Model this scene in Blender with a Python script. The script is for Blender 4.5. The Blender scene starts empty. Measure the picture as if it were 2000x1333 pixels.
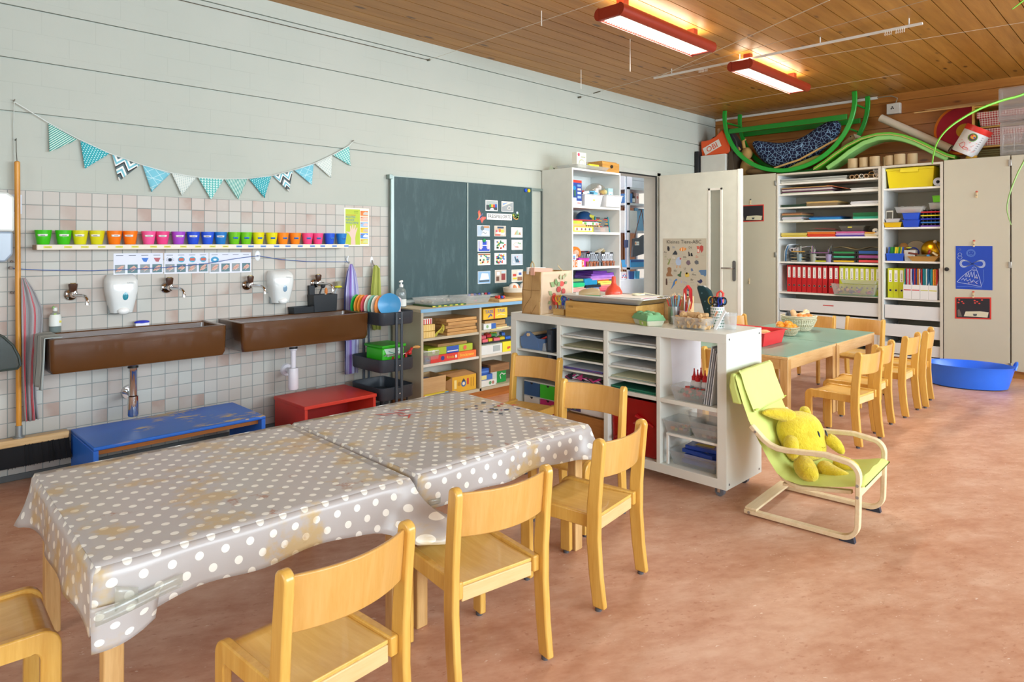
import bpy, math, random
from mathutils import Vector, Matrix, Euler
random.seed(11)
cos, sin, rad, U = math.cos, math.sin, math.radians, random.uniform
S = bpy.context.scene
COL = S.collection
PI = math.pi
def lin(c):
    return c/12.92 if c <= .04045 else ((c+.055)/1.055)**2.4
def C(h):
    h = h.lstrip('#'); return tuple(lin(int(h[i:i+2],16)/255) for i in (0,2,4))
# ---------------------------------------------------------------- camera, world, lights, exposure
F = 1303.0
YAW = math.atan2(1305, F)
cd = bpy.data.cameras.new('camera'); cam = bpy.data.objects.new('camera', cd); COL.objects.link(cam)
cam.location = (0,0,1.30); cam.rotation_euler = (PI/2,0, YAW-PI/2)
cd.sensor_width = 36; cd.sensor_fit = 'HORIZONTAL'; cd.lens = F/2000*36; cd.shift_y = -(666.5-475)/2000
cd.clip_start = .05; cd.clip_end = 60
S.camera = cam
w = bpy.data.worlds.new('sky'); S.world = w; w.use_nodes = True
w.node_tree.nodes['Background'].inputs[0].default_value = (.80,.90,1.0,1)
w.node_tree.nodes['Background'].inputs[1].default_value = 1.6
S.view_settings.view_transform = 'Standard'; S.view_settings.look = 'None'
S.view_settings.gamma = 1; S.view_settings.use_curve_mapping = False
S.view_settings.exposure = 0.2
def area(name, loc, rot, sx, sy, power, col):
    l = bpy.data.lights.new(name,'AREA'); l.shape = 'RECTANGLE'; l.size = sx; l.size_y = sy; l.energy = power; l.color = col
    o = bpy.data.objects.new(name, l); COL.objects.link(o); o.location = loc; o.rotation_euler = rot
    return o
DAY = (.80,.92,1.0)
for i, wx in enumerate((-1.0,1.6,4.2,6.8)):      # daylight through the four windows of the right wall
    area('window_and_fill_light',(wx,-3.32,1.85),(PI/2,0,0),2.2,1.8,(135,165,195,240)[i], DAY)
area('window_and_fill_light',(-2.72,1.0,1.75),(PI/2,0,-PI/2),3.0,1.7,45,(1,.96,.9))
area('window_and_fill_light',(7.2,7.3,1.9),(PI/2,0, PI),1.8,1.4,170, DAY)   # added fill light to brighten the storeroom, no window is modelled there
# ---------------------------------------------------------------- materials
MATS = {}
def newmat(name):
    m = bpy.data.materials.new(name); m.use_nodes = True
    t = m.node_tree; return m, t, t.nodes['Principled BSDF']
def nd(t, ty, props=None, **ins):
    n = t.nodes.new(ty)
    for k, v in (props or {}).items(): setattr(n, k, v)
    for k, v in ins.items():
        s = n.inputs[int(k[1:])] if k[0] == 'i' and k[1:].isdigit() else n.inputs[k.replace('_',' ')]
        if isinstance(v, bpy.types.NodeSocket): t.links.new(v, s)
        else: s.default_value = v
    return n
def mth(t, op, a, b=0.0, c=0.0, clamp=False):
    n = nd(t,'ShaderNodeMath', {'operation': op,'use_clamp': clamp}, i0=a, i1=b, i2=c); return n.outputs[0]
def mixc(t, f, a, b):
    n = t.nodes.new('ShaderNodeMix'); n.data_type = 'RGBA'
    for s, v in ((n.inputs[0], f),(n.inputs[6], a),(n.inputs[7], b)):
        if isinstance(v, bpy.types.NodeSocket): t.links.new(v, s)
        elif isinstance(v, tuple) and len(v) == 3: s.default_value = (*v,1)
        else: s.default_value = v
    return n.outputs[2]
def pos(t, obj=False):
    s = t.nodes.new('ShaderNodeTexCoord').outputs['Object'] if obj else t.nodes.new('ShaderNodeNewGeometry').outputs['Position']
    n = nd(t,'ShaderNodeSeparateXYZ', i0=s); return s, n.outputs[0], n.outputs[1], n.outputs[2]
def comb(t, x, y, z=0.0): return nd(t,'ShaderNodeCombineXYZ', i0=x, i1=y, i2=z).outputs[0]
def vmul(t, v, s): return nd(t,'ShaderNodeVectorMath', {'operation': 'MULTIPLY'}, i0=v, i1=s).outputs[0]
def noise(t, v, scale, detail=3, rough=.5): return nd(t,'ShaderNodeTexNoise', Vector=v, Scale=scale, Detail=detail, Roughness=rough).outputs[0]
def ramp(t, f, *st):
    n = t.nodes.new('ShaderNodeValToRGB'); e = n.color_ramp.elements
    while len(e) < len(st): e.new(.5)
    for q,(p, c) in zip(e, st): q.position = p; q.color = (*c,1)
    t.links.new(f, n.inputs[0]); return n.outputs[0]
def step(t, v, a, b): return nd(t,'ShaderNodeMapRange', {'interpolation_type': 'SMOOTHSTEP'}, Value=v, From_Min=a, From_Max=b).outputs[0]
def setc(t, b, c): t.links.new(c, b.inputs['Base Color'])
def bump(t, b, h, s, d=.002):
    n = nd(t,'ShaderNodeBump', Height=h, Strength=s, Distance=d); t.links.new(n.outputs[0], b.inputs['Normal'])
def M(h, rough=.5, metal=0.0, var=.06, spec=None, alpha=1.0, coat=0.0):
    """plain surface with a faint procedural mottle"""
    key = (h, rough, metal, var, spec, alpha, coat)
    if key in MATS: return MATS[key]
    m, t, b = newmat('mat_'+h)
    c = C(h); s, x, y, z = pos(t, True)
    f = noise(t, s,9.0,2)
    d = tuple(max(0, q*(1-var*1.5)) for q in c); l = tuple(min(1, q*(1+var)) for q in c)
    setc(t, b, mixc(t, f, d, l))
    b.inputs['Roughness'].default_value = rough; b.inputs['Metallic'].default_value = metal
    if spec is not None: b.inputs['Specular IOR Level'].default_value = spec
    b.inputs['Alpha'].default_value = alpha; b.inputs['Coat Weight'].default_value = coat
    MATS[key] = m; return m
def clear(h='E8F0F0', a=.35, rough=.25):
    if a > .75: return M(h, rough,0,.02,.6, a)
    key = ('clear', h, a, rough)
    if key in MATS: return MATS[key]
    m, t, bs = newmat('clear_'+h); o = t.nodes['Material Output']; c = (*C(h),1)
    tr = nd(t,'ShaderNodeBsdfTransparent'); di = nd(t,'ShaderNodeBsdfDiffuse', Color=c); tl = nd(t,'ShaderNodeBsdfTranslucent', Color=c)
    m1 = nd(t,'ShaderNodeMixShader', i0=.5, i1=di.outputs[0], i2=tl.outputs[0]); m2 = nd(t,'ShaderNodeMixShader', i0=min(.9, a*.78), i1=tr.outputs[0], i2=m1.outputs[0])
    gl = nd(t,'ShaderNodeBsdfGlossy', Roughness=rough); mx = nd(t,'ShaderNodeMixShader', i0=.07, i1=m2.outputs[0], i2=gl.outputs[0]); t.links.new(mx.outputs[0], o.inputs[0])
    MATS[key] = m; return m
def wood(name, c1, c2, axis='x', rough=.35, scale=1.0, coat=0.0, c3=None):
    if name in MATS: return MATS[name]
    m, t, b = newmat(name); s, x, y, z = pos(t, True)
    sc = {'x': (1.2,14,14),'y': (14,1.2,14),'z': (14,14,1.2)}[axis]
    v = vmul(t, s, tuple(q*scale for q in sc))
    f = noise(t, v,3.0,4,.6); g = noise(t, v,14.0,2)
    k = mth(t,'ADD', mth(t,'MULTIPLY', f,.75), mth(t,'MULTIPLY', g,.25))
    setc(t, b, ramp(t, k,(.3, C(c1)),(.7, C(c2))))
    b.inputs['Roughness'].default_value = rough; b.inputs['Coat Weight'].default_value = coat
    MATS[name] = m; return m
BEECH = wood('lacquered_beech','D29C42','E6BA60','z',.3,1,.25)
BEECHX = wood('lacquered_beech_seat','DCA94A','EFC670','y',.3,.8,.3)
BACKM = wood('lacquered_beech_backrest','CE9846','DDAC64','z',.3,.8,.3)
PALE = wood('pale_beech','D9B27A','EFD3A4','x',.45)
BIRCH = wood('birch','E2CBA0','F1DFBC','x',.4)
PLY = wood('plywood','C99A5C','E0B97E','y',.5)
PINEBOX = wood('pine_box','B98645','DAB06A','y',.5)
WHITE = M('ECEEE8',.35,0,.02); WHITE2 = M('E4E7E4',.4,0,.02)
BEIGE = M('C9C2B0',.5,0,.02); CHROME = M('D8DADC',.08,1,.02); ALU = M('B9BFBE',.35,.8,.02); BLACK = M('17191C',.5)
RED = M('C8281E',.4); PAPERW = M('F2F2EE',.7,0,.02)

def mat_floor():
    m, t, b = newmat('linoleum'); s, x, y, z = pos(t)
    rot = nd(t,'ShaderNodeVectorRotate', {'rotation_type': 'Z_AXIS'}, Vector=s, Angle=.5).outputs[0]
    v = vmul(t, rot,(1,1.9,1))
    base = ramp(t, mth(t,'ADD', mth(t,'MULTIPLY', noise(t, v,2.6,4,.6),.6), mth(t,'MULTIPLY', noise(t, v,12.0,4,.65),.4)),(.36, C('C08A6C')),(.5, C('CF9F83')),(.64, C('DDB69C')))
    f1 = step(t, noise(t, v,34.0,4,.62),.57,.66); f2 = step(t, noise(t, s,4.5,3,.6),.42,.6)
    base = mixc(t, mth(t,'MULTIPLY', mth(t,'MULTIPLY', f1, f2),.5), base, C('AE6E4E'))
    o2 = nd(t,'ShaderNodeVectorMath', {'operation': 'ADD'}, i0=v, i1=(13.7,4.9,0)).outputs[0]
    g1 = step(t, noise(t, o2,42.0,3,.6),.63,.70); g2 = step(t, noise(t, o2,5.5,3,.6),.48,.62)
    base = mixc(t, mth(t,'MULTIPLY', mth(t,'MULTIPLY', g1, g2),.7), base, C('F4E6D6'))
    setc(t, b, base); b.inputs['Roughness'].default_value = .42
    bump(t, b, f1,.04)
    return m
def mat_blocks():
    m, t, b = newmat('painted_blockwork'); s, x, y, z = pos(t)
    zz = mth(t,'FRACT', mth(t,'DIVIDE', mth(t,'SUBTRACT', z,2.0195-.289*6),.289))   # 0..1 inside a module
    zz = mth(t,'MULTIPLY', zz,.289)
    def line(v, at, wd): return mth(t,'LESS_THAN', mth(t,'ABSOLUTE', mth(t,'SUBTRACT', v, at)), wd)
    h = mth(t,'MAXIMUM', line(zz,.048,.0015), line(zz,.160,.0018))
    def vj(off):
        fx = mth(t,'FRACT', mth(t,'DIVIDE', mth(t,'SUBTRACT', x, off),.2635))
        return mth(t,'LESS_THAN', mth(t,'MINIMUM', fx, mth(t,'SUBTRACT',1.0, fx)),.007)
    up = mth(t,'MULTIPLY', vj(.776), mth(t,'GREATER_THAN', zz,.160))
    lo = mth(t,'MULTIPLY', vj(.644), mth(t,'MULTIPLY', mth(t,'LESS_THAN', zz,.160), mth(t,'GREATER_THAN', zz,.048)))
    j = mth(t,'MAXIMUM', h, mth(t,'MAXIMUM', up, lo))
    j = mth(t,'MULTIPLY', j, step(t, noise(t, s,5.0,3),.38,.6))
    c = mixc(t, noise(t, s,1.4,3), C('AEB6AC'), C('BEC2B8'))
    setc(t, b, mixc(t, mth(t,'MULTIPLY', j,.22), c, C('8E948C')))
    b.inputs['Roughness'].default_value = .7
    bump(t, b, mth(t,'SUBTRACT', mth(t,'MULTIPLY', noise(t, s,160.0,2),.5), j),.25,.0015)
    return m
def mat_tiles():
    m, t, b = newmat('glazed_tiles'); s, x, y, z = pos(t)
    u = mth(t,'DIVIDE', mth(t,'SUBTRACT', x,.7015-.07975*60),.07975); v = mth(t,'DIVIDE', z,.0796)
    fu = mth(t,'FRACT', u); fv = mth(t,'FRACT', v); iu = mth(t,'FLOOR', u); iv = mth(t,'FLOOR', v)
    e = mth(t,'MINIMUM', mth(t,'MINIMUM', fu, mth(t,'SUBTRACT',1.0, fu)), mth(t,'MINIMUM', fv, mth(t,'SUBTRACT',1.0, fv)))
    g = mth(t,'LESS_THAN', e,.026)
    wn = nd(t,'ShaderNodeTexWhiteNoise', {'noise_dimensions': '2D'}, Vector=comb(t, iu, iv))
    r = nd(t,'ShaderNodeSeparateXYZ', i0=wn.outputs[1]); r1, r2, r3 = r.outputs[0], r.outputs[1], r.outputs[2]
    base = mixc(t, r1, C('C0C0B8'), C('BAB3AA'))
    base = mixc(t, mth(t,'MULTIPLY', step(t, r2,.35,1.0),.4), base, C('BFA99F'))
    # burnt edge: towards one side of some tiles
    side = mth(t,'ADD', mth(t,'MULTIPLY', fu, mth(t,'SUBTRACT', mth(t,'MULTIPLY', r3,2.0),1.0)), mth(t,'MULTIPLY', fv, mth(t,'SUBTRACT', mth(t,'MULTIPLY', r1,1.6),.8)))
    nz = noise(t, s,22.0,2)
    burn = mth(t,'MULTIPLY', step(t, mth(t,'ADD', side, mth(t,'MULTIPLY', nz,.6)),.2,1.1), step(t, r2,.5,.85))
    base = mixc(t, mth(t,'MULTIPLY', burn,.6), base, C('A07E6C'))
    setc(t, b, mixc(t, g, base, C('8C928F')))
    t.links.new(mth(t,'ADD', mth(t,'MULTIPLY', g,.35),.42), b.inputs['Roughness']); b.inputs['Specular IOR Level'].default_value = .3
    bump(t, b, mth(t,'ADD', step(t, e,.02,.06), mth(t,'MULTIPLY', noise(t, s,30.0,1),.3)),.4,.0015)
    return m
def mat_pine(name, along, across, pitch, off, c1, c2, c3):
    m, t, b = newmat(name); s, x, y, z = pos(t); ax = {'x': x,'y': y,'z': z}
    a = ax[along]; c = mth(t,'SUBTRACT', ax[across], off)
    i = mth(t,'FLOOR', mth(t,'DIVIDE', c, pitch))
    rn = nd(t,'ShaderNodeTexWhiteNoise', {'noise_dimensions': '1D'}, W=i).outputs[0]
    aa = mth(t,'ADD', a, mth(t,'MULTIPLY', rn,37.0))
    v = comb(t, mth(t,'MULTIPLY', aa,1.0), mth(t,'MULTIPLY', c,11.0), mth(t,'MULTIPLY', rn,9.0))
    f = noise(t, v,1.6,4,.6); g = noise(t, vmul(t, v,(1,5,1)),6.0,2)
    k = mth(t,'ADD', mth(t,'MULTIPLY', f,.7), mth(t,'MULTIPLY', g,.3))
    base = ramp(t, k,(.3, C(c1)),(.7, C(c2)))
    base = mixc(t, mth(t,'MULTIPLY', rn,.35), base, C(c1))
    vo = nd(t,'ShaderNodeTexVoronoi', Vector=comb(t, mth(t,'MULTIPLY', aa,2.4), mth(t,'MULTIPLY', c,7.0), mth(t,'MULTIPLY', i,1.7)), Scale=1.0)
    kn = mth(t,'SUBTRACT',1.0, step(t, vo.outputs[0],.07,.16))
    base = mixc(t, mth(t,'MULTIPLY', kn,.8), base, C(c3))
    setc(t, b, base); b.inputs['Roughness'].default_value = .42
    return m
def mat_cloth():
    m, t, b = newmat('polka_dot_oilcloth')
    uv = nd(t,'ShaderNodeUVMap').outputs[0]; q = nd(t,'ShaderNodeSeparateXYZ', i0=uv); u, v = q.outputs[0], q.outputs[1]
    def dots(ou, ov):
        fu = mth(t,'SUBTRACT', mth(t,'FRACT', mth(t,'DIVIDE', mth(t,'ADD', u, ou),.0655)),.5)
        fv = mth(t,'SUBTRACT', mth(t,'FRACT', mth(t,'DIVIDE', mth(t,'ADD', v, ov),.079)),.5)
        dx = mth(t,'MULTIPLY', fu,.0655); dy = mth(t,'MULTIPLY', fv,.079)
        d = mth(t,'SQRT', mth(t,'ADD', mth(t,'MULTIPLY', dx, dx), mth(t,'MULTIPLY', dy, dy)))
        return mth(t,'LESS_THAN', d,.0108)
    dt = mth(t,'MAXIMUM', dots(0.0,0.0), dots(.03275,.0395))
    base = mixc(t, noise(t, uv,3.0,2), C('B9B5B3'), C('C3BFBD'))
    base = mixc(t, dt, base, C('FAFAF2'))
    n1 = noise(t, uv,4.2,5,.6); n2 = noise(t, vmul(t, uv,(1,1.2,1)),7.0,5,.65)
    o2 = nd(t,'ShaderNodeVectorMath', {'operation': 'ADD'}, i0=uv, i1=(3.7,1.9,0)).outputs[0]
    n3 = noise(t, o2,8.0,5,.7); n4 = noise(t, vmul(t, o2,(2,1,1)),3.0,3,.6)
    top = mth(t,'MULTIPLY', mth(t,'GREATER_THAN', v,0.02),1.0)
    yel = mth(t,'MULTIPLY', mth(t,'MULTIPLY', step(t, n1,.50,.60), step(t, n2,.42,.55)), top)
    base = mixc(t, mth(t,'MULTIPLY', yel,.6), base, C('CFAA48'))
    brn = mth(t,'MULTIPLY', mth(t,'MULTIPLY', step(t, n3,.58,.63), step(t, n4,.48,.58)), top)
    base = mixc(t, mth(t,'MULTIPLY', brn,.7), base, C('A4643C'))
    setc(t, b, base); b.inputs['Roughness'].default_value = .28
    bump(t, b, noise(t, uv,9.0,3),.25,.004)
    return m
def mat_stripes(name, base, cols, axis='x', pitch=.1, noise_amt=.0):
    """cols: [(from,to,hex)] fractions of pitch"""
    m, t, b = newmat(name)
    uv = nd(t,'ShaderNodeUVMap').outputs[0]; q = nd(t,'ShaderNodeSeparateXYZ', i0=uv)
    f = mth(t,'FRACT', mth(t,'DIVIDE', q.outputs[0 if axis == 'x' else 1], pitch))
    c = mixc(t, noise(t, uv,200.0,2), C(base), tuple(k*.8 for k in C(base)))
    for a, z, h in cols:
        k = mth(t,'MULTIPLY', mth(t,'GREATER_THAN', f, a), mth(t,'LESS_THAN', f, z)); c = mixc(t, k, c, C(h))
    setc(t, b, c); b.inputs['Roughness'].default_value = .9
    return m
def mat_check(name, a, bb, sc):
    m, t, b = newmat(name); s, x, y, z = pos(t, True)
    f1 = mth(t,'GREATER_THAN', mth(t,'FRACT', mth(t,'MULTIPLY', y, sc)),.5); f2 = mth(t,'GREATER_THAN', mth(t,'FRACT', mth(t,'MULTIPLY', z, sc)),.5)
    setc(t, b, mixc(t, mth(t,'MULTIPLY', mth(t,'ADD', f1, f2),.5), C(a), C(bb))); b.inputs['Roughness'].default_value = .9
    return m
def mat_scales():
    m, t, b = newmat('navy_scale_print'); s, x, y, z = pos(t, True)
    v = nd(t,'ShaderNodeTexVoronoi', {'feature': 'DISTANCE_TO_EDGE'}, Vector=s, Scale=24.0).outputs[0]
    setc(t, b, mixc(t, mth(t,'LESS_THAN', v,.035), C('0B1238'), C('8CB4D8'))); b.inputs['Roughness'].default_value = .9
    return m
def mat_worn(name, paint, under, thr, sc):
    m, t, b = newmat(name); s, x, y, z = pos(t, True)
    f = mth(t,'MULTIPLY', step(t, noise(t, vmul(t, s,(1,3,1)), sc,5,.7), thr, thr+.03), step(t, noise(t, s,2.6,2),.47,.55))
    f = mth(t,'MULTIPLY', f, mth(t,'GREATER_THAN', nd(t,'ShaderNodeSeparateXYZ', i0=t.nodes.new('ShaderNodeNewGeometry').outputs['Normal']).outputs[2],.5))
    setc(t, b, mixc(t, f, mixc(t, noise(t, s,5.0,2), C(paint), tuple(k*.85 for k in C(paint))), C(under))); b.inputs['Roughness'].default_value = .38
    return m
def mat_weave(name, a, bb, sc):
    m, t, b = newmat(name); s, x, y, z = pos(t, True)
    wv = nd(t,'ShaderNodeTexWave', {'bands_direction': 'Z'}, Vector=s, Scale=sc, Distortion=2.0, Detail=2.0).outputs[1]
    setc(t, b, mixc(t, wv, C(a), C(bb))); b.inputs['Roughness'].default_value = .85
    bump(t, b, wv,.6,.004); return m
def mat_board():
    m, t, b = newmat('chalkboard'); s, x, y, z = pos(t)
    v = vmul(t, s,(5,1,1.4)); f = noise(t, v,3.0,5,.65); g = noise(t, vmul(t, s,(14,1,1.5)),5.0,3)
    k = mth(t,'MULTIPLY', step(t, f,.45,.8),.16)
    c = mixc(t, k, C('2F4A4E'), C('7C98A0')); c = mixc(t, mth(t,'MULTIPLY', step(t, g,.62,.85),.12), c, C('9FB4B6'))
    setc(t, b, c); b.inputs['Roughness'].default_value = .55
    return m
FLOOR = mat_floor(); BLOCK = mat_blocks(); TILES = mat_tiles(); CLOTH = mat_cloth(); CHALK = mat_board()
CEIL = mat_pine('ceiling_boards','x','y',.1445,4.408-.1445*80,'96641C','C08C40','46220C')
BACKW = mat_pine('back_wall_boards','y','z',.1445,0.02,'9C5C1C','C08138','55290E')

# ---------------------------------------------------------------- mesh building
class MB:
    def __init__(s, mat=None): s.v = []; s.f = []; s.fm = []; s.mats = []; s.cur = 0; s.uv = {}; s.use(mat) if mat else None
    def use(s, m):
        if m not in s.mats: s.mats.append(m)
        s.cur = s.mats.index(m); return s
    def add(s, vs, fs, uvs=None):
        n = len(s.v); s.v += [tuple(p) for p in vs]
        if uvs:
            for i, q in enumerate(uvs): s.uv[n+i] = q
        for f in fs: s.f.append(tuple(n+i for i in f)); s.fm.append(s.cur)
        return s
    def box(s, x0, x1, y0, y1, z0, z1):
        if x0 > x1: x0, x1 = x1, x0
        if y0 > y1: y0, y1 = y1, y0
        if z0 > z1: z0, z1 = z1, z0
        return s.add([(x0, y0, z0),(x1, y0, z0),(x1, y1, z0),(x0, y1, z0),(x0, y0, z1),(x1, y0, z1),(x1, y1, z1),(x0, y1, z1)],
                     [(0,3,2,1),(4,5,6,7),(0,1,5,4),(1,2,6,5),(2,3,7,6),(3,0,4,7)])
    def obox(s, c, sz, rz=0, ry=0, rx=0):
        m = Matrix.Translation(c) @ Euler((rx, ry, rz)).to_matrix().to_4x4(); a, b, d = (q/2 for q in sz); k = len(s.v)
        s.box(-a, a,-b, b,-d, d); s.v[k:] = [tuple(m @ Vector(p)) for p in s.v[k:]]; return s
    def frustum(s, c, b, t_, h):      # tapered box; b,t_ = (sx,sy) bottom/top, c bottom centre
        x, y, z = c; V = []
        for (a, d), zz in ((b, z),(t_, z+h)): V += [(x-a/2, y-d/2, zz),(x+a/2, y-d/2, zz),(x+a/2, y+d/2, zz),(x-a/2, y+d/2, zz)]
        return s.add(V, [(0,3,2,1),(4,5,6,7),(0,1,5,4),(1,2,6,5),(2,3,7,6),(3,0,4,7)])
    def tray(s, c, b, t_, h, th=.003, lip=0.0):     # open tapered tray with thickness
        x, y, z = c; V = []
        L = [((b[0], b[1]), z),((t_[0], t_[1]), z+h),((t_[0]+lip, t_[1]+lip), z+h),((t_[0]+lip, t_[1]+lip), z+h-.006 if lip else z+h),
             ]
        rings = [((b[0], b[1]), z)]
        if lip: rings += [((t_[0], t_[1]), z+h-.006),((t_[0]+2*lip, t_[1]+2*lip), z+h-.006),((t_[0]+2*lip, t_[1]+2*lip), z+h)]
        else: rings += [((t_[0], t_[1]), z+h)]
        rings += [((t_[0]-2*th, t_[1]-2*th), z+h),((b[0]-2*th, b[1]-2*th), z+th)]
        for (a, d), zz in rings: V += [(x-a/2, y-d/2, zz),(x+a/2, y-d/2, zz),(x+a/2, y+d/2, zz),(x-a/2, y+d/2, zz)]
        fs = [(3,2,1,0)]
        for r in range(len(rings)-1):
            for i in range(4): fs.append((r*4+i, r*4+(i+1) % 4,(r+1)*4+(i+1) % 4,(r+1)*4+i))
        k = (len(rings)-1)*4; fs.append((k, k+1, k+2, k+3)); return s.add(V, fs)
    def prism(s, pts, ax, a, b):
        n = len(pts); f = {'x': lambda p, q: (q, p[0], p[1]),'y': lambda p, q: (p[0], q, p[1]),'z': lambda p, q: (p[0], p[1], q)}[ax]
        V = [f(p, a) for p in pts]+[f(p, b) for p in pts]
        return s.add(V, [tuple(range(n)), tuple(reversed(range(n,2*n)))]+[(i, n+i, n+(i+1) % n,(i+1) % n) for i in range(n)])
    def rings(s, R, closed=True, cap=True):
        n = len(R[0]); V = [p for r in R for p in r]; fs = []
        for k in range(len(R)-1):
            for i in range(n if closed else n-1): j = (i+1) % n; fs.append((k*n+i, k*n+j,(k+1)*n+j,(k+1)*n+i))
        if cap: fs += [tuple(reversed(range(n))), tuple(range((len(R)-1)*n, len(R)*n))]
        return s.add(V, fs)
    def tube(s, pts, r, n=8, cap=True):
        P = [Vector(p) for p in pts]; R = []; rr = r if isinstance(r,(list, tuple)) else [r]*len(P)
        t = (P[1]-P[0]).normalized(); u = t.orthogonal().normalized()
        for i, p in enumerate(P):
            d = (P[min(i+1, len(P)-1)]-P[max(i-1,0)]).normalized()
            u = (u-d*u.dot(d)); u = u.normalized() if u.length > 1e-6 else d.orthogonal().normalized(); q = d.cross(u)
            R.append([p+(u*cos(2*PI*k/n)+q*sin(2*PI*k/n))*rr[i] for k in range(n)])
        return s.rings(R, True, cap)
    def cyl(s, a, b, r, r2=None, n=20, cap=True): return s.tube([a, b], [r, r if r2 is None else r2], n, cap)
    def lathe(s, prof, c=(0,0,0), n=28, axis=None, cap=False, sx=1, sy=1):
        R = []
        for r, z in prof: R.append([(c[0]+r*sx*cos(2*PI*k/n), c[1]+r*sy*sin(2*PI*k/n), c[2]+z) for k in range(n)])
        k0 = len(s.v); s.rings(R, True, cap)
        if axis is not None:
            m = Matrix.Translation(c) @ axis.to_4x4() @ Matrix.Translation(-Vector(c)); s.v[k0:] = [tuple(m @ Vector(p)) for p in s.v[k0:]]
        return s
    def ball(s, c, r, n=16, m=10, rot=None):
        r = (r, r, r) if not isinstance(r,(tuple, list)) else r; k0 = len(s.v)
        R = []
        for i in range(m+1):
            a = -PI/2+PI*i/m; cr = max(cos(a),1e-3)
            R.append([(r[0]*cr*cos(2*PI*k/n), r[1]*cr*sin(2*PI*k/n), r[2]*sin(a)) for k in range(n)])
        s.rings(R, True, True); T = Matrix.Translation(c) @ (Euler(rot).to_matrix().to_4x4() if rot else Matrix())
        s.v[k0:] = [tuple(T @ Vector(p)) for p in s.v[k0:]]; return s
    def grid(s, fn, nu, nv, uvf=None):
        V = []; U = []
        for j in range(nv+1):
            for i in range(nu+1): V.append(fn(i/nu, j/nv)); U.append(uvf(i/nu, j/nv) if uvf else (i/nu, j/nv))
        return s.add(V, [(j*(nu+1)+i, j*(nu+1)+i+1,(j+1)*(nu+1)+i+1,(j+1)*(nu+1)+i) for j in range(nv) for i in range(nu)], U)
    def sweep(s, path, w, th, nrm=None):
        """rectangular strip along a path lying in a plane; w = vector across (full width), th = thickness in plane"""
        P = [Vector(p) for p in path]; W = Vector(w)/2; R = []
        for i, p in enumerate(P):
            d = (P[min(i+1, len(P)-1)]-P[max(i-1,0)]).normalized(); q = d.cross(W.normalized())*th/2
            R.append([p-W-q, p+W-q, p+W+q, p-W+q])
        return s.rings(R)
    def mark(s): return len(s.v)
    def xf(s, k, m): s.v[k:] = [tuple(m @ Vector(p)) for p in s.v[k:]]; return s

WM = {}
def wm(o):
    return WM.get(o.name, Matrix()) if o else Matrix()
def obj(name, mb, parent=None, smooth=True, bevel=0, seg=2, solid=0, sub=0, world=False, label=None, kind=None):
    me = bpy.data.meshes.new(name); vs = mb.v
    M0 = wm(parent)
    if world and parent is not None: inv = M0.inverted(); vs = [tuple(inv @ Vector(p)) for p in vs]
    me.from_pydata(vs, [], mb.f)
    for m in mb.mats: me.materials.append(m)
    me.polygons.foreach_set('material_index', mb.fm)
    if mb.uv:
        ul = me.uv_layers.new(name='UVMap')
        for lp in me.loops: ul.data[lp.index].uv = mb.uv.get(lp.vertex_index,(0,0))
    me.update()
    if smooth: me.shade_smooth(); me.set_sharp_from_angle(angle=.7)
    o = bpy.data.objects.new(name, me); COL.objects.link(o)
    if parent is not None: o.parent = parent; WM[o.name] = M0
    if bevel:
        b = o.modifiers.new('bevel','BEVEL'); b.width = bevel; b.segments = seg; b.limit_method = 'ANGLE'; b.angle_limit = .6; b.harden_normals = False
    if solid: q = o.modifiers.new('solid','SOLIDIFY'); q.thickness = solid; q.offset = 0
    if sub: q = o.modifiers.new('sub','SUBSURF'); q.levels = sub; q.render_levels = sub
    if label: o['label'] = label
    if kind: o['kind'] = kind
    return o
def ow(*a, **k): return obj(*a, world=True, **k)
def tag(o, label, cat, group=None, kind=None):
    o['label'] = label; o['category'] = cat
    if group: o['group'] = group
    if kind: o['kind'] = kind
    return o
def top(name, mb, label, cat, group=None, kind=None, **k):
    """single-mesh thing, built in world coordinates, origin moved to its base"""
    xs = [p[0] for p in mb.v]; ys = [p[1] for p in mb.v]; zs = [p[2] for p in mb.v]
    c = Vector(((min(xs)+max(xs))/2,(min(ys)+max(ys))/2, min(zs)))
    mb.v = [tuple(Vector(p)-c) for p in mb.v]
    o = obj(name, mb, **k); o.location = c; WM[o.name] = Matrix.Translation(c)
    return tag(o, label, cat, group, kind)
def thing(name, label, cat, loc=(0,0,0), rz=0, group=None, rot=None):
    o = bpy.data.objects.new(name, None); COL.objects.link(o); o.empty_display_size = .05
    o.location = loc; o.rotation_euler = rot or (0,0, rz)
    WM[o.name] = Matrix.Translation(loc) @ Euler(rot or (0,0, rz)).to_matrix().to_4x4()
    return tag(o, label, cat, group)
def struct(name, mb, **k): o = obj(name, mb, **k); o['kind'] = 'structure'; return o
def dup(root, loc, rz=None, label=None, group=None, recolor=None):
    r = root.copy(); COL.objects.link(r); r.location = loc
    if rz is not None: r.rotation_euler = (0,0, rz)
    if label: r['label'] = label
    if group: r['group'] = group
    WM[r.name] = Matrix.Translation(loc) @ r.rotation_euler.to_matrix().to_4x4()
    def rec(a, b):
        for ch in list(a.children):
            c = ch.copy(); COL.objects.link(c); c.parent = b; WM[c.name] = WM[r.name]
            if recolor and ch.name.split('.')[0] in recolor: c.data = c.data.copy(); c.data.materials[0] = recolor[ch.name.split('.')[0]]
            rec(ch, c)
    rec(root, r)
    if recolor and root.type == 'MESH' and root.name.split('.')[0] in recolor:
        r.data = r.data.copy(); r.data.materials[0] = recolor[root.name.split('.')[0]]
    return r
RA = Matrix.Rotation(PI/2,4,'X')                        # reads on a wall seen looking towards +y
RB = Matrix.Rotation(-PI/2,4,'Z') @ RA                  # reads on a face seen looking towards +x
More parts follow.
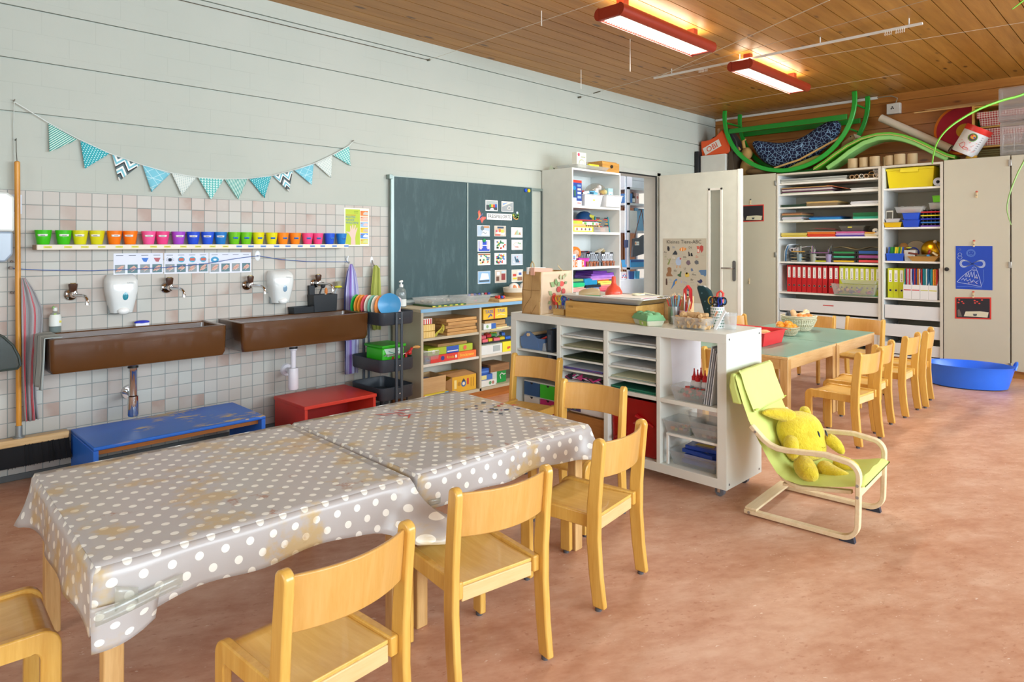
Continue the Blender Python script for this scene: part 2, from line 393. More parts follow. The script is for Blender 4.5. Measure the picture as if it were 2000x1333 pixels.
def glyph(mb, text, at, size, R, align='CENTER', mat=None, ext=.0002, sx=1.0):
    """adds real lettering geometry to a mesh builder; at = world centre/baseline point"""
    cu = bpy.data.curves.new('t','FONT'); cu.body = text; cu.size = size; cu.align_x = align; cu.align_y = 'CENTER'; cu.extrude = ext; cu.resolution_u = 2
    o = bpy.data.objects.new('t', cu); COL.objects.link(o)
    me = bpy.data.meshes.new_from_object(o); m = Matrix.Translation(at) @ R @ Matrix.Diagonal((sx,1,1,1))
    if mat: mb.use(mat)
    mb.add([tuple(m @ v.co) for v in me.vertices], [tuple(p.vertices) for p in me.polygons])
    bpy.data.objects.remove(o); bpy.data.curves.remove(cu); bpy.data.meshes.remove(me)
    return mb
class Plane:
    """flat artwork on a surface: local (a,b) metres, drawn in thin layers"""
    def __init__(s, o, r, u, mb=None):
        s.o, s.r, s.u = Vector(o), Vector(r), Vector(u); s.n = s.r.cross(s.u); s.mb = mb or MB(); s.l = 1
    def p(s, a, b, l=None): return tuple(s.o+s.r*a+s.u*b+s.n*(.0005*(s.l if l is None else l)))
    def poly(s, pts, m): s.mb.use(m); s.mb.add([s.p(a, b) for a, b in pts], [tuple(range(len(pts)))]); return s
    def rect(s, a0, a1, b0, b1, m): return s.poly([(a0, b0),(a1, b0),(a1, b1),(a0, b1)], m)
    def disc(s, a, b, r, m, rb=None, n=18): rb = rb or r; return s.poly([(a+r*cos(2*PI*k/n), b+rb*sin(2*PI*k/n)) for k in range(n)], m)
    def line(s, pts, w, m):
        s.mb.use(m)
        for (a, b),(c, d) in zip(pts, pts[1:]):
            q = Vector((c-a, d-b)); 
            if q.length < 1e-6: continue
            q = q.normalized()*w/2; s.poly([(a+q.y-q.x*.4, b-q.x-q.y*.4),(c+q.y+q.x*.4, d-q.x+q.y*.4),(c-q.y+q.x*.4, d+q.x+q.y*.4),(a-q.y-q.x*.4, b+q.x-q.y*.4)], m)
        return s
    def card(s, a0, a1, b0, b1, m, th=.0008):       # real thickness sheet
        s.mb.use(m); k = len(s.mb.v)
        V = [tuple(s.o+s.r*a+s.u*b+s.n*d) for d in (0, th) for a, b in ((a0, b0),(a1, b0),(a1, b1),(a0, b1))]
        s.mb.add(V, [(3,2,1,0),(4,5,6,7),(0,1,5,4),(1,2,6,5),(2,3,7,6),(3,0,4,7)]); s.l = int(th/.0005)+2; return s
    def up(s, k=1): s.l += k; return s
    def text(s, t, a, b, size, m, align='CENTER', sx=1.0):
        R = Matrix((s.r, s.u, s.n)).transposed().to_4x4(); glyph(s.mb, t, s.p(a, b), size, R, align, m,.0001, sx); return s

# ================================================================ THE SETTING
YA = 4.51; XB = 8.45; ZC = 3.0; YR = -3.2; XF = -2.6
b = MB(FLOOR); b.box(XF-.2, XB+.2, YR-.2,8.2,-.1,0); struct('floor', b, smooth=False)
# ceiling: boards with open joints under a dark deck
b = MB(CEIL); y = 4.408
b.box(XF, XB,4.412, YA, ZC, ZC+.02)
while y > YR: b.box(XF, XB, max(y-.1445+.005, YR), y-.002, ZC, ZC+.02); y -= .1445
b.use(M('2A1608',.9)); b.box(XF-.2, XB+.2, YR-.2, YA+.2, ZC+.02, ZC+.1); struct('ceiling', b, smooth=False)
# wall_left: blockwork with recessed joints, doorway x 6.02..7.03
GZ = [2.0195,2.3105,2.5985,2.885]
DX0, DX1, DZ = 6.0,7.03,2.115
b = MB(BLOCK)
def blk(x0, x1, z0, z1):
    b.box(x0, x1, YA+.02, YA+.2, z0, z1)
    lv = [z0]+[g for g in GZ if z0 < g < z1]+[z1]
    for i in range(len(lv)-1):
        b.box(x0, x1, YA, YA+.02, lv[i]+(.0045 if i else 0), lv[i+1]-(.0045 if i < len(lv)-2 else 0))
blk(XF, DX0,1.592, ZC); blk(3.09, DX0,0,1.592); blk(DX0, DX1, DZ, ZC); blk(DX1, XB,0, ZC)
b.use(TILES); b.box(XF,3.09, YA-.004, YA+.2,0,1.592); struct('wall_left', b, smooth=False)
b = MB(M('5A5F60',.6)); b.box(XF,3.09, YA-.014, YA-.004,0,.035); struct('baseboard_left', b, bevel=.003)
b = MB(BACKW)
z = .02+.1445*13
while z < ZC: b.box(XB, XB+.02, YR, YA, z+.002, min(z+.1445-.002, ZC)); z += .1445
b.use(M('3A1E0A',.9)); b.box(XB+.02, XB+.15, YR-.2, YA+.2,0, ZC); b.use(M('8E5A26',.6)); b.box(XB, XB+.02, YR, YA,0,.02+.1445*13)
struct('wall_back', b, smooth=False)
# wall_right with four windows, wall_front with one
b = MB(M('E2E2DA',.7)); wins = [(-2.1,.1),(.5,2.7),(3.1,5.3),(5.7,7.9)]
b.box(XF, XB, YR-.2, YR,0,.95); b.box(XF, XB, YR-.2, YR,2.75, ZC)
e = [XF]+[q for w_ in wins for q in w_]+[XB]
for i in range(0, len(e),2): b.box(e[i], e[i+1], YR-.2, YR,.95,2.75)
struct('wall_right', b, smooth=False)
b = MB(M('E2DFD6',.7)); b.box(XF-.2, XF, YR-.2, YA+.2,0,.9); b.box(XF-.2, XF, YR-.2, YA+.2,2.6, ZC); b.box(XF-.2, XF, YR-.2,-.5,.9,2.6); b.box(XF-.2, XF,2.5, YA+.2,.9,2.6)
struct('wall_front', b, smooth=False)
def mat_pane():
    m, t, bs = newmat('window_glass'); o = t.nodes['Material Output']
    tr = nd(t,'ShaderNodeBsdfTransparent'); gl = nd(t,'ShaderNodeBsdfGlossy', Roughness=.02); fr = nd(t,'ShaderNodeFresnel', IOR=1.45)
    mx = nd(t,'ShaderNodeMixShader', i0=fr.outputs[0], i1=tr.outputs[0], i2=gl.outputs[0]); t.links.new(mx.outputs[0], o.inputs[0]); return m
PANE = mat_pane()
for i,(a, c) in enumerate(wins):
    f = MB(WHITE)
    for q in ((a, a+.05,.95,2.75),(c-.05, c,.95,2.75),(a, c,.95,1.0),(a, c,2.7,2.75),((a+c)/2-.03,(a+c)/2+.03,.95,2.75)): f.box(q[0], q[1], YR-.12, YR-.06, q[2], q[3])
    o = struct(f'window_{i+1}', f, bevel=.004); g = MB(PANE); g.box(a+.05, c-.05, YR-.095, YR-.09,1.0,2.7); obj('window_pane', g, o, smooth=False)
f = MB(WHITE)
for q in ((-.5,-.45,.9,2.6),(2.45,2.5,.9,2.6),(-.5,2.5,.9,.95),(-.5,2.5,2.55,2.6),(.97,1.03,.9,2.6)): f.box(XF-.12, XF-.06, q[0], q[1], q[2], q[3])
o = struct('window_5', f, bevel=.004); g = MB(PANE); g.box(XF-.095, XF-.09,-.45,2.45,.95,2.55); obj('window_pane', g, o, smooth=False)
# white conduit along the back wall under the ceiling, with a junction box
b = MB(M('E6E4DC',.5)); b.box(XB-.02, XB,2.47,4.5,2.965,2.995); struct('trim_1', b, bevel=.003)
# doorway frame
b = MB(M('B9BDB6',.5))
b.box(DX1-.035, DX1+.04, YA-.01, YA,0, DZ+.04); b.box(DX0-.04, DX0+.03, YA-.01, YA,0, DZ+.04); b.box(DX0-.04, DX1+.04, YA-.01, YA, DZ, DZ+.05)
b.box(DX1-.012, DX1, YA, YA+.2,0, DZ); b.box(DX0, DX0+.012, YA, YA+.2,0, DZ); b.box(DX0, DX1, YA, YA+.2, DZ-.012, DZ)
b.use(M('1C1E20',.8)); b.box(DX1-.05, DX1-.035, YA-.004, YA+.01,0, DZ); b.box(DX0, DX1-.035, YA-.004, YA+.01, DZ-.015, DZ)
struct('trim_2', b, bevel=.002)
# storeroom behind the door
b = MB(M('CFC9BE',.7)); b.box(4.9,9.6,7.6,7.7,0, ZC); struct('wall_storeroom_back', b, smooth=False)
b = MB(M('8C5226',.6)); b.box(4.8,4.9, YA+.2,7.7,0, ZC); struct('wall_storeroom_left', b, smooth=False)
b = MB(M('CFC9BE',.7)); b.box(9.6,9.7, YA+.2,7.7,0, ZC); struct('wall_storeroom_right', b, smooth=False)
b = MB(M('D8D4CA',.7)); b.box(4.8,9.7, YA+.2,7.7, ZC, ZC+.1); struct('ceiling_storeroom', b, smooth=False)
# door leaf, open at a right angle to the wall, hinged on the right jamb
DL = MB(M('D4D8CC',.45)); lx0, lx1 = 6.985,7.025; ly0, ly1 = 3.43,4.46
for q in ((ly0,3.655,0.01,2.115),(3.80, ly1,.01,2.115),(3.655,3.80,0.01,.30),(3.655,3.80,1.91,2.115)): DL.box(lx0, lx1, q[0], q[1], q[2], q[3])
door = struct('door_1', DL, smooth=False)
b = MB(M('E4E4DC',.4))
for q in ((3.64,3.665,.285,1.925),(3.79,3.815,.285,1.925),(3.64,3.815,.285,.31),(3.64,3.815,1.90,1.925)): b.box(lx0-.008, lx0+.004, *q)
obj('glazing_bead', b, door, bevel=.002)
b = MB(clear('B9BEB4',.45,.15)); b.box(lx0+.015, lx0+.021,3.66,3.79,.3,1.91); obj('glass_strip', b, door, smooth=False)
b = MB(M('F0F0EA',.4)); b.box(lx0-.004, lx1+.004, ly0-.012, ly0,.01,2.122); b.box(lx0-.006, lx0+.0, ly0, ly0+.03,.01,2.12); obj('edge_strip', b, door, bevel=.003)
b = MB(M('8A8C8C',.3,1)); b.prism([(3.5+.019*cos(a), z0+.019*sin(a)) for z0, a0 in ((1.085,0),(.895, PI)) for a in [a0+PI*k/8 for k in range(9)]],'x', lx0-.010, lx0)
obj('handle_plate', b, door)
b = MB(M('A8ABAC',.25,1)); b.tube([(lx0-.008,3.5,1.02),(lx0-.045,3.5,1.02),(lx0-.052,3.51,1.02),(lx0-.052,3.63,1.02)],.0085,10); obj('handle_lever', b, door)
b = MB(M('A8ABAC',.3,1)); b.cyl((lx1, ly1+.01,1.75),(lx1, ly1+.01,1.85),.008); b.cyl((lx1, ly1+.01,.25),(lx1, ly1+.01,.35),.008); obj('hinge', b, door)
# ================================================================ CEILING FITTINGS
def lamp(x0, x1, y0, y1, label):
    t = thing('ceiling_lamp', label,'ceiling lamp',((x0+x1)/2,(y0+y1)/2,2.83), group='fluorescent ceiling lamps')
    cy = (y0+y1)/2; h = (y1-y0)/2
    red = M('8E2A14',.4)
    for s_ in (-1,1):
        b = MB(red); yy = cy+s_*(h+.02)
        b.prism([(yy-s_*.02+s_*.045*cos(a)*.9,2.875+.045*sin(a)) for a in [-PI/2+PI*k/10 for k in range(11)]],'x', x0-.03, x1+.03)
        ow('side_rail', b, t)
    b = MB(red); b.box(x0-.03, x0, y0, y1,2.835,2.915); b.box(x1, x1+.03, y0, y1,2.835,2.915); b.box(x0, x1, y0, y1,2.908,2.915); ow('housing', b, t, bevel=.004)
    b = MB(red); b.box(x0+.1, x0+.16, cy-.03, cy+.03,2.915,3.0); b.box(x1-.16, x1-.1, cy-.03, cy+.03,2.915,3.0); ow('bracket', b, t)
    m, tt, bs = newmat('lamp_tube'); s, x, y, z = pos(tt)
    bs.inputs['Base Color'].default_value = (1,1,1,1); bs.inputs['Emission Color'].default_value = (1,.93,.82,1); bs.inputs['Emission Strength'].default_value = 6.5
    b = MB(m); b.box(x0+.01, x1-.01, y0+.01, y1-.01,2.85,2.856); ow('diffuser', b, t, smooth=False)
    b = MB(M('F4F2E8',.4)); n = int((x1-x0)/.03)
    for i in range(1, n): xx = x0+(x1-x0)*i/n; b.box(xx-.001, xx+.001, y0+.005, y1-.005,2.836,2.85)
    ow('louvre', b, t, smooth=False)
    area('lamp_light',((x0+x1)/2, cy,2.832),(0,0,0), x1-x0, y1-y0,22,(1,.90,.76))
    l = area('lamp_uplight',((x0+x1)/2, cy,2.922),(PI,0,0), x1-x0,.1,6,(1,.84,.62))
lamp(3.70,4.90,2.66,2.83,'ceiling lamp in dark red housing nearer the camera')
lamp(5.62,6.85,2.67,2.83,'ceiling lamp in dark red housing above the green tables, farther one')
t = thing('curtain_rail','white curtain rail fixed across the wooden ceiling boards','curtain rail',(5.69,2.5,2.94))
b = MB(M('DDDDD6',.4)); b.box(5.68,5.705,1.36,3.70,2.935,2.95); ow('rail', b, t)
b = MB(M('DDDDD6',.4))
for yy in (1.45,2.1,2.8,3.5): b.cyl((5.692, yy,2.95),(5.692, yy,3.0),.005, n=8)
ow('fixing', b, t)
g = MB(M('F0F0EA',.4))
for i in range(9): yy = 1.48+i*.014+(.02 if i > 4 else 0); g.tube([(5.69, yy,2.935),(5.695, yy+.003,2.905),(5.69, yy+.006,2.915)],.002,5)
for i in range(8): yy = 3.12+i*.012; g.tube([(5.69, yy,2.935),(5.695, yy+.003,2.905),(5.69, yy+.006,2.915)],.002,5)
ow('glider', g, t)
def wire(pts, label, name='hanging_wire', r=.0014, m=None, cat='wire', group=None):
    b = MB(m or M('D8D4C4',.4)); b.tube(pts, r,5); return top(name, b, label, cat, group)
def span(a, c, sag=.0, n=10): a, c = Vector(a), Vector(c); return [tuple(a.lerp(c, i/n)+Vector((0,0,-sag*4*(i/n)*(1-i/n)))) for i in range(n+1)]
t = thing('hanging_wire','steel wire from wall hook with a turnbuckle running under the ceiling','wire',(5.49,4.49,2.844))
b = MB(M('C9C7BC',.3,.7)); b.tube(span((5.494,4.50,2.844),(5.0,1.0,2.90)),.0016,5); ow('wire', b, t)
b = MB(M('6E6A5C',.35,.8)); b.cyl((5.494,4.51,2.844),(5.494,4.485,2.844),.009); b.ball((5.494,4.478,2.844),.011); ow('wall_hook', b, t)
b = MB(M('6E6A5C',.35,.8)); b.cyl((5.462,4.28,2.8475),(5.448,4.18,2.849),.0055, n=8); ow('turnbuckle', b, t)
wire(span((5.66,3.66,2.93),(4.665,1.66,2.93)),'white cord slanting from the curtain rail towards the near ceiling lamp', r=.003)
wire(span((5.843,3.545,2.93),(6.172,.6,2.93)),'thin wire under the ceiling beyond the curtain rail')
wire(span((7.31,4.45,2.95),(7.287,1.93,2.95)),'thin wire under the ceiling closest to the back wall')
wire(span((3.491,4.49,2.851),(3.55,1.5,2.93)),'thin wire crossing in front of the nearer ceiling lamp')
wire(span((-.5,4.497,2.846),(3.491,4.497,2.851)),'black wire running along the white wall just under the ceiling', r=.002, m=M('4A4A44',.5))
b = MB(M('7A7868',.4,.6)); b.cyl((3.491,4.51,2.851),(3.491,4.49,2.851),.008); b.ball((3.491,4.484,2.851),.01); top('wall_hook', b,'small metal hook on the white wall where the black wire ends','hook')
for (x, y, z0, lab) in ((4.62,3.235,2.74,'longer white ribbon hanging from the ceiling left of the lamp'),(5.10,4.15,2.82,'shorter pale string hanging from the ceiling close to the wall'),(3.6,3.3,2.9,'tiny looped white string hanging beside the nearer lamp')):
    b = MB(M('EDEAE0',.7)); b.box(x-.0035, x+.0035, y-.001, y+.001, z0,3.0); b.tube([(x, y, z0),(x+.006, y, z0-.006),(x, y, z0-.012),(x-.006, y, z0-.006),(x, y, z0)],.0015,5); top('hanging_string', b, lab,'string')
t = thing('junction_box','white electrical box high on the wooden back wall','junction box',(XB-.03,2.30,2.765))
b = MB(M('DEDDD6',.5)); b.box(XB-.06, XB,2.225,2.365,2.765,2.885); ow('housing', b, t, bevel=.006)
p = Plane((XB-.06,2.305,2.83),(0,-1,0),(0,0,1)); [p.disc(dx, dy,.008, BLACK) for dx, dy in ((0,.012),(-.01,-.006),(.01,-.004))]; ow('vent_dot', p.mb, t)
b = MB(M('9A8E78',.6)); b.tube([(XB-.03,2.28,2.885),(XB-.03,2.26,2.94),(XB-.03,2.32,2.975),(XB-.02,2.47,2.98)],.007,8); ow('cable', b, t)

# ================================================================ TABLES AND CHAIRS
def make_chair(label, loc, rz, group):
    t = thing('child_chair', label,'chair', loc, rz, group)
    for s_ in (-1,1):
        # front leg and side rail, one bent strip
        xo = s_*.153; xi = s_*.129
        out = [(.165,.012),(.165,.25)]+[(.165-.045+.045*cos(a),.28+.045*sin(a)) for a in [PI/2*k/6 for k in range(7)]]+[(-.175,.325),(-.175,.275)]
        out += [(.10,.275)]+[(.10+.02*sin(a),.255+.02*cos(a)) for a in [PI/2*k/4 for k in range(5)]]+[(.118,.012)]
        b = MB(BEECH); b.prism(out,'x', min(xo, xi), max(xo, xi)); obj('front_leg', b, t, bevel=.004)
        b = MB(M('55565A',.5)); b.cyl((s_*.141,.143,0),(s_*.141,.143,.012),.012, n=12); obj('glide', b, t)
        # rear post, slightly splayed at the foot and leaning back above the seat
        L = [(-.217,.012),(-.203,.12),(-.194,.25),(-.195,.36),(-.204,.48),(-.214,.585)]
        fr = [(-.169,.012),(-.153,.12),(-.142,.25),(-.144,.36),(-.156,.48),(-.168,.585)]
        topa = [(-.191+.023*cos(a),.587+.022*sin(a)) for a in [PI-PI*k/8 for k in range(9)]]
        b = MB(BEECH); b.prism(L+topa+list(reversed(fr)),'x', min(s_*.153, s_*.178), max(s_*.153, s_*.178)); obj('rear_post', b, t, bevel=.005)
        b = MB(M('55565A',.5)); b.cyl((s_*.166,-.187,0),(s_*.166,-.187,.012),.012, n=12); obj('glide', b, t)
    # curved backrest
    b = MB(BACKM)
    def shell(u, z, th):
        x = -.155+.31*u; bow = .038*(1-(2*u-1)**2)
        return (x,-.172-(z-.46)*.11-bow-th, z)
    n = 16; R = []
    for i in range(n+1):
        u = i/n; R.append([shell(u,.462,0), shell(u,.462,.011), shell(u,.53,.0115), shell(u,.592,.011), shell(u,.592,0), shell(u,.53,0)])
    b.rings(R); obj('backrest', b, t, bevel=.003)
    # seat with a faint dish and rounded front edge
    b = MB(BEECHX); R = []
    for j in range(15):
        v = j/14; y = -.165+.325*v; z = .318-.004*sin(PI*v)
        if v > .86: z -= .03*((v-.86)/.14)**2
        r = []
        for i in range(9): u = i/8; r.append((-.129+.258*u, y, z-.006*sin(PI*u)*sin(PI*v)))
        r += [(p[0], p[1], p[2]-.011) for p in reversed(r)]; R.append(r)
    b.rings(R); obj('seat', b, t, bevel=.002)
    b = MB(wood('rear_rail_wood','D9B478','E8CA94','x')); b.box(-.129,.129,-.166,-.146,.262,.306); obj('apron', b, t, bevel=.003)
    b = MB(wood('rear_rail_wood','D9B478','E8CA94','x')); b.box(-.129,.129,.10,.12,.262,.30); obj('apron', b, t, bevel=.003)
    return t
GW = 'wooden chairs at the spotted table'; GG = 'wooden chairs at the green tables'
ch = make_chair('wooden chair nearest the camera, facing the left half of the spotted table',(.811,1.541,0), rad(3.6), GW)
def chair(label, x, y, deg, group=GW): return dup(ch,(x, y,0), rad(deg), label, group)
chair('wooden chair touched by the hanging cloth corner, second along the spotted table',1.409,1.611,-8)
chair('wooden chair facing the right half of the spotted table, third from the front',2.022,1.662,8)
chair('wooden chair at the right end of the spotted table, before the red bin',2.435,2.025,100)
chair('wooden chair behind the spotted table, before the blue and green mini drawers',2.825,2.77,100)
chair('wooden chair cut off by the lower left corner of the photo',.23,2.17,-92)
chair('wooden chair on the open side of the green tables, nearest the lime armchair',4.716,1.613,-5, GG)
chair('wooden chair on the open side of the green tables, second from the lime armchair',5.135,1.655,-1, GG)
chair('wooden chair on the open side of the green tables, third from the lime armchair',5.734,1.633,0, GG)
chair('wooden chair on the open side of the green tables, nearest the blue tub',6.155,1.625,7, GG)
chair('right chair at the far end of the green tables, before the white drawers',6.49,2.10,78, GG)
chair('wooden chair at the far end of the green tables, behind the larger basket',6.46,2.49,90, GG)
chair('wooden chair behind the green tables, its top peeping over beside the open door',6.05,2.83,178, GG)
chair('wooden chair seen through the open compartment of the white shelf unit',4.27,2.09,-90, GG)
TBL = wood('table_wood','BE8F52','DDB67C','z',.45)
TBLX = wood('table_wood_x','CFA56A','E6C591','x',.45); TBLY = wood('table_wood_y','C79A5C','DDB67C','y',.45)
def table(name, label, x0, x1, y0, y1, rz, mtop, h=.53, group=None, leg=.045):
    cx, cy = (x0+x1)/2,(y0+y1)/2; a, c = (x1-x0)/2,(y1-y0)/2
    t = thing(name, label,'table',(cx, cy,0), rz, group)
    b = MB(mtop); b.box(-a+.004, a-.004,-c+.004, c-.004, h-.004, h); obj('table_surface', b, t, bevel=.001)
    b = MB(TBLX); b.box(-a, a,-c, c, h-.022, h-.004); obj('tabletop', b, t, bevel=.003)
    for sx in (-1,1):
        for sy in (-1,1):
            b = MB(TBL); x, y = sx*(a-leg/2-.002), sy*(c-leg/2-.002); b.box(x-leg/2, x+leg/2, y-leg/2, y+leg/2,0, h-.022); obj('leg', b, t, bevel=.004)
    for s_ in (-1,1):
        b = MB(TBLX); b.box(-a+leg, a-leg, s_*(c-.006), s_*(c-.026), h-.092, h-.022); obj('apron', b, t, bevel=.002)
        b = MB(TBLY); b.box(s_*(a-.006), s_*(a-.026),-c+leg, c-leg, h-.092, h-.022); obj('apron', b, t, bevel=.002)
    return t
GREEN = M('84AFA0',.3,0,.03)
table('activity_table','wooden table under the left spotted tablecloth',.45,1.315,1.815,2.68, rad(-1.8), GREEN,.524,'tables under the spotted cloths')
table('activity_table','wooden table under the right spotted tablecloth',1.36,2.225,1.80,2.665, rad(-.8), GREEN,.524,'tables under the spotted cloths')
table('green_table','green-topped wooden table nearer the white shelf unit, holding the red tray',4.50,5.39,1.87,2.76,0, GREEN,.53,'green tables',.055)
table('green_table','green-topped wooden table farther from the white shelf unit, at the right end of the pair',5.40,6.29,1.865,2.755,0, GREEN,.53,'green tables',.055)
# oilcloths: one draped surface each
def cloth(label, cx, cy, rz, a, c, drop, ears):
    """drop = hang at middle of (near, right, far, left); ears = per corner (NR, FR, FL, NL): (extra drop, outward flare)"""
    t = thing('tablecloth', label,'tablecloth',(cx, cy,0), rz,'spotted tablecloths')
    zt = .5285; b = MB(CLOTH)
    b.grid(lambda u, v: (-a+2*a*u,-c+2*c*v, zt+.0012*sin(u*23+v*9)*sin(v*17)),24,24, lambda u, v: (2*a*u,.079*6+2*c*v))
    P = []; N = 36; r = .014
    for k,(p0, d, nn, L) in enumerate((((-a,-c),(1,0),(0,-1),2*a),((a,-c),(0,1),(1,0),2*c),((a, c),(-1,0),(0,1),2*a),((-a, c),(0,-1),(-1,0),2*c))):
        for i in range(N):
            q = i/N; s_ = L*q; P.append((p0[0]+d[0]*s_, p0[1]+d[1]*s_, nn, k, q, s_))
    n = len(P); m = 9
    def row(v, close):
        out = []; uvs = []
        for i in range(n+1):
            x, y, nn, k, q, s_ = P[i % n]
            c0, c1 = (k-1) % 4, k            # corner before / after this side: 0=NR 1=FR 2=FL 3=NL
            L = 2*a if k % 2 == 0 else 2*c; d0, d1 = s_, L-s_
            w0 = math.exp(-(d0/.10)**2); w1 = math.exp(-(d1/.10)**2); e = ears[c0][0]*w0+ears[c1][0]*w1; fl = ears[c0][1]*math.exp(-(d0/.07)**2)+ears[c1][1]*math.exp(-(d1/.07)**2)
            dr = drop[k]+e+.005*sin(s_*19+k)
            nx, ny = nn
            for dd, sd, kk in ((d0,-1,(k-1) % 4),(d1,1,(k+1) % 4)):
                if dd < .05:
                    o_ = ((0,-1),(1,0),(0,1),(-1,0))[kk]; f = .5*(1-dd/.05); nx, ny = nx*(1-f)+o_[0]*f, ny*(1-f)+o_[1]*f
            ln = math.hypot(nx, ny); nx, ny = nx/ln, ny/ln; k_ = 1.0 if ears[0][0] >= 0 else 1
            off = .004+.006*min(1, v*8)+v*(.010+.006*sin(s_*21+k*2)+.005*sin(s_*9+k)+fl*v)
            if k in TIGHT and d0 > .13: off = .003+.003*min(1, v*8)
            if v == 0: off = 0
            out.append((x+nx*off, y+ny*off, zt-dr*v))
            S0 = (0,2*a,2*a+2*c,4*a+2*c)[k]; uv = (4*a+4*c if i == n else S0+s_,.079*6-dr*v); uvs.append(uv)
        return out, uvs
    V = []; U = []
    for j in range(m+1): o_, u_ = row(j/m, True); V += o_; U += u_
    b.add(V, [(j*(n+1)+i,(j+1)*(n+1)+i,(j+1)*(n+1)+i+1, j*(n+1)+i+1) for j in range(m) for i in range(n) if i % N != N-1 or True], U)
    obj('cloth_sheet', b, t, solid=.0012)
    return t
TAPE = clear('E4ECE0',.35,.25)
TIGHT = (1,); t1 = cloth('spotted grey oilcloth over the left table, paint-stained, corners taped down',.878,2.2475, rad(-1.8),.445,.447,(.118,.10,.10,.140),((.065,.16),(0,0),(.02,.045),(.030,.0)))
b = MB(CLOTH)      # folded-over corner lying on the near skirt
b.grid(lambda u, v: (-.462+.150*u*(1-.10*v),-.474-.014*sin(PI*u)-.012*v,.452-(.100-.03*u*u)*v-.004*(1-u)),10,8, lambda u, v: (.9+.15*u,.9-.14*v)); obj('corner_flap', b, t1, solid=.0012)
b = MB(TAPE); b.grid(lambda u, v: (-.455+.19*u,-.491-.003*sin(6*u),.445+.028*u-.034*v),8,2); obj('tape', b, t1, solid=.0004)
b = MB(TAPE); b.grid(lambda u, v: (-.415+.05*u,-.489,.492-.06*v-.02*u),3,3); obj('tape', b, t1, solid=.0004)
TIGHT = (3,); t2 = cloth('spotted grey oilcloth over the right table, paint-stained',1.7965,2.2325, rad(-.8),.443,.447,(.112,.12,.10,.10),((.02,.06),(0,.03),(0,0),(0,.0)))
b = MB(TAPE); b.grid(lambda u, v: (-.42+.05*u,-.4745,.445-.02*v-.004*u),3,2); obj('tape', b, t2, solid=.0005)
# dabs of paint that stand on the right cloth
b = MB(M('5C3E78',.5)); random.seed(5)
for i in range(26):
    x, y = random.gauss(.34,.05), random.gauss(-.02,.06); b.use(random.choice([M('5A3F7C',.5), M('3C4468',.5), M('C2504A',.5), M('8A7A3C',.5), M('44505A',.5)]))
    r = U(.004,.014); k = b.mark(); n = 9; b.add([(x, y,.5316)]+[(x+r*U(.6,1.2)*cos(2*PI*j/n), y+r*U(.6,1.2)*sin(2*PI*j/n),.5313) for j in range(n)], [(0,1+j,1+(j+1) % n) for j in range(n)])
for i in range(14):
    x, y = random.gauss(-.02,.05), random.gauss(.26,.05); b.use(M('CF4A38',.5)); a = U(0, PI); l = U(.015,.05); w_ = .004
    dx, dy = cos(a)*l, sin(a)*l; b.add([(x-dx, y-dy,.5314),(x+dy*.12, y-dx*.12,.5315),(x+dx, y+dy,.5314),(x-dy*.12, y+dx*.12,.5315)], [(0,1,2,3)])
obj('paint_splash', b, t2, smooth=False)
# ================================================================ THE WASHING WALL
YW = YA-.004
def cup(x, c, label, d=.088, tape=None, nm='first'):
    t = thing('plastic_cup', label,'cup',(x,4.447,1.292),0,'coloured cups on the long shelf')
    b = MB(M(c,.3,0,.03)); b.lathe([(.0005,0),(.027,0),(.029,.003),(.036,.045),(.0405,.080),(.0385,.080),(.034,.045),(.027,.005),(.0005,.005)], n=28); obj('cup_body', b, t)
    b = MB(PAPERW if tape == 'w' else M('2F7BD0',.5)); a0, a1 = (-PI*.78,-PI*.38) if tape == 'w' else (-PI*.66,-PI*.4); z0 = .045 if tape == 'w' else .036; R = []
    n = 10
    b.grid(lambda u, v: ((.0365+.006*v*.6)*cos(a0+(a1-a0)*u),(.0365+.006*v*.6)*sin(a0+(a1-a0)*u), z0+.012*v), n,1); o = obj('name_strip', b, t, solid=.0004)
    g = MB(M('3A3F48',.6)); g.grid(lambda u, v: ((.0372+.0036*(.35+.3*v))*cos(a0+(a1-a0)*(.3+.45*u)),(.0372+.0036*(.35+.3*v))*sin(a0+(a1-a0)*(.3+.45*u)), z0+.012*(.38+.24*v)), n,1); obj('handwriting', g, o)
    return t
CX = [.773,.868,.948,1.032,1.122,1.206,1.307,1.385,1.478,1.567,1.656,1.738,1.828,1.907,1.992,2.087,2.169,2.261,2.355,2.436,2.531,2.63]
CC = ['3FC01C','3FC01C','D6D21C','D6D21C','F47C10','F47C10','EE5C9A','EA4888','A64BC8','2350D2','2A5BD6','1E78C4','70C41E','70C41E','E2D814','E2D814','F88A1C','F88A1C','EE4C86','EE4C86','2458D4','1C7AC8']
CL = ['leftmost cup on the long shelf, green, standing apart','green cup second from the left, beside a yellow cup','yellow cup between a green and another yellow cup, with white strip','yellow cup beside the orange cups, with white strip','orange cup beside the yellow cups, with white strip','orange cup nearest the pink cups, with white strip','lighter pink cup following the orange cups, with white strip','darker pink cup left of the purple one','the only purple cup on the shelf','dark blue cup right of the purple one','dark blue cup left of the teal blue one with white strip','teal blue cup with white strip in the middle of the row','green cup with blue strip, right of the teal cup','green cup with blue strip, left of the yellow cups','yellow cup with blue strip, right of the green cups','yellow cup with blue strip, left of the orange cups','orange cup with blue strip, right of the yellow cups','orange cup with blue strip, left of the pink cups','pink cup with blue strip, right of the orange cups','pink cup with blue strip, left of the dark blue one','dark blue cup with blue strip near the right end of the shelf','rightmost cup on the shelf, teal blue with blue strip']
cw = cup(CX[0], CC[0], CL[0], tape='w'); cb = cup(CX[12], CC[12], CL[12], tape='b')
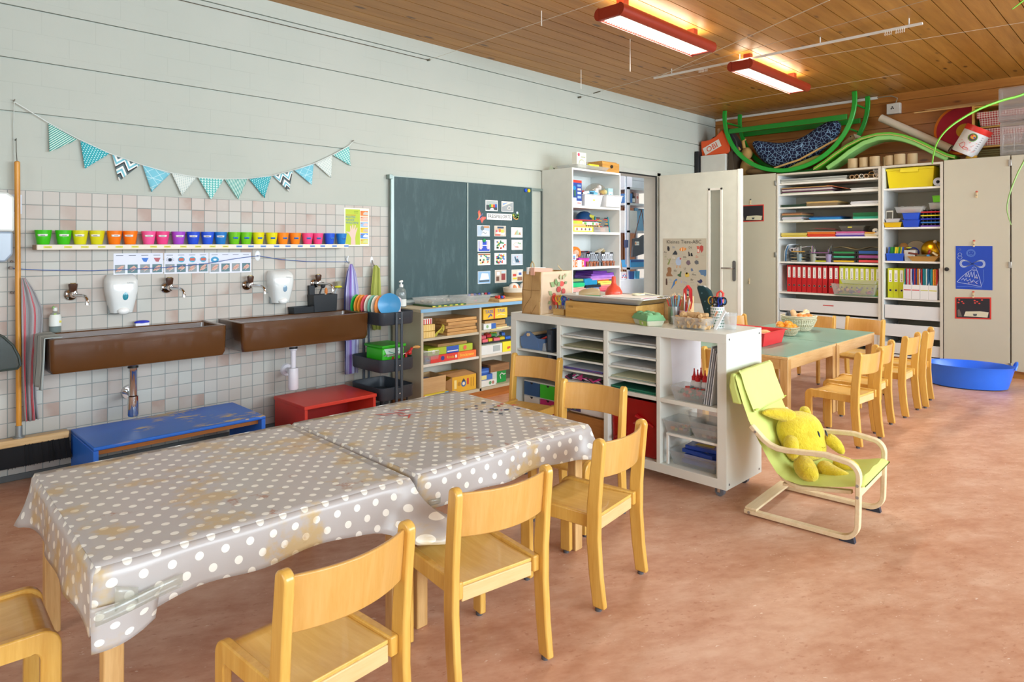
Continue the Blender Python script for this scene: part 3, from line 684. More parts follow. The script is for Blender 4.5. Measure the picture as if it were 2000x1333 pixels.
for i in range(1,22):
    if i == 12: continue
    o = dup(cw if i < 12 else cb,(CX[i],4.447,1.292), U(-.25,.25), CL[i], recolor={'cup_body': M(CC[i],.3,0,.03)})
t = thing('cup_shelf','long narrow cream wall shelf carrying the row of coloured cups','shelf',(1.7,4.45,1.262))
b = MB(M('E3DCCB',.5)); b.box(.736,2.66,4.395, YW,1.262,1.2915); ow('board', b, t, bevel=.002)
b = MB(M('A89078',.6)); b.box(.733,.737,4.397, YW-.002,1.263,1.290); ow('end_grain', b, t)
for i, x in enumerate(CX):
    b = MB(M('DCD84C',.6) if i < 12 else M('5C8FDC',.6)); p = Plane((x+.012,4.395,1.2775),(1,0,0),(0,0,1), b); p.rect(-.019,.019,-.0055,.0055, b.mats[0]); p.up().line([(-.012,0),(.012,0)],.002, M('4C5058',.6)); ow('name_tag', b, t, smooth=False)
# handwashing strips
SK = M('D8A898',.6); SB = M('5E7F86',.6); GR = M('8E9A9E',.6)
def strip(x0, x1, z0, z1, n, label, seed):
    p = Plane((x0, YW, z0),(1,0,0),(0,0,1)); p.card(0, x1-x0,0, z1-z0, M('DFE2F0',.5),.001); w_ = (x1-x0)/n; h = z1-z0; random.seed(seed)
    for i in range(n):
        a = w_*(i+.5); p.l = 3; p.line([(a-w_*.3, h*.9),(a+w_*.25, h*.9)],.003, M('4A4E66',.6))
        if seed == 2 and i: p.disc(a, h*.68,.021, M('4FA8C8',.6),.018); p.up().rect(a-.015, a+.015, h*.62, h*.75, M('D0604A',.6))
        elif seed == 2: p.disc(a, h*.68,.011, M('33405A',.6)); [p.line([(a, h*.68),(a+.026*cos(k), h*.68+.018*sin(k))],.0015, M('33405A',.6)) for k in (.3,.9,2.2,2.8,3.5,4.1,5.3,5.9)]
        elif seed == 1 and i > 1: p.poly([(a-.02, h*.78),(a+.02, h*.78),(a+.008, h*.58),(a-.008, h*.6)], M('3E78D0',.6) if i == 2 else M('B8606A',.6))
        elif seed == 3 and not i: p.disc(a, h*.66,.026, M('3F9CC8',.6),.02); p.up().disc(a, h*.66,.011, M('E8F0F4',.6),.007)
        p.l = 3; p.rect(a-w_*.40, a+w_*.40, h*.07, h*.47, SB if i % 2 else GR); p.up()
        q = U(-.3,.3); p.poly([(a-w_*.34, h*(.16+q*.2)),(a+w_*.1, h*.22),(a+w_*.34, h*(.36-q*.3)),(a+w_*.1, h*.42),(a-w_*.2, h*.3)], SK); p.up().line([(a-w_*.3, h*.2),(a+w_*.2, h*.34)],.002, M('A0705C',.6)); p.line([(a-w_*.1, h*.14),(a+w_*.3, h*.28)],.003, M('E8C8BC',.6))
    top('instruction_strip', p.mb, label,'poster','handwashing picture strips', smooth=False)
strip(1.132,1.407,1.108,1.237,4,'left handwashing picture strip, partly behind the left soap dispenser',1)
strip(1.414,1.684,1.105,1.236,4,'middle handwashing picture strip with the spider drawing',2)
strip(1.690,1.968,1.100,1.236,4,'right handwashing picture strip with the round blue sign',3)
p = Plane((2.69, YW,1.277),(1,0,0),(0,0,1)); p.card(0,.22,0,.293, M('EEF0DC',.5),.001); gc = M('B9CC3A',.6); p.l = 3
p.rect(.01,.138,.01,.283, gc); p.l = 4
for k, wd in enumerate(('RICHTIG','HÄNDE','WASCHEN!')): p.text(wd,.013,.222-.022*k,.023, M('2A6FB0',.6),'LEFT',.95)
p.line([(.014,.238),(.1,.238)],.004, M('C8583C',.6)); p.line([(.085,.268),(.12,.268)],.006, M('8AA828',.6)); p.line([(.085,.256),(.12,.256)],.003, M('6C8A28',.6))
p.poly([(.056,.01),(.060,.06),(.04,.095),(.018,.105),(.018,.112),(.045,.108),(.052,.118),(.05,.155),(.057,.157),(.064,.125),(.070,.165),(.078,.165),(.081,.127),(.092,.162),(.100,.159),(.094,.12),(.11,.145),(.116,.139),(.100,.095),(.095,.06),(.098,.01)], M('E8C6B8',.6))
for k,(c_, d_) in enumerate((('E8823C','C8C8C0'),('E4B49A','D8C0B8'),('9CC0E0','E0C4BC'),('EBC838','C8B8A8'),('4C8CD8','E8EEF4'),('D8CC5C','D0D890'))):
    z1 = .275-.044*k; p.l = 3; p.rect(.142,.21, z1-.04, z1, M(c_,.6)); p.l = 4; p.poly([(.165, z1-.03),(.208, z1-.034),(.208, z1-.012),(.185, z1-.008),(.17, z1-.016)], M(d_,.6)); p.line([(.146, z1-.01),(.16, z1-.01)],.004, M('C0503C',.6))
top('handwashing_poster', p.mb,'bright green poster showing a raised hand, taped to the tiles','poster', smooth=False)
# bunting
ST = [(.65,2.071),(.805,1.976),(.947,1.902),(1.11,1.832),(1.276,1.781),(1.448,1.743),(1.611,1.726),(1.782,1.726),(1.942,1.741),(2.105,1.77),(2.267,1.823),(2.432,1.884),(2.584,1.962),(2.726,2.046),(2.759,2.079)]
t = thing('bunting','turquoise and white fabric bunting hung in a curve across the painted wall','bunting',(1.7,4.49,1.6))
b = MB(M('D8E0DC',.8)); b.tube([(x,4.492, z) for x, z in ST],.0028,6); ow('string', b, t)
b = MB(M('8A8478',.4,.6))
for x, z in ((.65,2.071),(2.759,2.079)): b.cyl((x, YA, z+.006),(x,4.482, z+.01),.0035, n=8)
ow('nail', b, t)
b = MB(M('C4CCC6',.7)); b.tube([(2.759,4.49,2.079),(2.8,4.503,2.075),(2.95,4.506,2.068),(3.05,4.506,2.064)],.0012,5); b.tube([(.65,4.49,2.071),(.647,4.5,1.95),(.65,4.5,1.8),(.652,4.5,1.6)],.0022,5); ow('loose_end', b, t)
TO = [(.805,1.974,.944,1.896),(.958,1.893,1.109,1.832),(1.122,1.826,1.272,1.777),(1.285,1.78,1.447,1.739),(1.452,1.742,1.603,1.723),(1.613,1.724,1.778,1.724),(1.784,1.724,1.938,1.738),(1.949,1.737,2.107,1.77),(2.119,1.771,2.265,1.815),(2.277,1.822,2.429,1.882),(2.439,1.885,2.582,1.96),(2.587,1.960,2.726,2.044)]
TI = [(.809,1.811),(.981,1.732),(1.158,1.672),(1.337,1.616),(1.513,1.601),(1.694,1.585),(1.874,1.594),(2.057,1.615),(2.238,1.665),(2.412,1.726),(2.568,1.79),(2.735,1.893)]
KD = ['stripe','dots','chev','lines','pale','tri','stripe','dots','chev','lines','pale','tri']
def flagmat(k):
    if 'flag_'+k in MATS: return MATS['flag_'+k]
    m, t_, bs = newmat('flag_'+k); uv = nd(t_,'ShaderNodeUVMap').outputs[0]; q = nd(t_,'ShaderNodeSeparateXYZ', i0=uv); u, v = q.outputs[0], q.outputs[1]
    A, W = C('2E9C9C'), C('DDEFEA')
    fr = lambda e: mth(t_,'FRACT', e); mul = lambda a, c: mth(t_,'MULTIPLY', a, c); add = lambda a, c: mth(t_,'ADD', a, c)
    if k == 'stripe': f = mth(t_,'GREATER_THAN', fr(mul(add(u, mul(v,.35)),15.0)),.5); c = mixc(t_, f, C('2F9A90'), C('CFE6DC'))
    elif k == 'dots':
        a = mth(t_,'ABSOLUTE', mth(t_,'SUBTRACT', fr(mul(u,12.0)),.5)); d = mth(t_,'ABSOLUTE', mth(t_,'SUBTRACT', fr(add(mul(v,12.0), mul(mth(t_,'FLOOR', mul(u,12.0)),.5))),.5))
        c = mixc(t_, mth(t_,'LESS_THAN', add(a, d),.32), C('2CA5B0'), C('C9EFF0'))
    elif k == 'chev':
        z = mth(t_,'ABSOLUTE', mth(t_,'SUBTRACT', fr(mul(u,2.2)),.5)); f = fr(add(mul(v,1.9), mul(z,1.3)))
        c = mixc(t_, mth(t_,'LESS_THAN', f,.22), C('F0F2EE'), C('5E7478')); c = mixc(t_, mul(mth(t_,'GREATER_THAN', f,.45), mth(t_,'LESS_THAN', f,.68)), c, C('7CC4D4')); c = mixc(t_, mul(mul(mth(t_,'GREATER_THAN', f,.84), mth(t_,'LESS_THAN', f,1.0)), mth(t_,'GREATER_THAN', u,.2)), c, C('3A3A3C'))
    elif k == 'lines':
        l1 = mth(t_,'LESS_THAN', fr(mul(add(u, v),2.4)),.05); l2 = mth(t_,'LESS_THAN', fr(mul(mth(t_,'SUBTRACT', u, v),2.4)),.05); l3 = mth(t_,'LESS_THAN', fr(mul(v,2.4)),.05)
        c = mixc(t_, mth(t_,'MAXIMUM', l1, mth(t_,'MAXIMUM', l2, l3)), C('7AC4D6'), C('CBE9EE'))
    elif k == 'pale':
        a = mth(t_,'ABSOLUTE', mth(t_,'SUBTRACT', fr(mul(u,13.0)),.5)); d = mth(t_,'ABSOLUTE', mth(t_,'SUBTRACT', fr(mul(v,13.0)),.5)); c = mixc(t_, mth(t_,'LESS_THAN', add(a, d),.3), C('DCE4DE'), C('8FAFAE'))
    else:
        a = fr(mul(u,9.0)); d = fr(mul(v,9.0)); c = mixc(t_, mth(t_,'GREATER_THAN', add(mth(t_,'ABSOLUTE', mth(t_,'SUBTRACT', a,.5)), mul(d,.5)),.45), C('D2ECE6'), C('5CB8B4'))
    setc(t_, bs, c); bs.inputs['Roughness'].default_value = .9; MATS['flag_'+k] = m; return m
for (x0, z0, x1, z1),(tx, tz), k in zip(TO, TI, KD):
    b = MB(flagmat(k)); nn = 6
    def fn(u, v, x0=x0, z0=z0, x1=x1, z1=z1, tx=tx, tz=tz):
        a = x0+(x1-x0)*u; c = z0+(z1-z0)*u; w_ = v**1.0
        return (a+(tx-a)*w_,4.492-.006*sin(PI*u)*v-.004*sin(u*5+x0*9)*v, c+(tz-c)*w_)
    b.grid(fn,8,8, lambda u, v: (u*(1-v)+.5*v, v)); ow('pennant', b, t, solid=.0015)
# sinks
SNK = M('563518',.22,0,.05, None,1,.5)
def sink(x0, x1, label):
    t = thing('trough_sink', label,'sink',((x0+x1)/2,4.3,.61), group='brown trough sinks')
    yf, yb = 4.125, YW; z0, z1 = .61,.80
    def rr(a0, a1, b0, b1, z, r, n=5):
        P = []
        for cx, cy, s_ in ((a1-r, b0+r,-PI/2),(a1-r, b1-r,0),(a0+r, b1-r, PI/2),(a0+r, b0+r, PI)):
            for k in range(n+1): a = s_+PI/2*k/n; P.append((cx+r*cos(a), cy+r*sin(a), z))
        return P
    b = MB(SNK)
    R = [rr(x0+.03, x1-.03, yf+.03, yb, z0,.02), rr(x0+.012, x1-.012, yf+.012, yb, z0+.006,.025), rr(x0+.002, x1-.002, yf+.002, yb, z0+.03,.025), rr(x0, x1, yf, yb, z1-.02,.022), rr(x0, x1, yf, yb, z1-.004,.022), rr(x0+.006, x1-.006, yf+.006, yb, z1,.02),
         rr(x0+.022, x1-.022, yf+.022, yb-.085, z1,.02), rr(x0+.028, x1-.028, yf+.028, yb-.091, z1-.006,.02), rr(x0+.034, x1-.034, yf+.034, yb-.097, z0+.06,.03), rr(x0+.055, x1-.055, yf+.055, yb-.117, z0+.03,.03)]
    b.rings(R); ow('basin', b, t)
    b = MB(CHROME); b.cyl(((x0+x1)/2,4.28, z0+.030),((x0+x1)/2,4.28, z0+.034),.028); ow('drain_strainer', b, t)
    return t
sink(.745,1.652,'left brown trough sink with a cloth over its left rim'); sink(1.745,2.665,'right brown trough sink under the black caddy')
def trap(x, chrome, label, xf):
    m = CHROME if chrome else M('E4E3EA',.4)
    t = thing('drain_trap', label,'drain pipe',(x,4.3,.29), group='sink drains')
    b = MB(BLACK); b.cyl((x,4.3,.61),(x,4.3,.575),.028); ow('seal', b, t)
    b = MB(m); b.lathe([(.024,.285),(.024,.262),(.021,.258),(.021,.12),(.029,.115),(.029,.10),(.029,.01),(.026,0),(.0,0)] if chrome else [(.025,.285),(.025,.27),(.018,.265),(.018,.15),(.032,.148),(.034,.14),(.034,.01),(.03,0),(0,0)],(x,4.3,.295)); ow('trap_body', b, t)
    b = MB(m); b.tube([(x,4.31,.392),(x+(xf-x)*.3,4.36,.394),(xf,4.47,.396),(xf, YW,.396)],.019,12); ow('wall_pipe', b, t)
    b = MB(m); b.cyl((xf, YW,.396),(xf, YW-.014,.396),.046,.04,24); ow('flange', b, t)
trap(1.181, True,'chrome drain trap under the left sink',1.215); trap(2.173, False,'white plastic drain trap under the right sink',2.225)
def tap(x, z, label, lean=0):
    t = thing('wall_tap', label,'tap',(x, YW, z),0,'wall taps above the sinks')
    b = MB(CHROME); b.lathe([(.0,0),(.034,0),(.036,.006),(.03,.014),(.018,.02)], axis=Matrix.Rotation(PI/2,3,'X')); obj('rosette', b, t)
    b = MB(CHROME); b.tube([(0,-.01,0),(0,-.07,0)], [.017,.018],16); b.tube([(0,-.06,0),(.004,-.06,.012),(.005,-.058,.022)],.013,12); obj('valve_body', b, t)
    b = MB(CHROME); b.tube([(0,-.06,0),(.012,-.09,-.002),(.03,-.14,-.002),(.036,-.165,-.006),(.04,-.18,-.02),(.041,-.184,-.04),(.041,-.184,-.052)], [.012,.010,.009,.009,.009,.010,.011],14); obj('spout', b, t)
    b = MB(M('4A2E20',.3)); n = 8
    b.lathe([(.0,.018),(.016,.018),(.019,.024),(.0235,.055),(.0225,.063),(.0,.066)],(0,-.055,0), n=n); obj('handle', b, t)
    b = MB(M('B9A468',.2,.8)); b.cyl((0,-.055,.064),(0,-.055,.0675),.0145, n=8); obj('handle_cap', b, t)
    return t
tp = tap(.915,1.005,'leftmost wall tap, left of the left soap dispenser')
dup(tp,(1.428, YW,1.02),0,'second wall tap from the left, right of the left soap dispenser'); dup(tp,(1.94, YW,1.013),0,'third wall tap from the left, above the right sink, left of the soap dispenser'); dup(tp,(2.444, YW,1.005),0,'rightmost wall tap, above the black caddy')
def dispenser(x, z, win, label, h=.225):
    t = thing('soap_dispenser', label,'soap dispenser',(x, YW, z),0,'white soap dispensers')
    R = []
    for k in range(13):
        v = k/12; zz = h*v; hw = .060+.022*sin(PI*min(1, v*1.05+.12)/2)**1.0*(1 if v > .1 else .96); hw = .058+.028*min(1, v*1.6) if v < .8 else .086-.016*((v-.8)/.2)**2
        dp = .085+.02*sin(PI*v*.9); dp = dp-.05*max(0,(v-.82)/.18)**2
        R.append([(hw*sx*abs(c_)**.0 if False else hw*q,-dp*math.sqrt(max(0,1-abs(q)**5))*.45-dp*.55 if abs(q) < 1 else -dp*.5, zz) for q in (-1,-.9,-.7,-.4,0,.4,.7,.9,1)]+[(hw*.96,0, zz),(-hw*.96,0, zz)])
    b = MB(M('E4E9E8',.22,0,.02, None,1,.3)); b.rings(R); obj('cover', b, t)
    b = MB(M('9CA4A6',.4)); b.box(-.064,.064,-.03,0,-.004, h-.01); obj('back_plate', b, t)
    b = MB(M(win,.15)); b.ball((.006,-.100,.105),(.021,.006,.03)); obj('level_window', b, t)
    b = MB(M('F2F4F2',.2)); b.ball((0,-.088,.012),(.034,.02,.022)); obj('push_lever', b, t)
    b = MB(); glyph(b,'SoftCare',(.034,-.1042, h*.79),.011, RA,'CENTER', M('9A9EA2',.5)); obj('lettering', b, t, smooth=False)
dispenser(1.163,.886,'2C8CA0','left soap dispenser with a blue-green window'); dispenser(2.158,.884,'7F9FB8','right soap dispenser with a grey window')
# dispenser at the photo's left edge
t = thing('towel_dispenser','white dispenser cut off at the left edge of the photo, behind the broom handle','dispenser',(.52,4.43,1.2))
b = MB(M('E0E6E2',.25)); b.prism([(.40,1.36),(.40,1.545),(.425,1.57),(.60,1.57),(.632,1.545),(.632,1.36)],'y',4.36, YW); ow('cover', b, t, bevel=.012, seg=3)
b = MB(clear('AFC0D2',.8,.2)); b.prism([(.405,1.36),(.627,1.36),(.627,1.24),(.595,1.20),(.435,1.20),(.405,1.24)],'y',4.37, YW); ow('tank', b, t, bevel=.01)
p = Plane((.63, YW,1.46),(1,0,0),(0,0,1)); p.card(0,.055,0,.105, M('C8D4E4',.4),.001); p.rect(.006,.04,.02,.075, M('3A6EB4',.4)); p.rect(.006,.04,.01,.02, M('20365C',.4))
top('sticker', p.mb,'small blue and white sticker on the tiles behind the broom handle','sticker', smooth=False)
# broom hanging from a nail
t = thing('broom','broom with a yellow wooden handle hanging on the tiled wall','broom',(.66,4.44,.1))
HY = wood('broom_handle_wood','C07C22','DFA03E','z',.35)
b = MB(HY); b.tube([(.658,4.465,1.745),(.6585,4.465,1.74),(.66,4.455,1.2),(.663,4.445,.31)], [.008,.013,.013,.013],14); ow('handle', b, t)
b = MB(M('9AA0A0',.4,.6)); b.cyl((.663,4.445,.31),(.663,4.444,.25),.0165); b.cyl((.663,4.444,.252),(.663,4.444,.245),.028); ow('ferrule', b, t)
b = MB(wood('broom_block','C79E66','E6C794','x')); b.box(.43,.89,4.412,4.476,.205,.245); ow('block', b, t, bevel=.006)
b = MB(M('14161A',.9)); random.seed(3)
b.frustum((.665,4.444,.098),(.47,.088),(.44,.056),.107)
for i in range(240):
    x = U(.435,.895); y = U(4.412,4.476); b.cyl((x, y,.21),(x+(x-.66)*.06+U(-.006,.006), y+(y-4.444)*.5,.088+U(0,.012)),.0024,.0016,5)
ow('bristles', b, t, smooth=False)
b = MB(M('5C5A50',.6)); b.tube([(.6585,4.465,1.735),(.656,4.475,1.80),(.657,4.485,1.862)],.002,5); b.cyl((.657, YA,1.864),(.657,4.48,1.868),.003, n=8); ow('hanging_loop', b, t)
# dustpan hanging
t = thing('dustpan','dark translucent rounded dustpan hanging at the left edge of the photo','dustpan',(.56,4.35,.635))
b = MB(clear('3E4A48',.82,.2)); b.prism([(.40,.66),(.40,.83),(.52,.845),(.58,.81),(.62,.76),(.645,.70),(.65,.66),(.64,.638),(.40,.634)],'y',4.33,4.336); ow('scoop', b, t, bevel=.002)
b = MB(M('39443F',.4)); b.tube([(.40,4.325,.84),(.52,4.325,.848),(.58,4.325,.813),(.62,4.325,.763),(.646,4.325,.70),(.652,4.325,.655),(.64,4.325,.638),(.40,4.325,.632)],.006,6); ow('rim', b, t)
b = MB(M('39443F',.4)); b.tube([(.46,4.35,.83),(.46,4.44,.86),(.46, YW,.88)],.006,6); ow('hook', b, t)
# hook and line
b = MB(); b.use(M('2E5FA8',.6)); PT = [(.633,4.475,1.164),(.70,4.472,1.155),(.778,4.47,1.149),(1.013,4.468,1.139),(1.2,4.468,1.142),(1.401,4.468,1.147),(1.647,4.472,1.164),(1.85,4.48,1.195),(1.976,4.485,1.209),(2.014,4.485,1.213),(2.05,4.485,1.205),(2.18,4.48,1.183),(2.366,4.478,1.166),(2.55,4.478,1.160),(2.712,4.482,1.156)]
b.tube(PT,.0022,6); top('washing_line', b,'thin blue cord strung along the tiles between small hooks','cord')
t = thing('adhesive_hook','white oval plastic hook holding up the blue cord in the middle','hook',(2.014, YW,1.21), group='small hooks on the tiles')
b = MB(M('ECEEEE',.3)); b.ball((2.014, YW,1.212),(.021,.006,.036)); ow('pad', b, t)
b = MB(M('ECEEEE',.3)); b.tube([(2.014, YW-.004,1.215),(2.014, YW-.02,1.205),(2.014, YW-.022,1.217)],.004,8); ow('prong', b, t)
t = thing('adhesive_hook','small metal hook carrying the striped towels and the end of the blue cord','hook',(2.71, YW,1.15), group='small hooks on the tiles')
b = MB(M('B8BCC0',.3,.8)); b.tube([(2.70, YW-.003,1.20),(2.71, YW-.004,1.16),(2.712, YW-.03,1.145),(2.714, YW-.034,1.16)],.004,8); b.tube([(2.722, YW-.003,1.20),(2.712, YW-.004,1.16)],.003,6); ow('prong', b, t)
t = thing('adhesive_hook','silver hook holding the greenish cloth beside the chalkboard','hook',(2.935, YW,1.12), group='small hooks on the tiles')
b = MB(M('E2E6E6',.3)); b.ball((2.935, YW,1.165),(.014,.004,.028)); ow('pad', b, t)
b = MB(M('B8BCC0',.25,.9)); b.tube([(2.935, YW-.004,1.165),(2.935, YW-.02,1.13),(2.935, YW-.034,1.115),(2.937, YW-.036,1.13)],.0045,8); ow('prong', b, t)
t = thing('adhesive_hook','dark small hook behind the broom handle where the blue cord starts','hook',(.633, YW,1.16), group='small hooks on the tiles')
b = MB(M('5A4A40',.4,.5)); b.cyl((.633, YW,1.165),(.633,4.47,1.165),.008); b.cyl((.640, YW,1.20),(.640,4.488,1.20),.006); b.cyl((.640, YW,1.03),(.640,4.48,1.03),.007); ow('prong', b, t)
def hang(name, label, cat, mat, outline, y, ruff=.012, seed=0, n=16, uvx=.2, group=None):
    """hanging textile: outline = [(z, xleft, xright)] from top to bottom"""
    b = MB(mat)
    def fn(u, v):
        k = v*(len(outline)-1); i = min(int(k), len(outline)-2); f = k-i
        z, a, c = (outline[i][j]*(1-f)+outline[i+1][j]*f for j in range(3)); w_ = (c-a)
        return (a+w_*u, y-ruff*sin(u*11+seed)*(.3+v)-ruff*.6*sin(u*23+seed*2+v*3)*(.3+v)-.006, z+.004*sin(u*9+seed)*v)
    b.grid(fn,28, n, lambda u, v: (u*uvx, v)); return top(name, b, label, cat, group, solid=.004)
hang('hand_towel','grey woven towel with red stripes hanging behind the broom handle','towel', mat_stripes('grey_red_towel','A8A6A8', [(.10,.14,'C83444'),(.16,.19,'C83444'),(.58,.62,'C83444'),(.64,.67,'C83444')],'x',.2), [(1.11,.672,.69),(1.04,.672,.73),(.93,.672,.77),(.8,.674,.765),(.65,.676,.745),(.5,.68,.738),(.33,.685,.75)],4.44,.012,1)
hang('hand_towel','purple and blue striped towel hanging beside the black caddy','towel', mat_stripes('purple_blue_towel','B9B4DC', [(0,.1,'2B2E5C'),(.2,.26,'D8D8EC'),(.36,.5,'8C6CC0'),(.5,.62,'B8C4EC'),(.7,.8,'3C5CC4'),(.88,.93,'DCDCF0')],'x',.2), [(1.14,2.70,2.722),(1.08,2.675,2.75),(.95,2.65,2.775),(.75,2.645,2.785),(.55,2.65,2.78),(.31,2.65,2.775)],4.45,.014,2)
hang('cleaning_cloth','yellow-green cloth hanging from a hook beside the chalkboard','cloth', M('A9B058',.9,0,.2), [(1.125,2.925,2.948),(1.10,2.915,2.975),(.95,2.895,2.985),(.75,2.885,2.99),(.62,2.92,2.975)],4.462,.010,3)
# cloth over left sink corner
b = MB(mat_stripes('grey_striped_cloth','AEB8B6', [(.1,.16,'50585C'),(.3,.34,'50585C'),(.72,.78,'DDE2E0')],'x',.2))
def fn(u, v):
    s_ = v*.36; x = .745; yy = 4.15+.30*u
    if s_ < .09: p_ = (x+.06*(1-s_/.09), yy,.803+.002)
    else: p_ = (x-.012-.008*sin(u*13)*v-.012*v, yy+.004*sin(v*8)-.03*v*(u-.5),.803-(s_-.09)*1.0)
    return p_
b.grid(fn,14,20, lambda u, v: (u*.4, v)); top('dish_cloth', b,'grey striped cloth draped over the left corner of the left sink','cloth', solid=.004)
# bottle and brush on the left sink ledge
t = thing('soap_bottle','clear soap bottle with green and white label on the left end of the sink','bottle',(.83,4.455,.8))
b = MB(clear('C8D4CC',.5,.1)); b.lathe([(0,0),(.027,0),(.029,.006),(.029,.085),(.022,.105),(.012,.113),(.012,.12),(0,.12)]); obj('bottle_body', b, t)
b = MB(M('E6EAE4',.5)); b.lathe([(.0295,.035),(.0295,.085),(.024,.10)]); obj('label_sleeve', b, t)
b = MB(M('D8C83C',.5)); b.obox((.018,-.025,.06),(.014,.002,.012)); b.use(M('8FB84A',.5)); b.obox((-.004,-.022,.1),(.012,.002,.014)); obj('label_print', b, t)
b = MB(M('5E7478',.5)); b.lathe([(0,.003),(.025,.003),(.026,.03),(.020,.034),(0,.034)]); obj('contents', b, t)
b = MB(M('DDE2DC',.3)); b.cyl((0,0,.12),(0,0,.138),.011); b.use(M('8DBB6A',.4)); b.cyl((-.004,0,.136),(-.012,0,.142),.008); obj('cap', b, t)
t = thing('nail_brush','blue nail brush lying on the left sink ledge','brush',(1.275,4.465,.80))
b = MB(M('2233C0',.35)); b.ball((0,0,.019),(.043,.018,.011)); obj('brush_back', b, t)
b = MB(M('E6E8F0',.8)); b.box(-.037,.037,-.014,.014,0,.014); obj('bristles', b, t)
# black caddy with brushes on the right sink
t = thing('sink_caddy','black stepped caddy with brushes on the right sink ledge','caddy',(2.4,4.43,.80))
b = MB(M('1B2026',.45)); b.tray((2.31,4.448,.80),(.155,.085),(.165,.092),.045,.003); ow('low_tray', b, t, bevel=.002)
b = MB(M('1B2026',.45)); b.tray((2.475,4.448,.80),(.18,.095),(.19,.1),.125,.004); b.box(2.385,2.43,4.475,4.50,.92,.99); ow('tall_holder', b, t, bevel=.002)
def brush(label, pts, head, hc, hr, hm, nm='dish_brush'):
    t_ = thing(nm, label,'brush', pts[0], group='brushes standing in the caddy'); b = MB(hm[0]); b.tube(pts,.006,8); ow('handle', b, t_)
    b = MB(hm[1]); random.seed(8)
    b.ball(head, hr,12,8); ow('brush_head', b, t_)
    if len(hm) > 2:
        b = MB(hm[2])
        for i in range(70):
            a = U(0,2*PI); q = U(.2,1); b.cyl((head[0]+cos(a)*q*.02, head[1]+sin(a)*q*.01, head[2]),(head[0]+cos(a)*q*.032, head[1]+sin(a)*q*.02, head[2]+.04),.0012, n=4)
        ow('bristles', b, t_)
brush('black-handled brush leaning in the caddy below the rightmost tap', [(2.44,4.44,.82),(2.455,4.45,.93),(2.475,4.45,.985)],(2.48,4.45,.99),0,(.020,.014,.024),(BLACK, M('23262B',.6)))
brush('brush with an orange and white grip in the caddy', [(2.49,4.44,.82),(2.495,4.44,.93)],(2.50,4.44,.945),0,(.012,.01,.028),(M('CFCAB8',.6), M('D8803C',.6)))
brush('dish brush with a yellow rim and pale bristles behind the caddy', [(2.56,4.45,.83),(2.585,4.46,.93),(2.605,4.46,.965)],(2.612,4.46,.972),0,(.032,.02,.010),(M('9AA4AA',.5), M('DCD830',.5), M('B9B49A',.8)))
# benches
t = thing('step_bench','long blue wooden bench with worn paint under the left sink','bench',(1.36,4.22,0))
BL = mat_worn('worn_blue_paint','2A78EA','D8C08C',.5,6.0)
b = MB(BL); b.box(.905,1.825,3.965,4.46,.22,.24); ow('seat_board', b, t, bevel=.006)
b = MB(M('2E78EA',.4)); b.box(.905,.93,3.97,4.455,0,.22); ow('side_panel', b, t, bevel=.003)
b = MB(M('2E78EA',.4)); b.box(1.80,1.825,3.97,4.455,0,.22); ow('side_panel', b, t, bevel=.003)
b = MB(wood('bench_rail','A8632C','C07C3C','x')); b.box(.93,1.80,4.02,4.045,.185,.22); b.box(.93,1.80,4.38,4.405,.1,.22); ow('rail', b, t)
t = thing('step_stool','red wooden step stool under the right sink','stool',(2.36,4.18,0))
RD = M('D23A2A',.4,0,.05)
b = MB(RD); b.box(2.08,2.625,3.965,4.40,.225,.248); ow('seat_board', b, t, bevel=.003)
for x in (2.085,2.60): b = MB(RD); b.box(x, x+.02,3.97,4.395,0,.225); ow('side_panel', b, t, bevel=.002)
b = MB(M('A01E1C',.4)); b.box(2.105,2.60,4.31,4.33,.06,.225); ow('back_rail', b, t)

# ================================================================ CHALKBOARD
cbd = t = thing('chalkboard','dark green chalkboard in two panels with an aluminium frame','chalkboard',(3.92,4.48,.835))
b = MB(CHALK); b.box(3.12,3.900,4.474,4.486,.835,1.836); ow('left_panel', b, t, smooth=False)
b = MB(CHALK); b.box(3.914,4.735,4.474,4.486,.835,1.836); ow('right_panel', b, t, smooth=False)
b = MB(M('9FB0AC',.35,.5)); b.box(3.092,3.12,4.466,4.49,.70,1.842); b.box(3.900,3.914,4.468,4.488,.835,1.84); b.box(4.735,4.742,4.468,4.488,.835,1.84); b.box(3.12,4.735,4.468,4.488,1.836,1.842); b.box(3.12,4.735,4.468,4.488,.828,.835); ow('frame', b, t, bevel=.001)
b = MB(M('8FA09C',.35,.5)); b.box(3.072,3.105,4.46, YA,1.815,1.85); b.box(4.742,4.915,4.488, YA,1.815,1.84); b.box(3.08,4.915,4.489, YA,1.818,1.836); ow('wall_rail', b, t, bevel=.002)
b = MB(M('5A6664',.5)); b.box(3.12,4.735,4.487,4.489,.835,1.836); b.box(4.905,4.912,4.49, YA,.8,1.83); ow('backing', b, t)
YB = 4.474
p = Plane((4.142, YB,1.515),(1,0,0),(0,0,1)); p.card(0,.322,0,.058, PAPERW,.001); p.text('FREISPIELORTE',.161,.030,.045, M('3C4650',.6), sx=1.02); top('title_card', p.mb,'white card reading FREISPIELORTE on the chalkboard','card', smooth=False)
PH = 'activity photos on the chalkboard'
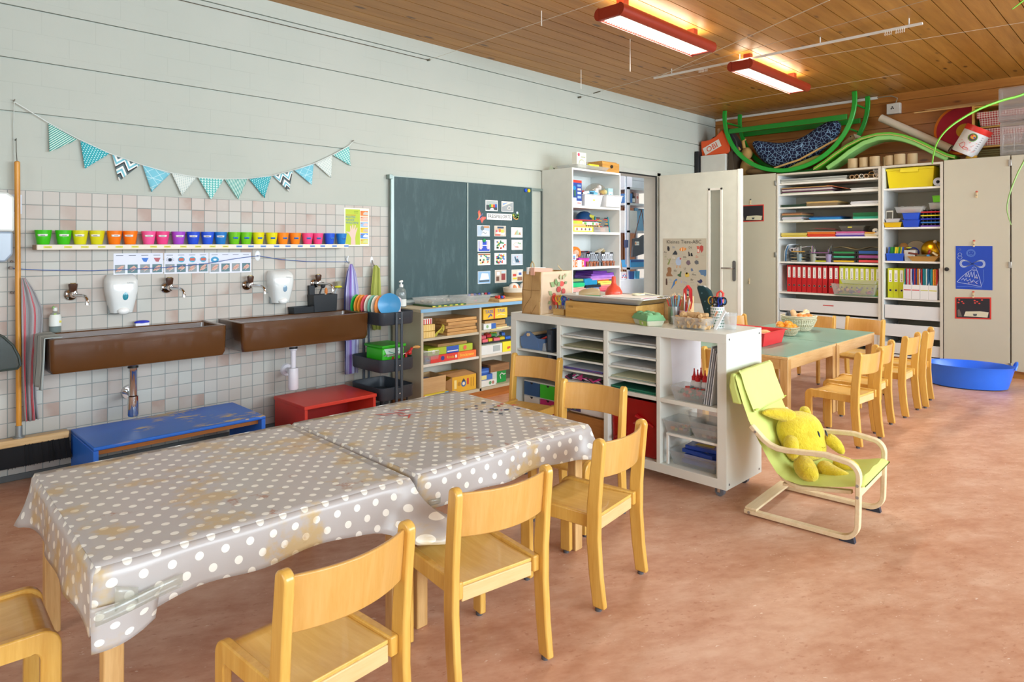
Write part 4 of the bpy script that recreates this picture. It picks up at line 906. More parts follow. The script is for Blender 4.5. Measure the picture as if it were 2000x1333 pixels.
def photo(x0, x1, z0, z1, bg, shapes, label, border=.006):
    p = Plane((x0, YB, z0),(1,0,0),(0,0,1)); w_, h = x1-x0, z1-z0; p.card(0, w_,0, h, PAPERW,.001); p.rect(border, w_-border, border, h-border, M(bg,.5)); p.up()
    random.seed(len(label)*7)
    for s_ in shapes:
        k = s_[0]; m = M(s_[1],.5)
        if k == 'r': p.rect(w_*s_[2], w_*s_[3], h*s_[4], h*s_[5], m)
        elif k == 'd': p.disc(w_*s_[2], h*s_[3], w_*s_[4], m, n=12)
        elif k == 'p': p.poly([(w_*a, h*c) for a, c in s_[2]], m)
        elif k == 'l': p.line([(w_*a, h*c) for a, c in s_[2]], w_*s_[3], m)
        elif k == 's':
            for i in range(s_[2]): p.l = 4+i % 4; p.disc(w_*U(.15,.85), h*U(.15,.85), w_*.06, M(s_[1].split(',')[i % len(s_[1].split(','))],.5), n=10)
        p.up()
    return top('activity_photo', p.mb, label,'photo', PH, smooth=False)
photo(4.126,4.278,1.595,1.693,'A8B4B4', [('r','3A4248',.05,.95,.1,.55),('r','2E9C60',.3,.45,.35,.62),('r','E0B030',.45,.6,.35,.62),('r','D04838',.6,.75,.35,.62),('r','3860B8',.75,.93,.35,.65),('p','D8E4F0', [(.3,.1),(.7,.1),(.6,.28),(.4,.25)])],'photo of a dark table with coloured crates, upper left above the title card')
photo(4.328,4.484,1.594,1.691,'9CA4A8', [('p','D8D4C8', [(.05,.95),(.95,.95),(.05,.45)]),('p','7FA4D4', [(.1,.8),(.55,.9),(.1,.6)]),('l','EDE8DC', [(.45,.3),(.6,.55),(.8,.45),(.7,.2),(.45,.3)],.03)],'photo of a grey floor with a white outline, right of the upper pair')
photo(4.023,4.178,1.36,1.46,'AFC4D8', [('r','C48A58',.5,.95,.78,.95),('d','6E7C80',.4,.75,.14),('p','DCE4EA', [(.3,.1),(.95,.1),(.9,.5),(.45,.6)]),('l','5C6A78', [(.4,.3),(.5,.4),(.6,.25),(.75,.35)],.03)],'photo of drawing paper on a table, left of the row under the title card',.003)
photo(4.236,4.385,1.362,1.46,'C8BCA8', [('r','2C4C68',.25,.8,.75,.92),('p','E8E8E0', [(.1,.3),(.85,.1),(.9,.35),(.3,.6)]),('d','E8843C',.45,.55,.12),('r','C8CC50',.55,.8,.35,.65),('r','C86C60',.05,.5,.05,.2),('d','E05C78',.18,.5,.08)],'photo of colourful boxes, middle of the row under the title card',.003)
photo(4.455,4.609,1.353,1.449,'ECEEEC', [('p','C8A878', [(.25,.25),(.45,.75),(.5,.3)]),('p','A8C4A8', [(.4,.25),(.55,.85),(.7,.25)]),('p','B88858', [(.65,.3),(.75,.6),(.85,.25)])],'white photo card with a pointed tent-like toy')
photo(4.028,4.182,1.222,1.326,'B8C0E0', [('r','2C4CC0',.1,.95,.05,.3),('r','2C4CC0',.4,.7,.05,.9),('r','D8C8D0',.15,.32,.2,.9),('r','D8C8D0',.75,.92,.2,.9),('r','E8ECF4',.35,.75,.5,.58)],'photo with a blue and white structure held by a green magnet')
photo(4.237,4.393,1.233,1.334,'E6EADF', [('l','3C8C58', [(.2,.4),(.5,.7),(.75,.65)],.1),('s','2E5C48,D8B040,3C4C8C',10),('d','E04838',.55,.2,.06),('d','E04838',.75,.3,.06),('d','E04838',.85,.5,.06)],'white photo card with green beads and red discs')
photo(4.461,4.609,1.235,1.331,'EEF0EE', [('l','C4B494', [(.15,.5),(.3,.3),(.6,.22),(.85,.35),(.85,.6),(.6,.72),(.3,.7),(.15,.5)],.03),('l','B83C38', [(.3,.3),(.6,.3)],.05),('p','3C9460', [(.55,.6),(.6,.8),(.65,.6)]),('p','3C9460', [(.68,.55),(.75,.78),(.8,.55)])],'white photo card with an oval train track')
photo(4.031,4.186,1.099,1.206,'DCE0CC', [('r','A05C38',0.03,.97,.85,.97),('s','2C9474,D87850,D8C050,3C70C0,3C9454',16),('l','3464B8', [(.7,.6),(.9,.65),(.85,.45),(.7,.5)],.04)],'photo of a jumble of green and orange toys, third row left')
photo(4.237,4.391,1.10,1.207,'E8ECEE', [('s','D84848,2C64C8,2CA868,D8C838,3C84D8',46)],'photo of many red, blue and green building pieces')
photo(4.457,4.612,1.089,1.195,'BCC8D4', [('p','3C6078', [(.25,.75),(.35,.8),(.5,.3),(.4,.2)]),('p','3C6078', [(.4,.5),(.55,.6),(.7,.3),(.55,.2)]),('p','ECEEF2', [(.1,.3),(.2,.35),(.3,.15)]),('d','E07878',.7,.3,.04),('d','E07878',.5,.75,.04)],'greyish photo of blue striped pieces, third row right',.003)
photo(4.031,4.186,.93,1.044,'8CB4D8', [('p','DCECF4', [(.15,.3),(.3,.85),(.8,.8),(.9,.35)]),('r','4C5C68',.1,.9,.15,.28)],'photo of a pale blue bed-like table, bottom row left',.003)
photo(4.244,4.391,.93,1.049,'C8B8A8', [('r','8C3438',.55,.9,.2,.7),('r','E8E8E8',.15,.4,.6,.85),('r','6C4838',.1,.35,.15,.5),('r','B8CCD8',.55,.9,.75,.92)],'photo of a red chest and shelves, bottom row middle',.003)
photo(4.461,4.615,.93,1.047,'D8D0C0', [('r','C84838',.1,.4,.45,.65),('r','D8C838',.1,.45,.2,.35),('r','E8E4DC',.5,.9,.5,.9),('r','4864A8',.6,.85,.55,.75),('r','9C6C4C',.5,.9,.1,.4)],'photo of shelves with red and yellow boxes, bottom row right',.003)
p = Plane((4.017, YB,1.479),(1,0,0),(0,0,1)); W_ = M('D85C50',.6); O_ = M('E8945C',.6)
p.poly([(0,.03),(.025,.055),(.015,.10),(.03,.122),(.055,.085),(.06,.06),(.115,.06),(.11,.04),(.085,.03),(.065,.0),(.045,.035)], W_); p.up().poly([(.02,.045),(.03,.10),(.05,.06)], O_); p.poly([(.065,.05),(.1,.055),(.07,.02)], M('E8786C',.6)); p.up().line([(.03,.03),(.075,.09)],.008, M('6C74A8',.6)); p.disc(.05,.06,.012, M('7C84B4',.6))
top('paper_butterfly', p.mb,'red paper butterfly left of the title card','paper cutout', smooth=False)
p = Plane((4.466, YB,1.511),(1,0,0),(0,0,1)); p.line([(.01,.05),(.03,.06),(.045,.04),(.06,.02),(.08,.03),(.085,.055),(.075,.075)],.026, M('6E9850',.6)); p.up().line([(.02,.03),(.05,.015),(.08,.02)],.01, M('D89850',.6)); p.disc(.07,.078,.012, M('C8DCEC',.6)); p.disc(.02,.05,.01, M('C8B848',.6))
top('paper_worm', p.mb,'green and orange paper worm right of the title card','paper cutout', smooth=False)
for x, z, c, lab in ((4.649,1.810,'1E50C8','blue round magnet at the upper right corner of the chalkboard'),(4.692,1.809,'DCC81E','yellow round magnet at the upper right corner of the chalkboard'),(4.104,1.324,'188C50','green round magnet holding a photo on the chalkboard')):
    b = MB(M(c,.3)); b.cyl((x, YB-.001, z),(x, YB-.012, z),.019,.0165,20); top('magnet', b, lab,'magnet','round magnets on the chalkboard', bevel=.002)
# ================================================================ LOW OPEN SHELF UNDER THE CHALKBOARD
SH = M('BDB49C',.5,0,.03); SHL = M('D8D2C4',.5)
yf, yb, zt = 4.08,4.46,.792
t = thing('low_shelf_unit','low beige open shelf unit with pale blue edge under the chalkboard','shelf unit',(3.9,4.27,0))
b = MB(M('D9CDB0',.45)); b.box(3.095,4.92, yf+.004, yb, zt-.025, zt); ow('worktop', b, t, bevel=.002)
b = MB(M('7FB0D4',.4)); b.box(3.095,4.92, yf, yf+.004, zt-.025, zt+.001); ow('front_edge', b, t)
XV = [3.10,3.70,4.305,4.895]
for i, x in enumerate(XV): b = MB(SH); b.box(x, x+.022, yf+.004, yb,.075, zt-.025); ow('upright_panel', b, t, bevel=.001)
b = MB(SHL); b.box(3.122,4.895, yb-.012, yb,.10, zt-.025); ow('back_panel', b, t)
for i in range(3):
    for z in (.345,.545) if i == 0 else (.345,.555): b = MB(SHL if z < .4 else SH); b.box(XV[i]+.022, XV[i+1], yf+.012, yb-.012, z, z+.020); ow('shelf_board', b, t, bevel=.001)
b = MB(SH); b.box(3.122,4.895, yf+.004, yb-.012,.075,.098); ow('bottom_board', b, t)
b = MB(wood('shelf_plinth','A8642C','BE7A3C','x')); b.box(3.10,4.92, yf+.03, yb,0,.075); ow('plinth', b, t)
def boxt(name, x0, x1, y0, y1, z0, z1, label, cat, col, group=None, bev=.002, art=None, face='y'):
    """a closed carton: body, plus printed faces added through art(Plane, w, h)"""
    b = MB(M(col,.55) if isinstance(col, str) else col); b.box(x0, x1, y0, y1, z0, z1)
    if art:
        if face == 'y': p = Plane((x0, y0, z0),(1,0,0),(0,0,1), b); art(p, x1-x0, z1-z0)
        elif face == 'x': p = Plane((x0, y1, z0),(0,-1,0),(0,0,1), b); art(p, y1-y0, z1-z0)
        else: p = Plane((x0, y0, z1),(1,0,0),(0,1,0), b); art(p, x1-x0, y1-y0)
    return top(name, b, label, cat, group, smooth=False)
def fill(*sh):
    def f(p, w_, h):
        p.l = 1
        for s_ in sh:
            if s_[0] == 'r': p.rect(w_*s_[2], w_*s_[3], h*s_[4], h*s_[5], M(s_[1],.5))
            elif s_[0] == 't': p.text(s_[2], w_*s_[3], h*s_[4], s_[5], M(s_[1],.5))
            elif s_[0] == 'd': p.disc(w_*s_[2], h*s_[3], s_[4], M(s_[1],.5))
            elif s_[0] == 'l': p.line([(w_*a, h*c) for a, c in s_[2]], s_[3], M(s_[1],.5))
            elif s_[0] == 'p': p.poly([(w_*a, h*c) for a, c in s_[2]], M(s_[1],.5))
            p.up()
    return f
# bay 1, upper
boxt('game_box',3.135,3.225,4.11,4.20,.672,.715,'small red and white striped box on top of the wooden blocks','box','E8E4DC', art=fill(*[('r','C83030',.08+.24*k,.2+.24*k,0,.9) for k in range(4)]))
for k,(z, lab) in enumerate(((.566,'lower yellow wooden box with vertical slats on the upper shelf'),(.619,'upper yellow wooden box with vertical slats on the upper shelf'))):
    b = MB(M('D8B45C',.5)); b.box(3.13,3.245,4.10,4.22, z, z+.05)
    for i in range(7): b.use(M('E8CC84',.5)).box(3.136+i*.016,3.146+i*.016,4.098,4.10, z+.004, z+.046)
    top('block_box', b, lab,'box','slatted yellow boxes')
for k in range(5):
    z = .565+.026*k; b = MB(wood('puzzle_wood','A9763C','D9AE70','x')); dx = .01*(k % 2); b.box(3.37+dx,3.69,4.10+.01*(k % 3),4.40, z, z+.024)
    top('wooden_tray', b, ['bottom','second from bottom','middle','second from top','top'][k]+' wooden puzzle tray in the stack on the upper left shelf','puzzle','stacked wooden puzzle trays', bevel=.002)
b = MB(M('D8D04C',.6))
for i in range(7): b.tube([(3.26+.005*i,4.14,.566),(3.28+.008*i,4.12,.60+.005*i),(3.33,4.11,.59+.012*i),(3.35,4.115,.62+.004*i)],.0022,5)
top('yellow_strings', b,'loose yellow cords beside the stacked wooden trays','cord')
# bay 1, middle
boxt('game_box',3.205,3.675,4.10,4.36,.366,.422,'red and orange game box on the middle shelf','game box','D8382C', art=fill(('r','E8702C',.58,1,0,1),('t','F4D84C','Stockmann',.79,.5,.034),('d','283C84',.25,.5,.018),('t','F0C84C','Ronda',.42,.5,.03),('r','EDE6DC',.52,.56,.3,.7)))
boxt('game_box',3.185,3.645,4.11,4.37,.424,.478,'lime green and blue game box lying on the red one','game box','A8BC2C', art=fill(('r','2C54B0',.40,.68,0,1),('r','E8ECF0',.42,.66,.2,.35),('d','E8E4D0',.12,.5,.016),('d','D8604C',.82,.5,.018)))
boxt('wooden_board',3.30,3.60,4.13,4.40,.480,.500,'flat wooden board on the lime game box','board', wood('board_wood','9C7444','C09A64','x'))
def clearbin(name, cx, cy, z, bs, ts, h, label, lip=.004, col='E4ECEE', a=.38, group=None, contents=None, rz=0, grp=None):
    t = thing(name, label,'container',(cx, cy, z), rz, group); b = MB(clear(col, a)); b.tray((0,0,0), bs, ts, h,.003, lip); obj('bin', b, t, bevel=.002)
    if contents:
        random.seed(int(cx*1000)); b = MB()
        n, cols, r, lev = contents
        for i in range(n):
            b.use(M(random.choice(cols),.5)); x = U(-bs[0]/2+r*1.3, bs[0]/2-r*1.3); y = U(-bs[1]/2+r*1.3, bs[1]/2-r*1.3); zz = U(r, max(r*1.01, lev-r))
            if i % 3: b.obox((x, y, zz+.003),(r*1.6, r*1.2, r*.9), U(0,3), U(-.4,.4))
            else: b.ball((x, y, zz+.003), r*.8,10,6)
        o = obj('contents', b, t); o['kind'] = 'stuff'
    return t
cbx = clearbin('plastic_box',3.21,4.19,.366,(.13,.17),(.15,.20),.09,'translucent box with small coloured pieces at the left of the middle shelf', contents=(26, ['D8483C','2CA078','E87848','3C6CB0'],.014,.05))
b = MB(M('E8E8E4',.5)); b.box(3.14,3.285,4.10,4.29,.458,.463); ow('lid', b, cbx)
# bay 1, bottom
boxt('flat_box',3.125,3.375,4.09,4.32,.100,.13,'flat yellow and blue box on the lowest shelf','box','E0D23C', art=fill(('r','5C9CCC',.85,1,0,1),('r','D87C3C',0,.06,0,1),('r','6C6440',.1,.35,.35,.6)))
t = thing('cardboard_box','open brown cardboard box on the flat yellow box','box',(3.24,4.2,.131))
b = MB(wood('cardboard','C09A68','D0AC7C','x',.8)); b.tray((3.245,4.21,.131),(.23,.20),(.235,.205),.125,.004); ow('carton', b, t)
b = MB(M('8C94B8',.6)); b.box(3.15,3.30,4.13,4.28,.18,.225); ow('contents', b, t)
t = thing('game_box','yellow cardboard box with an open flap on the lowest shelf','game box',(3.53,4.2,.1))
b = MB(M('DCA828',.5)); b.box(3.42,3.675,4.10,4.36,.100,.225); p = Plane((3.42,4.10,.1),(1,0,0),(0,0,1), b); p.l = 2
p.disc(.12,.062,.026, M('3C6CA8',.5)); p.up().disc(.12,.062,.014, M('E8D8B0',.5)); p.poly([(.10,.08),(.14,.08),(.12,.105)], M('283048',.5)); p.rect(.155,.175,.05,.10, M('C84030',.5)); p.rect(.02,.045,.03,.1, M('F0DC90',.5)); p.disc(.073,.065,.017, M('B88420',.5)); p.line([(.2,.03),(.2,.1)],.006, M('A87420',.5)); p.line([(.225,.03),(.225,.1)],.006, M('A87420',.5))
ow('carton', b, t, smooth=False)
b = MB(M('A87C4C',.7)); b.add([(3.42,4.10,.10),(3.42,4.10,.225),(3.35,4.14,.185),(3.35,4.15,.125)], [(0,1,2,3)]); b.add([(3.42,4.10,.225),(3.675,4.10,.225),(3.60,4.16,.262),(3.33,4.18,.262)], [(0,1,2,3)]); ow('flap', b, t, solid=.003, smooth=False)
# bay 2
boxt('wooden_frame_stack',3.77,4.05,4.12,4.38,.576,.60,'wooden frames under the yellow box in the middle bay','frame', wood('frame_wood','9C7C4C','C8A878','x'))
boxt('wooden_tray',3.80,4.04,4.13,4.38,.602,.64,'wooden tray between the frames and the yellow box in the middle bay','tray', wood('frame_wood','9C7C4C','C8A878','x'))
boxt('game_box',3.775,4.055,4.12,4.36,.656,.745,'yellow box with blue lettering at the top of the middle bay','game box','E8B82C', art=fill(('r','D85830',.42,.48,0,1),('r','F0C838',.48,1,0,1),('t','2C58B8','TASK',.24,.7,.04),('t','2C58B8','TASK',.74,.7,.04),('l','F4E8B0', [(.55,.3),(.7,.4),(.9,.25)],.006),('l','3860B0', [(.2,.2),(.3,.45),(.35,.3)],.01)))
boxt('small_box',3.76,3.90,4.10,4.20,.576,.622,'small white and blue box beside the wooden frames','box','DDE4E4', art=fill(('r','2C64B8',.62,1,0,1),('d','88B078',.3,.5,.014)))
b = MB(M('E4DC84',.6)); b.obox((3.93,4.115,.5735),(.20,.05,.006),.06); b.use(M('ECE8C0',.6)).obox((3.98,4.11,.580),(.14,.03,.005),-.05); top('ruler_strips', b,'yellow cardboard strips at the front of the middle bay shelf','card')
clearbin('plastic_box',4.09,4.2,.576,(.09,.14),(.10,.15),.085,'blue-grey box with green contents at the right of the middle bay', col='6C8CA0', a=.7, contents=(10, ['3C7C4C','4C8C5C'],.015,.05))
boxt('box_lid_tray',3.77,4.11,4.12,4.38,.452,.464,'black tray holding toy bricks in the middle bay','tray','22242A')
random.seed(21)
BRK = [('D83C44','red'),('2C8C3C','green'),('E0C830','yellow'),('2C6CC8','blue'),('E06C78','pink'),('D87030','orange')]
def brick(c):
    b = MB(M(c,.3)); b.box(-.031,.031,-.0155,.0155,0,.022)
    for i in range(4):
        for j in (-1,1): b.cyl((-.0235+.0157*i, j*.0078,.022),(-.0235+.0157*i, j*.0078,.026),.0047, n=10)
    return b
bk = []
BP = [(3.80,4.14,0,4,0),(3.87,4.15,.3,2,0),(3.94,4.14,-.2,4,0),(4.01,4.15,.1,2,0),(4.08,4.15,.0,3,0),(3.82,4.20,.8,0,1),(3.90,4.20,.2,0,1),(3.97,4.21,-.3,1,1),(4.04,4.20,.5,1,0),(4.08,4.21,1.2,3,1),(3.86,4.26,0,0,0),(3.95,4.27,.4,5,1),(4.03,4.27,-.5,2,1),(3.80,4.16,.2,4,1)]
for i,(x, y, r, c, lv) in enumerate(BP):
    o = obj('toy_brick', brick(BRK[c][0]), bevel=.001); o.location = (x, y,.465+.027*lv); o.rotation_euler = (0,0, r); tag(o, f'{BRK[c][1]} toy brick in the black tray of the middle bay','toy brick', f'{BRK[c][1]} toy bricks in the black tray')
boxt('game_box',3.735,3.975,4.10,4.34,.366,.448,'white game box with grey picture under the black tray','game box','DDE2E0', art=fill(('r','A8B4B4',.55,.9,.2,.8),('r','88A078',0,1,.94,1)))
boxt('game_box',3.98,4.20,4.10,4.34,.366,.450,'bright yellow game box under the black tray','game box','E8E02C', art=fill(('d','D85840',.3,.35,.012),('d','D85840',.38,.4,.01),('d','E8F0EC',.55,.6,.012)))
boxt('card_box',3.735,3.90,4.10,4.22,.100,.15,'small white box with green print at the bottom of the middle bay','box','E2E6E2', art=fill(('d','5C9C6C',.6,.5,.015),('d','B07C6C',.8,.5,.014)))
boxt('card_box',3.735,3.87,4.11,4.23,.152,.196,'blue and yellow box on the white one at the bottom of the middle bay','box','3C6CC0', art=fill(('r','E0D890',0,.5,.1,.9)))
boxt('card_box',3.735,3.855,4.12,4.24,.198,.245,'topmost blue box of the small pile at the bottom of the middle bay','box','2C5CB4', art=fill(('r','5C8CD8',.1,.9,.3,.6)))
boxt('game_box',3.875,4.06,4.14,4.36,.100,.205,'green and white box at the bottom of the middle bay','game box','E4ECE4', art=fill(('r','149C44',.4,1,0,1),('l','ECF4EC', [(.65,.3),(.6,.6),(.72,.75),(.85,.6),(.95,.65)],.008)))
boxt('cigar_box',3.84,4.06,4.10,4.30,.208,.268,'brown wooden box on the green and white one','box', wood('dark_box_wood','7C5A3C','A07C58','x'))
# on the worktop
zt2 = zt+.001
t = thing('pump_bottle','clear pump bottle half full standing before the chalkboard','bottle',(3.12,4.37, zt2))
b = MB(clear('CDDADC',.4,.08)); b.lathe([(0,0),(.038,0),(.040,.006),(.040,.11),(.036,.135),(.018,.152),(.014,.158),(.014,.165)]); obj('bottle_body', b, t)
b = MB(clear('B4C8D0',.55,.1)); b.lathe([(0,.003),(.036,.003),(.037,.095),(0,.095)]); obj('liquid', b, t)
b = MB(M('E6ECEA',.5)); b.grid(lambda u, v: (.0405*cos(-PI*.9+PI*.75*u),.0405*sin(-PI*.9+PI*.75*u),.008+.055*v),10,1); obj('paper_label', b, t)
b = MB(M('F0F2F2',.3)); b.cyl((0,0,.158),(0,0,.178),.016); b.cyl((0,0,.178),(0,0,.200),.006); b.tube([(.008,0,.203),(-.012,-.012,.204),(-.032,-.02,.200)], [.010,.008,.005],10); obj('pump', b, t)
b = MB(M('2F5A2C',.4)); b.box(3.27,3.62,4.16,4.42, zt2, zt2+.010)
for i in range(12): b.use(M(('E0D848','2F6A34')[i % 2],.4)); b.box(3.268+.029*i,3.297+.029*i,4.157,4.16, zt2+.002, zt2+.009)
top('game_board', b,'flat green and yellow edged board under the translucent tray','board', smooth=False)
clearbin('storage_tray',3.46,4.30, zt2+.011,(.34,.22),(.38,.26),.052,'wide translucent tray on the green board under the chalkboard', contents=(9, ['B8B4A8','A8ACB0','C8B8A8'],.016,.03))
clearbin('storage_tray',3.77,4.28, zt2,(.25,.18),(.28,.22),.062,'translucent tray right of the wide one, nearly empty', contents=(6, ['D87CA0','E8E0B0'],.012,.03))
b = MB(wood('thin_board','CFA468','E8C890','x')); b.box(3.96,4.34,4.12,4.34, zt2, zt2+.022); top('wooden_board', b,'pale wooden board lying left of the basket','board', bevel=.002)
random.seed(4)
for i,(x, y, c, n_) in enumerate(((4.0,4.17,'D8352C','red'),(4.035,4.165,'2C54C0','blue'),(4.07,4.18,'D8402C','red'),(4.01,4.21,'D8382C','red'),(4.05,4.22,'D8382C','red'))):
    b = MB(M(c,.3)); b.ball((x, y, zt2+.036),(.015,.015,.013)); top('wooden_bead', b, f'{n_} bead on the pale wooden board beside the basket','bead', f'{n_} beads on the pale board')
for i,(x, c, n_) in enumerate(((3.90,'2C40A8','blue'),(3.935,'B83040','red'),(3.97,'2C40A8','blue'),(4.02,'2C40A8','blue'),(4.06,'98A0A8','grey'),(4.10,'A83040','red'),(4.14,'34489C','blue'))):
    b = MB(M(c,.3)); b.cyl((x,4.452, zt+.046),(x,4.438, zt+.046),.014, n=14); top('ledge_magnet', b, f'{n_} magnet standing along the chalkboard ledge','magnet', f'{n_} magnets along the chalkboard ledge', bevel=.002)
b = MB(M('B4BCBA',.4,.4)); b.box(3.12,4.735,4.43,4.473, zt+.022, zt+.030); b.box(3.12,4.735,4.428,4.432, zt+.022, zt+.040); ow('chalk_ledge', b, cbd)
t = thing('wicker_basket','round basket with white rim at the right end of the low shelf','basket',(4.40,4.31, zt2))
b = MB(mat_weave('seagrass','8C6A3C','C0A06C',60)); b.lathe([(0,0),(.14,0),(.155,.02),(.165,.06),(.158,.06),(.148,.02),(0,.006)], sx=1.05, sy=.7); obj('basket_base', b, t)
b = MB(mat_weave('white_rope','D8D2C0','F0ECE0',60)); b.lathe([(.165,.06),(.172,.10),(.166,.102),(.158,.06)], sx=1.05, sy=.7); obj('basket_rim', b, t)
for i,(x, y, lab) in enumerate(((4.32,4.30,'orange and white patterned round tin in the basket, left one'),(4.46,4.30,'orange and white patterned round tin in the basket, right one'))):
    b = MB(M('E8E2DA',.4)); R_ = Matrix.Rotation(PI/2,3,'X'); b.ball((x, y, zt2+.092),(.062,.04,.052)); b.use(M('E08858',.4))
    b.ball((x-.018, y-.014, zt2+.096),(.028,.031,.034)); b.ball((x+.026, y-.014, zt2+.09),(.022,.028,.038)); top('patterned_ball', b, lab,'ball','patterned balls in the basket')
# ================================================================ TROLLEY
t = thing('utility_trolley','dark grey three-tier trolley between the sink and the low shelf','trolley',(2.83,4.19,0))
DG = M('39414A',.4,.1,.04)
def rrect(x0, x1, y0, y1, z, r, n=4):
    P = []
    for cx, cy, s_ in ((x1-r, y0+r,-PI/2),(x1-r, y1-r,0),(x0+r, y1-r, PI/2),(x0+r, y0+r, PI)):
        for k in range(n+1): a = s_+PI/2*k/n; P.append((cx+r*cos(a), cy+r*sin(a), z))
    return P
tx0, tx1, ty0, ty1 = 2.675,2.975,3.985,4.40
for zt_ in (.80,.463,.262):
    b = MB(DG); z0 = zt_-.09; g_ = .004
    b.rings([rrect(tx0+.012, tx1-.012, ty0+.012, ty1-.012, z0,.035), rrect(tx0+.004, tx1-.004, ty0+.004, ty1-.004, z0+.01,.04), rrect(tx0, tx1, ty0, ty1, zt_,.045), rrect(tx0+.004, tx1-.004, ty0+.004, ty1-.004, zt_+.003,.045), rrect(tx0+.006, tx1-.006, ty0+.006, ty1-.006, zt_,.042), rrect(tx0+.012, tx1-.012, ty0+.012, ty1-.012, z0+.014,.04)])
    ow('tray', b, t)
for px in (2.80,2.845):
    for py in (ty0-.006, ty1+.006):
        b = MB(M('4A535C',.4,.2)); b.cyl((px, py,.06),(px, py,.80),.0105, n=12); ow('post', b, t)
for py in (ty0-.008, ty1+.008):
    for zt_ in (.80,.463,.262):
        b = MB(DG); b.box(2.792,2.853, py-.005 if py < 4 else py-.004, py+.004, zt_-.085, zt_-.006); ow('post_plate', b, t, bevel=.003)
        b = MB(CHROME); yy = py-.008 if py < 4.2 else py+.008; b.ball((2.823, yy, zt_-.045),(.006,.004,.006)); ow('bolt', b, t)
for cx in (2.72,2.93):
    for cy in (4.03,4.355): b = MB(M('2A2E33',.5)); b.cyl((cx-.009, cy,.028),(cx+.009, cy,.028),.027); b.box(cx-.012, cx+.012, cy-.01, cy+.012,.05,.075); b.cyl((cx, cy,.06),(cx, cy,.18),.007); ow('castor', b, t)
PL = 'upright plates in the top tray of the trolley'
def plate(x, y, c, lab, r=.075, rz=0.0, lean=.12):
    b = MB(M(c,.3)); b.lathe([(0,0),(r*.62,0),(r*.7,.003),(r,.016),(r+.001,.019),(r-.004,.018),(r*.68,.007),(0,.004)], n=36)
    b.xf(0, Matrix.Rotation(rz,4,'Z') @ Matrix.Rotation(-PI/2+lean,4,'Y'))
    o = obj('plastic_plate', b); o.location = (x, y,.768+r*cos(lean)+.002); return tag(o, lab,'plate', PL)
b = MB(M('4A5058',.5)); b.box(2.70,2.90,4.05,4.38,.724,.742)
for k in range(12): b.box(2.70,2.90,4.06+.028*k,4.064+.028*k,.742,.775)
top('plate_rack', b,'dark slatted rack holding the upright plates in the top trolley tray','rack')
for k,(c, n_) in enumerate((('1EB04C','green'),('F0A03C','light orange'),('F09A3C','orange'),('E8606C','pink'),('EDE6D8','white'),('7CC0B0','mint'),('EFEAD8','cream'),('F0924C','deep orange'))):
    plate(2.705+.010*k,4.34-.030*k, c, f'{n_} plastic plate standing in the top tray of the trolley',.072, rad(-62),.1)
plate(2.815,4.085,'3490D0','blue plastic plate behind the pale blue one in the trolley tray',.078, rad(50),.1)
plate(2.80,4.065,'4CA4DC','pale blue plastic plate facing the room in the top trolley tray',.082, rad(50),.1)
b = MB(M('E4E0EE',.35)); b.frustum((0,0,-.05),(.075,.05),(.055,.04),.11); b.xf(0, Matrix.Translation((2.885,4.10,.838)) @ Matrix.Rotation(.6,4,'Z') @ Matrix.Rotation(.35,4,'Y')); b.box(2.83,2.93,4.07,4.13,.725,.79); top('white_cup', b,'white plastic tub upside down beside the pale blue plate','tub')
clearbin('plastic_dish',2.81,4.045,.723,(.05,.03),(.08,.045),.05,'small clear dish in front of the pale blue plate', col='E4ECF0', a=.5)
# middle tray: green box, red tool
t = thing('storage_box','bright green lidded box in the middle tray of the trolley','box',(2.84,4.18,.385))
b = MB(M('3CC828',.35)); b.box(2.745,2.935,4.07,4.29,.385,.535); ow('box_body', b, t, bevel=.012)
b = MB(M('34B424',.35)); b.box(2.735,2.945,4.06,4.30,.535,.555); ow('lid', b, t, bevel=.005)
b = MB(M('CDE8DC',.5)); p = Plane((2.755,4.069,.46),(1,0,0),(0,0,1), b); p.poly([(0,.07),(.17,.07),(.16,.02),(.03,.01)], b.mats[0]); p.up().line([(.04,.05),(.09,.03),(.13,.05)],.006, M('5CA890',.5)); ow('sticker', b, t, smooth=False)
t = thing('apple_peeler','red hand-cranked tool with a wooden knob lying across the middle tray','tool',(2.87,4.02,.42))
b = MB(M('C4CACC',.2,1)); b.cyl((2.74,4.04,.492),(2.95,4.00,.492),.003); b.cyl((2.74,4.05,.482),(2.90,4.02,.482),.002); ow('rod', b, t)
b = MB(M('C42828',.35)); b.tube([(2.79,4.035,.40),(2.80,4.033,.45),(2.81,4.03,.475)],.008,8); b.tube([(2.905,4.01,.41),(2.905,4.01,.49),(2.93,4.0,.50),(2.95,3.995,.53)],.010,8); b.ball((2.93,4.0,.495),.018); ow('frame', b, t)
b = MB(wood('knob_wood','B8803C','D8A860','x')); b.tube([(2.955,3.995,.53),(2.975,3.99,.532),(3.0,3.985,.53),(3.012,3.98,.53)], [.005,.011,.011,.006],12); ow('knob', b, t)

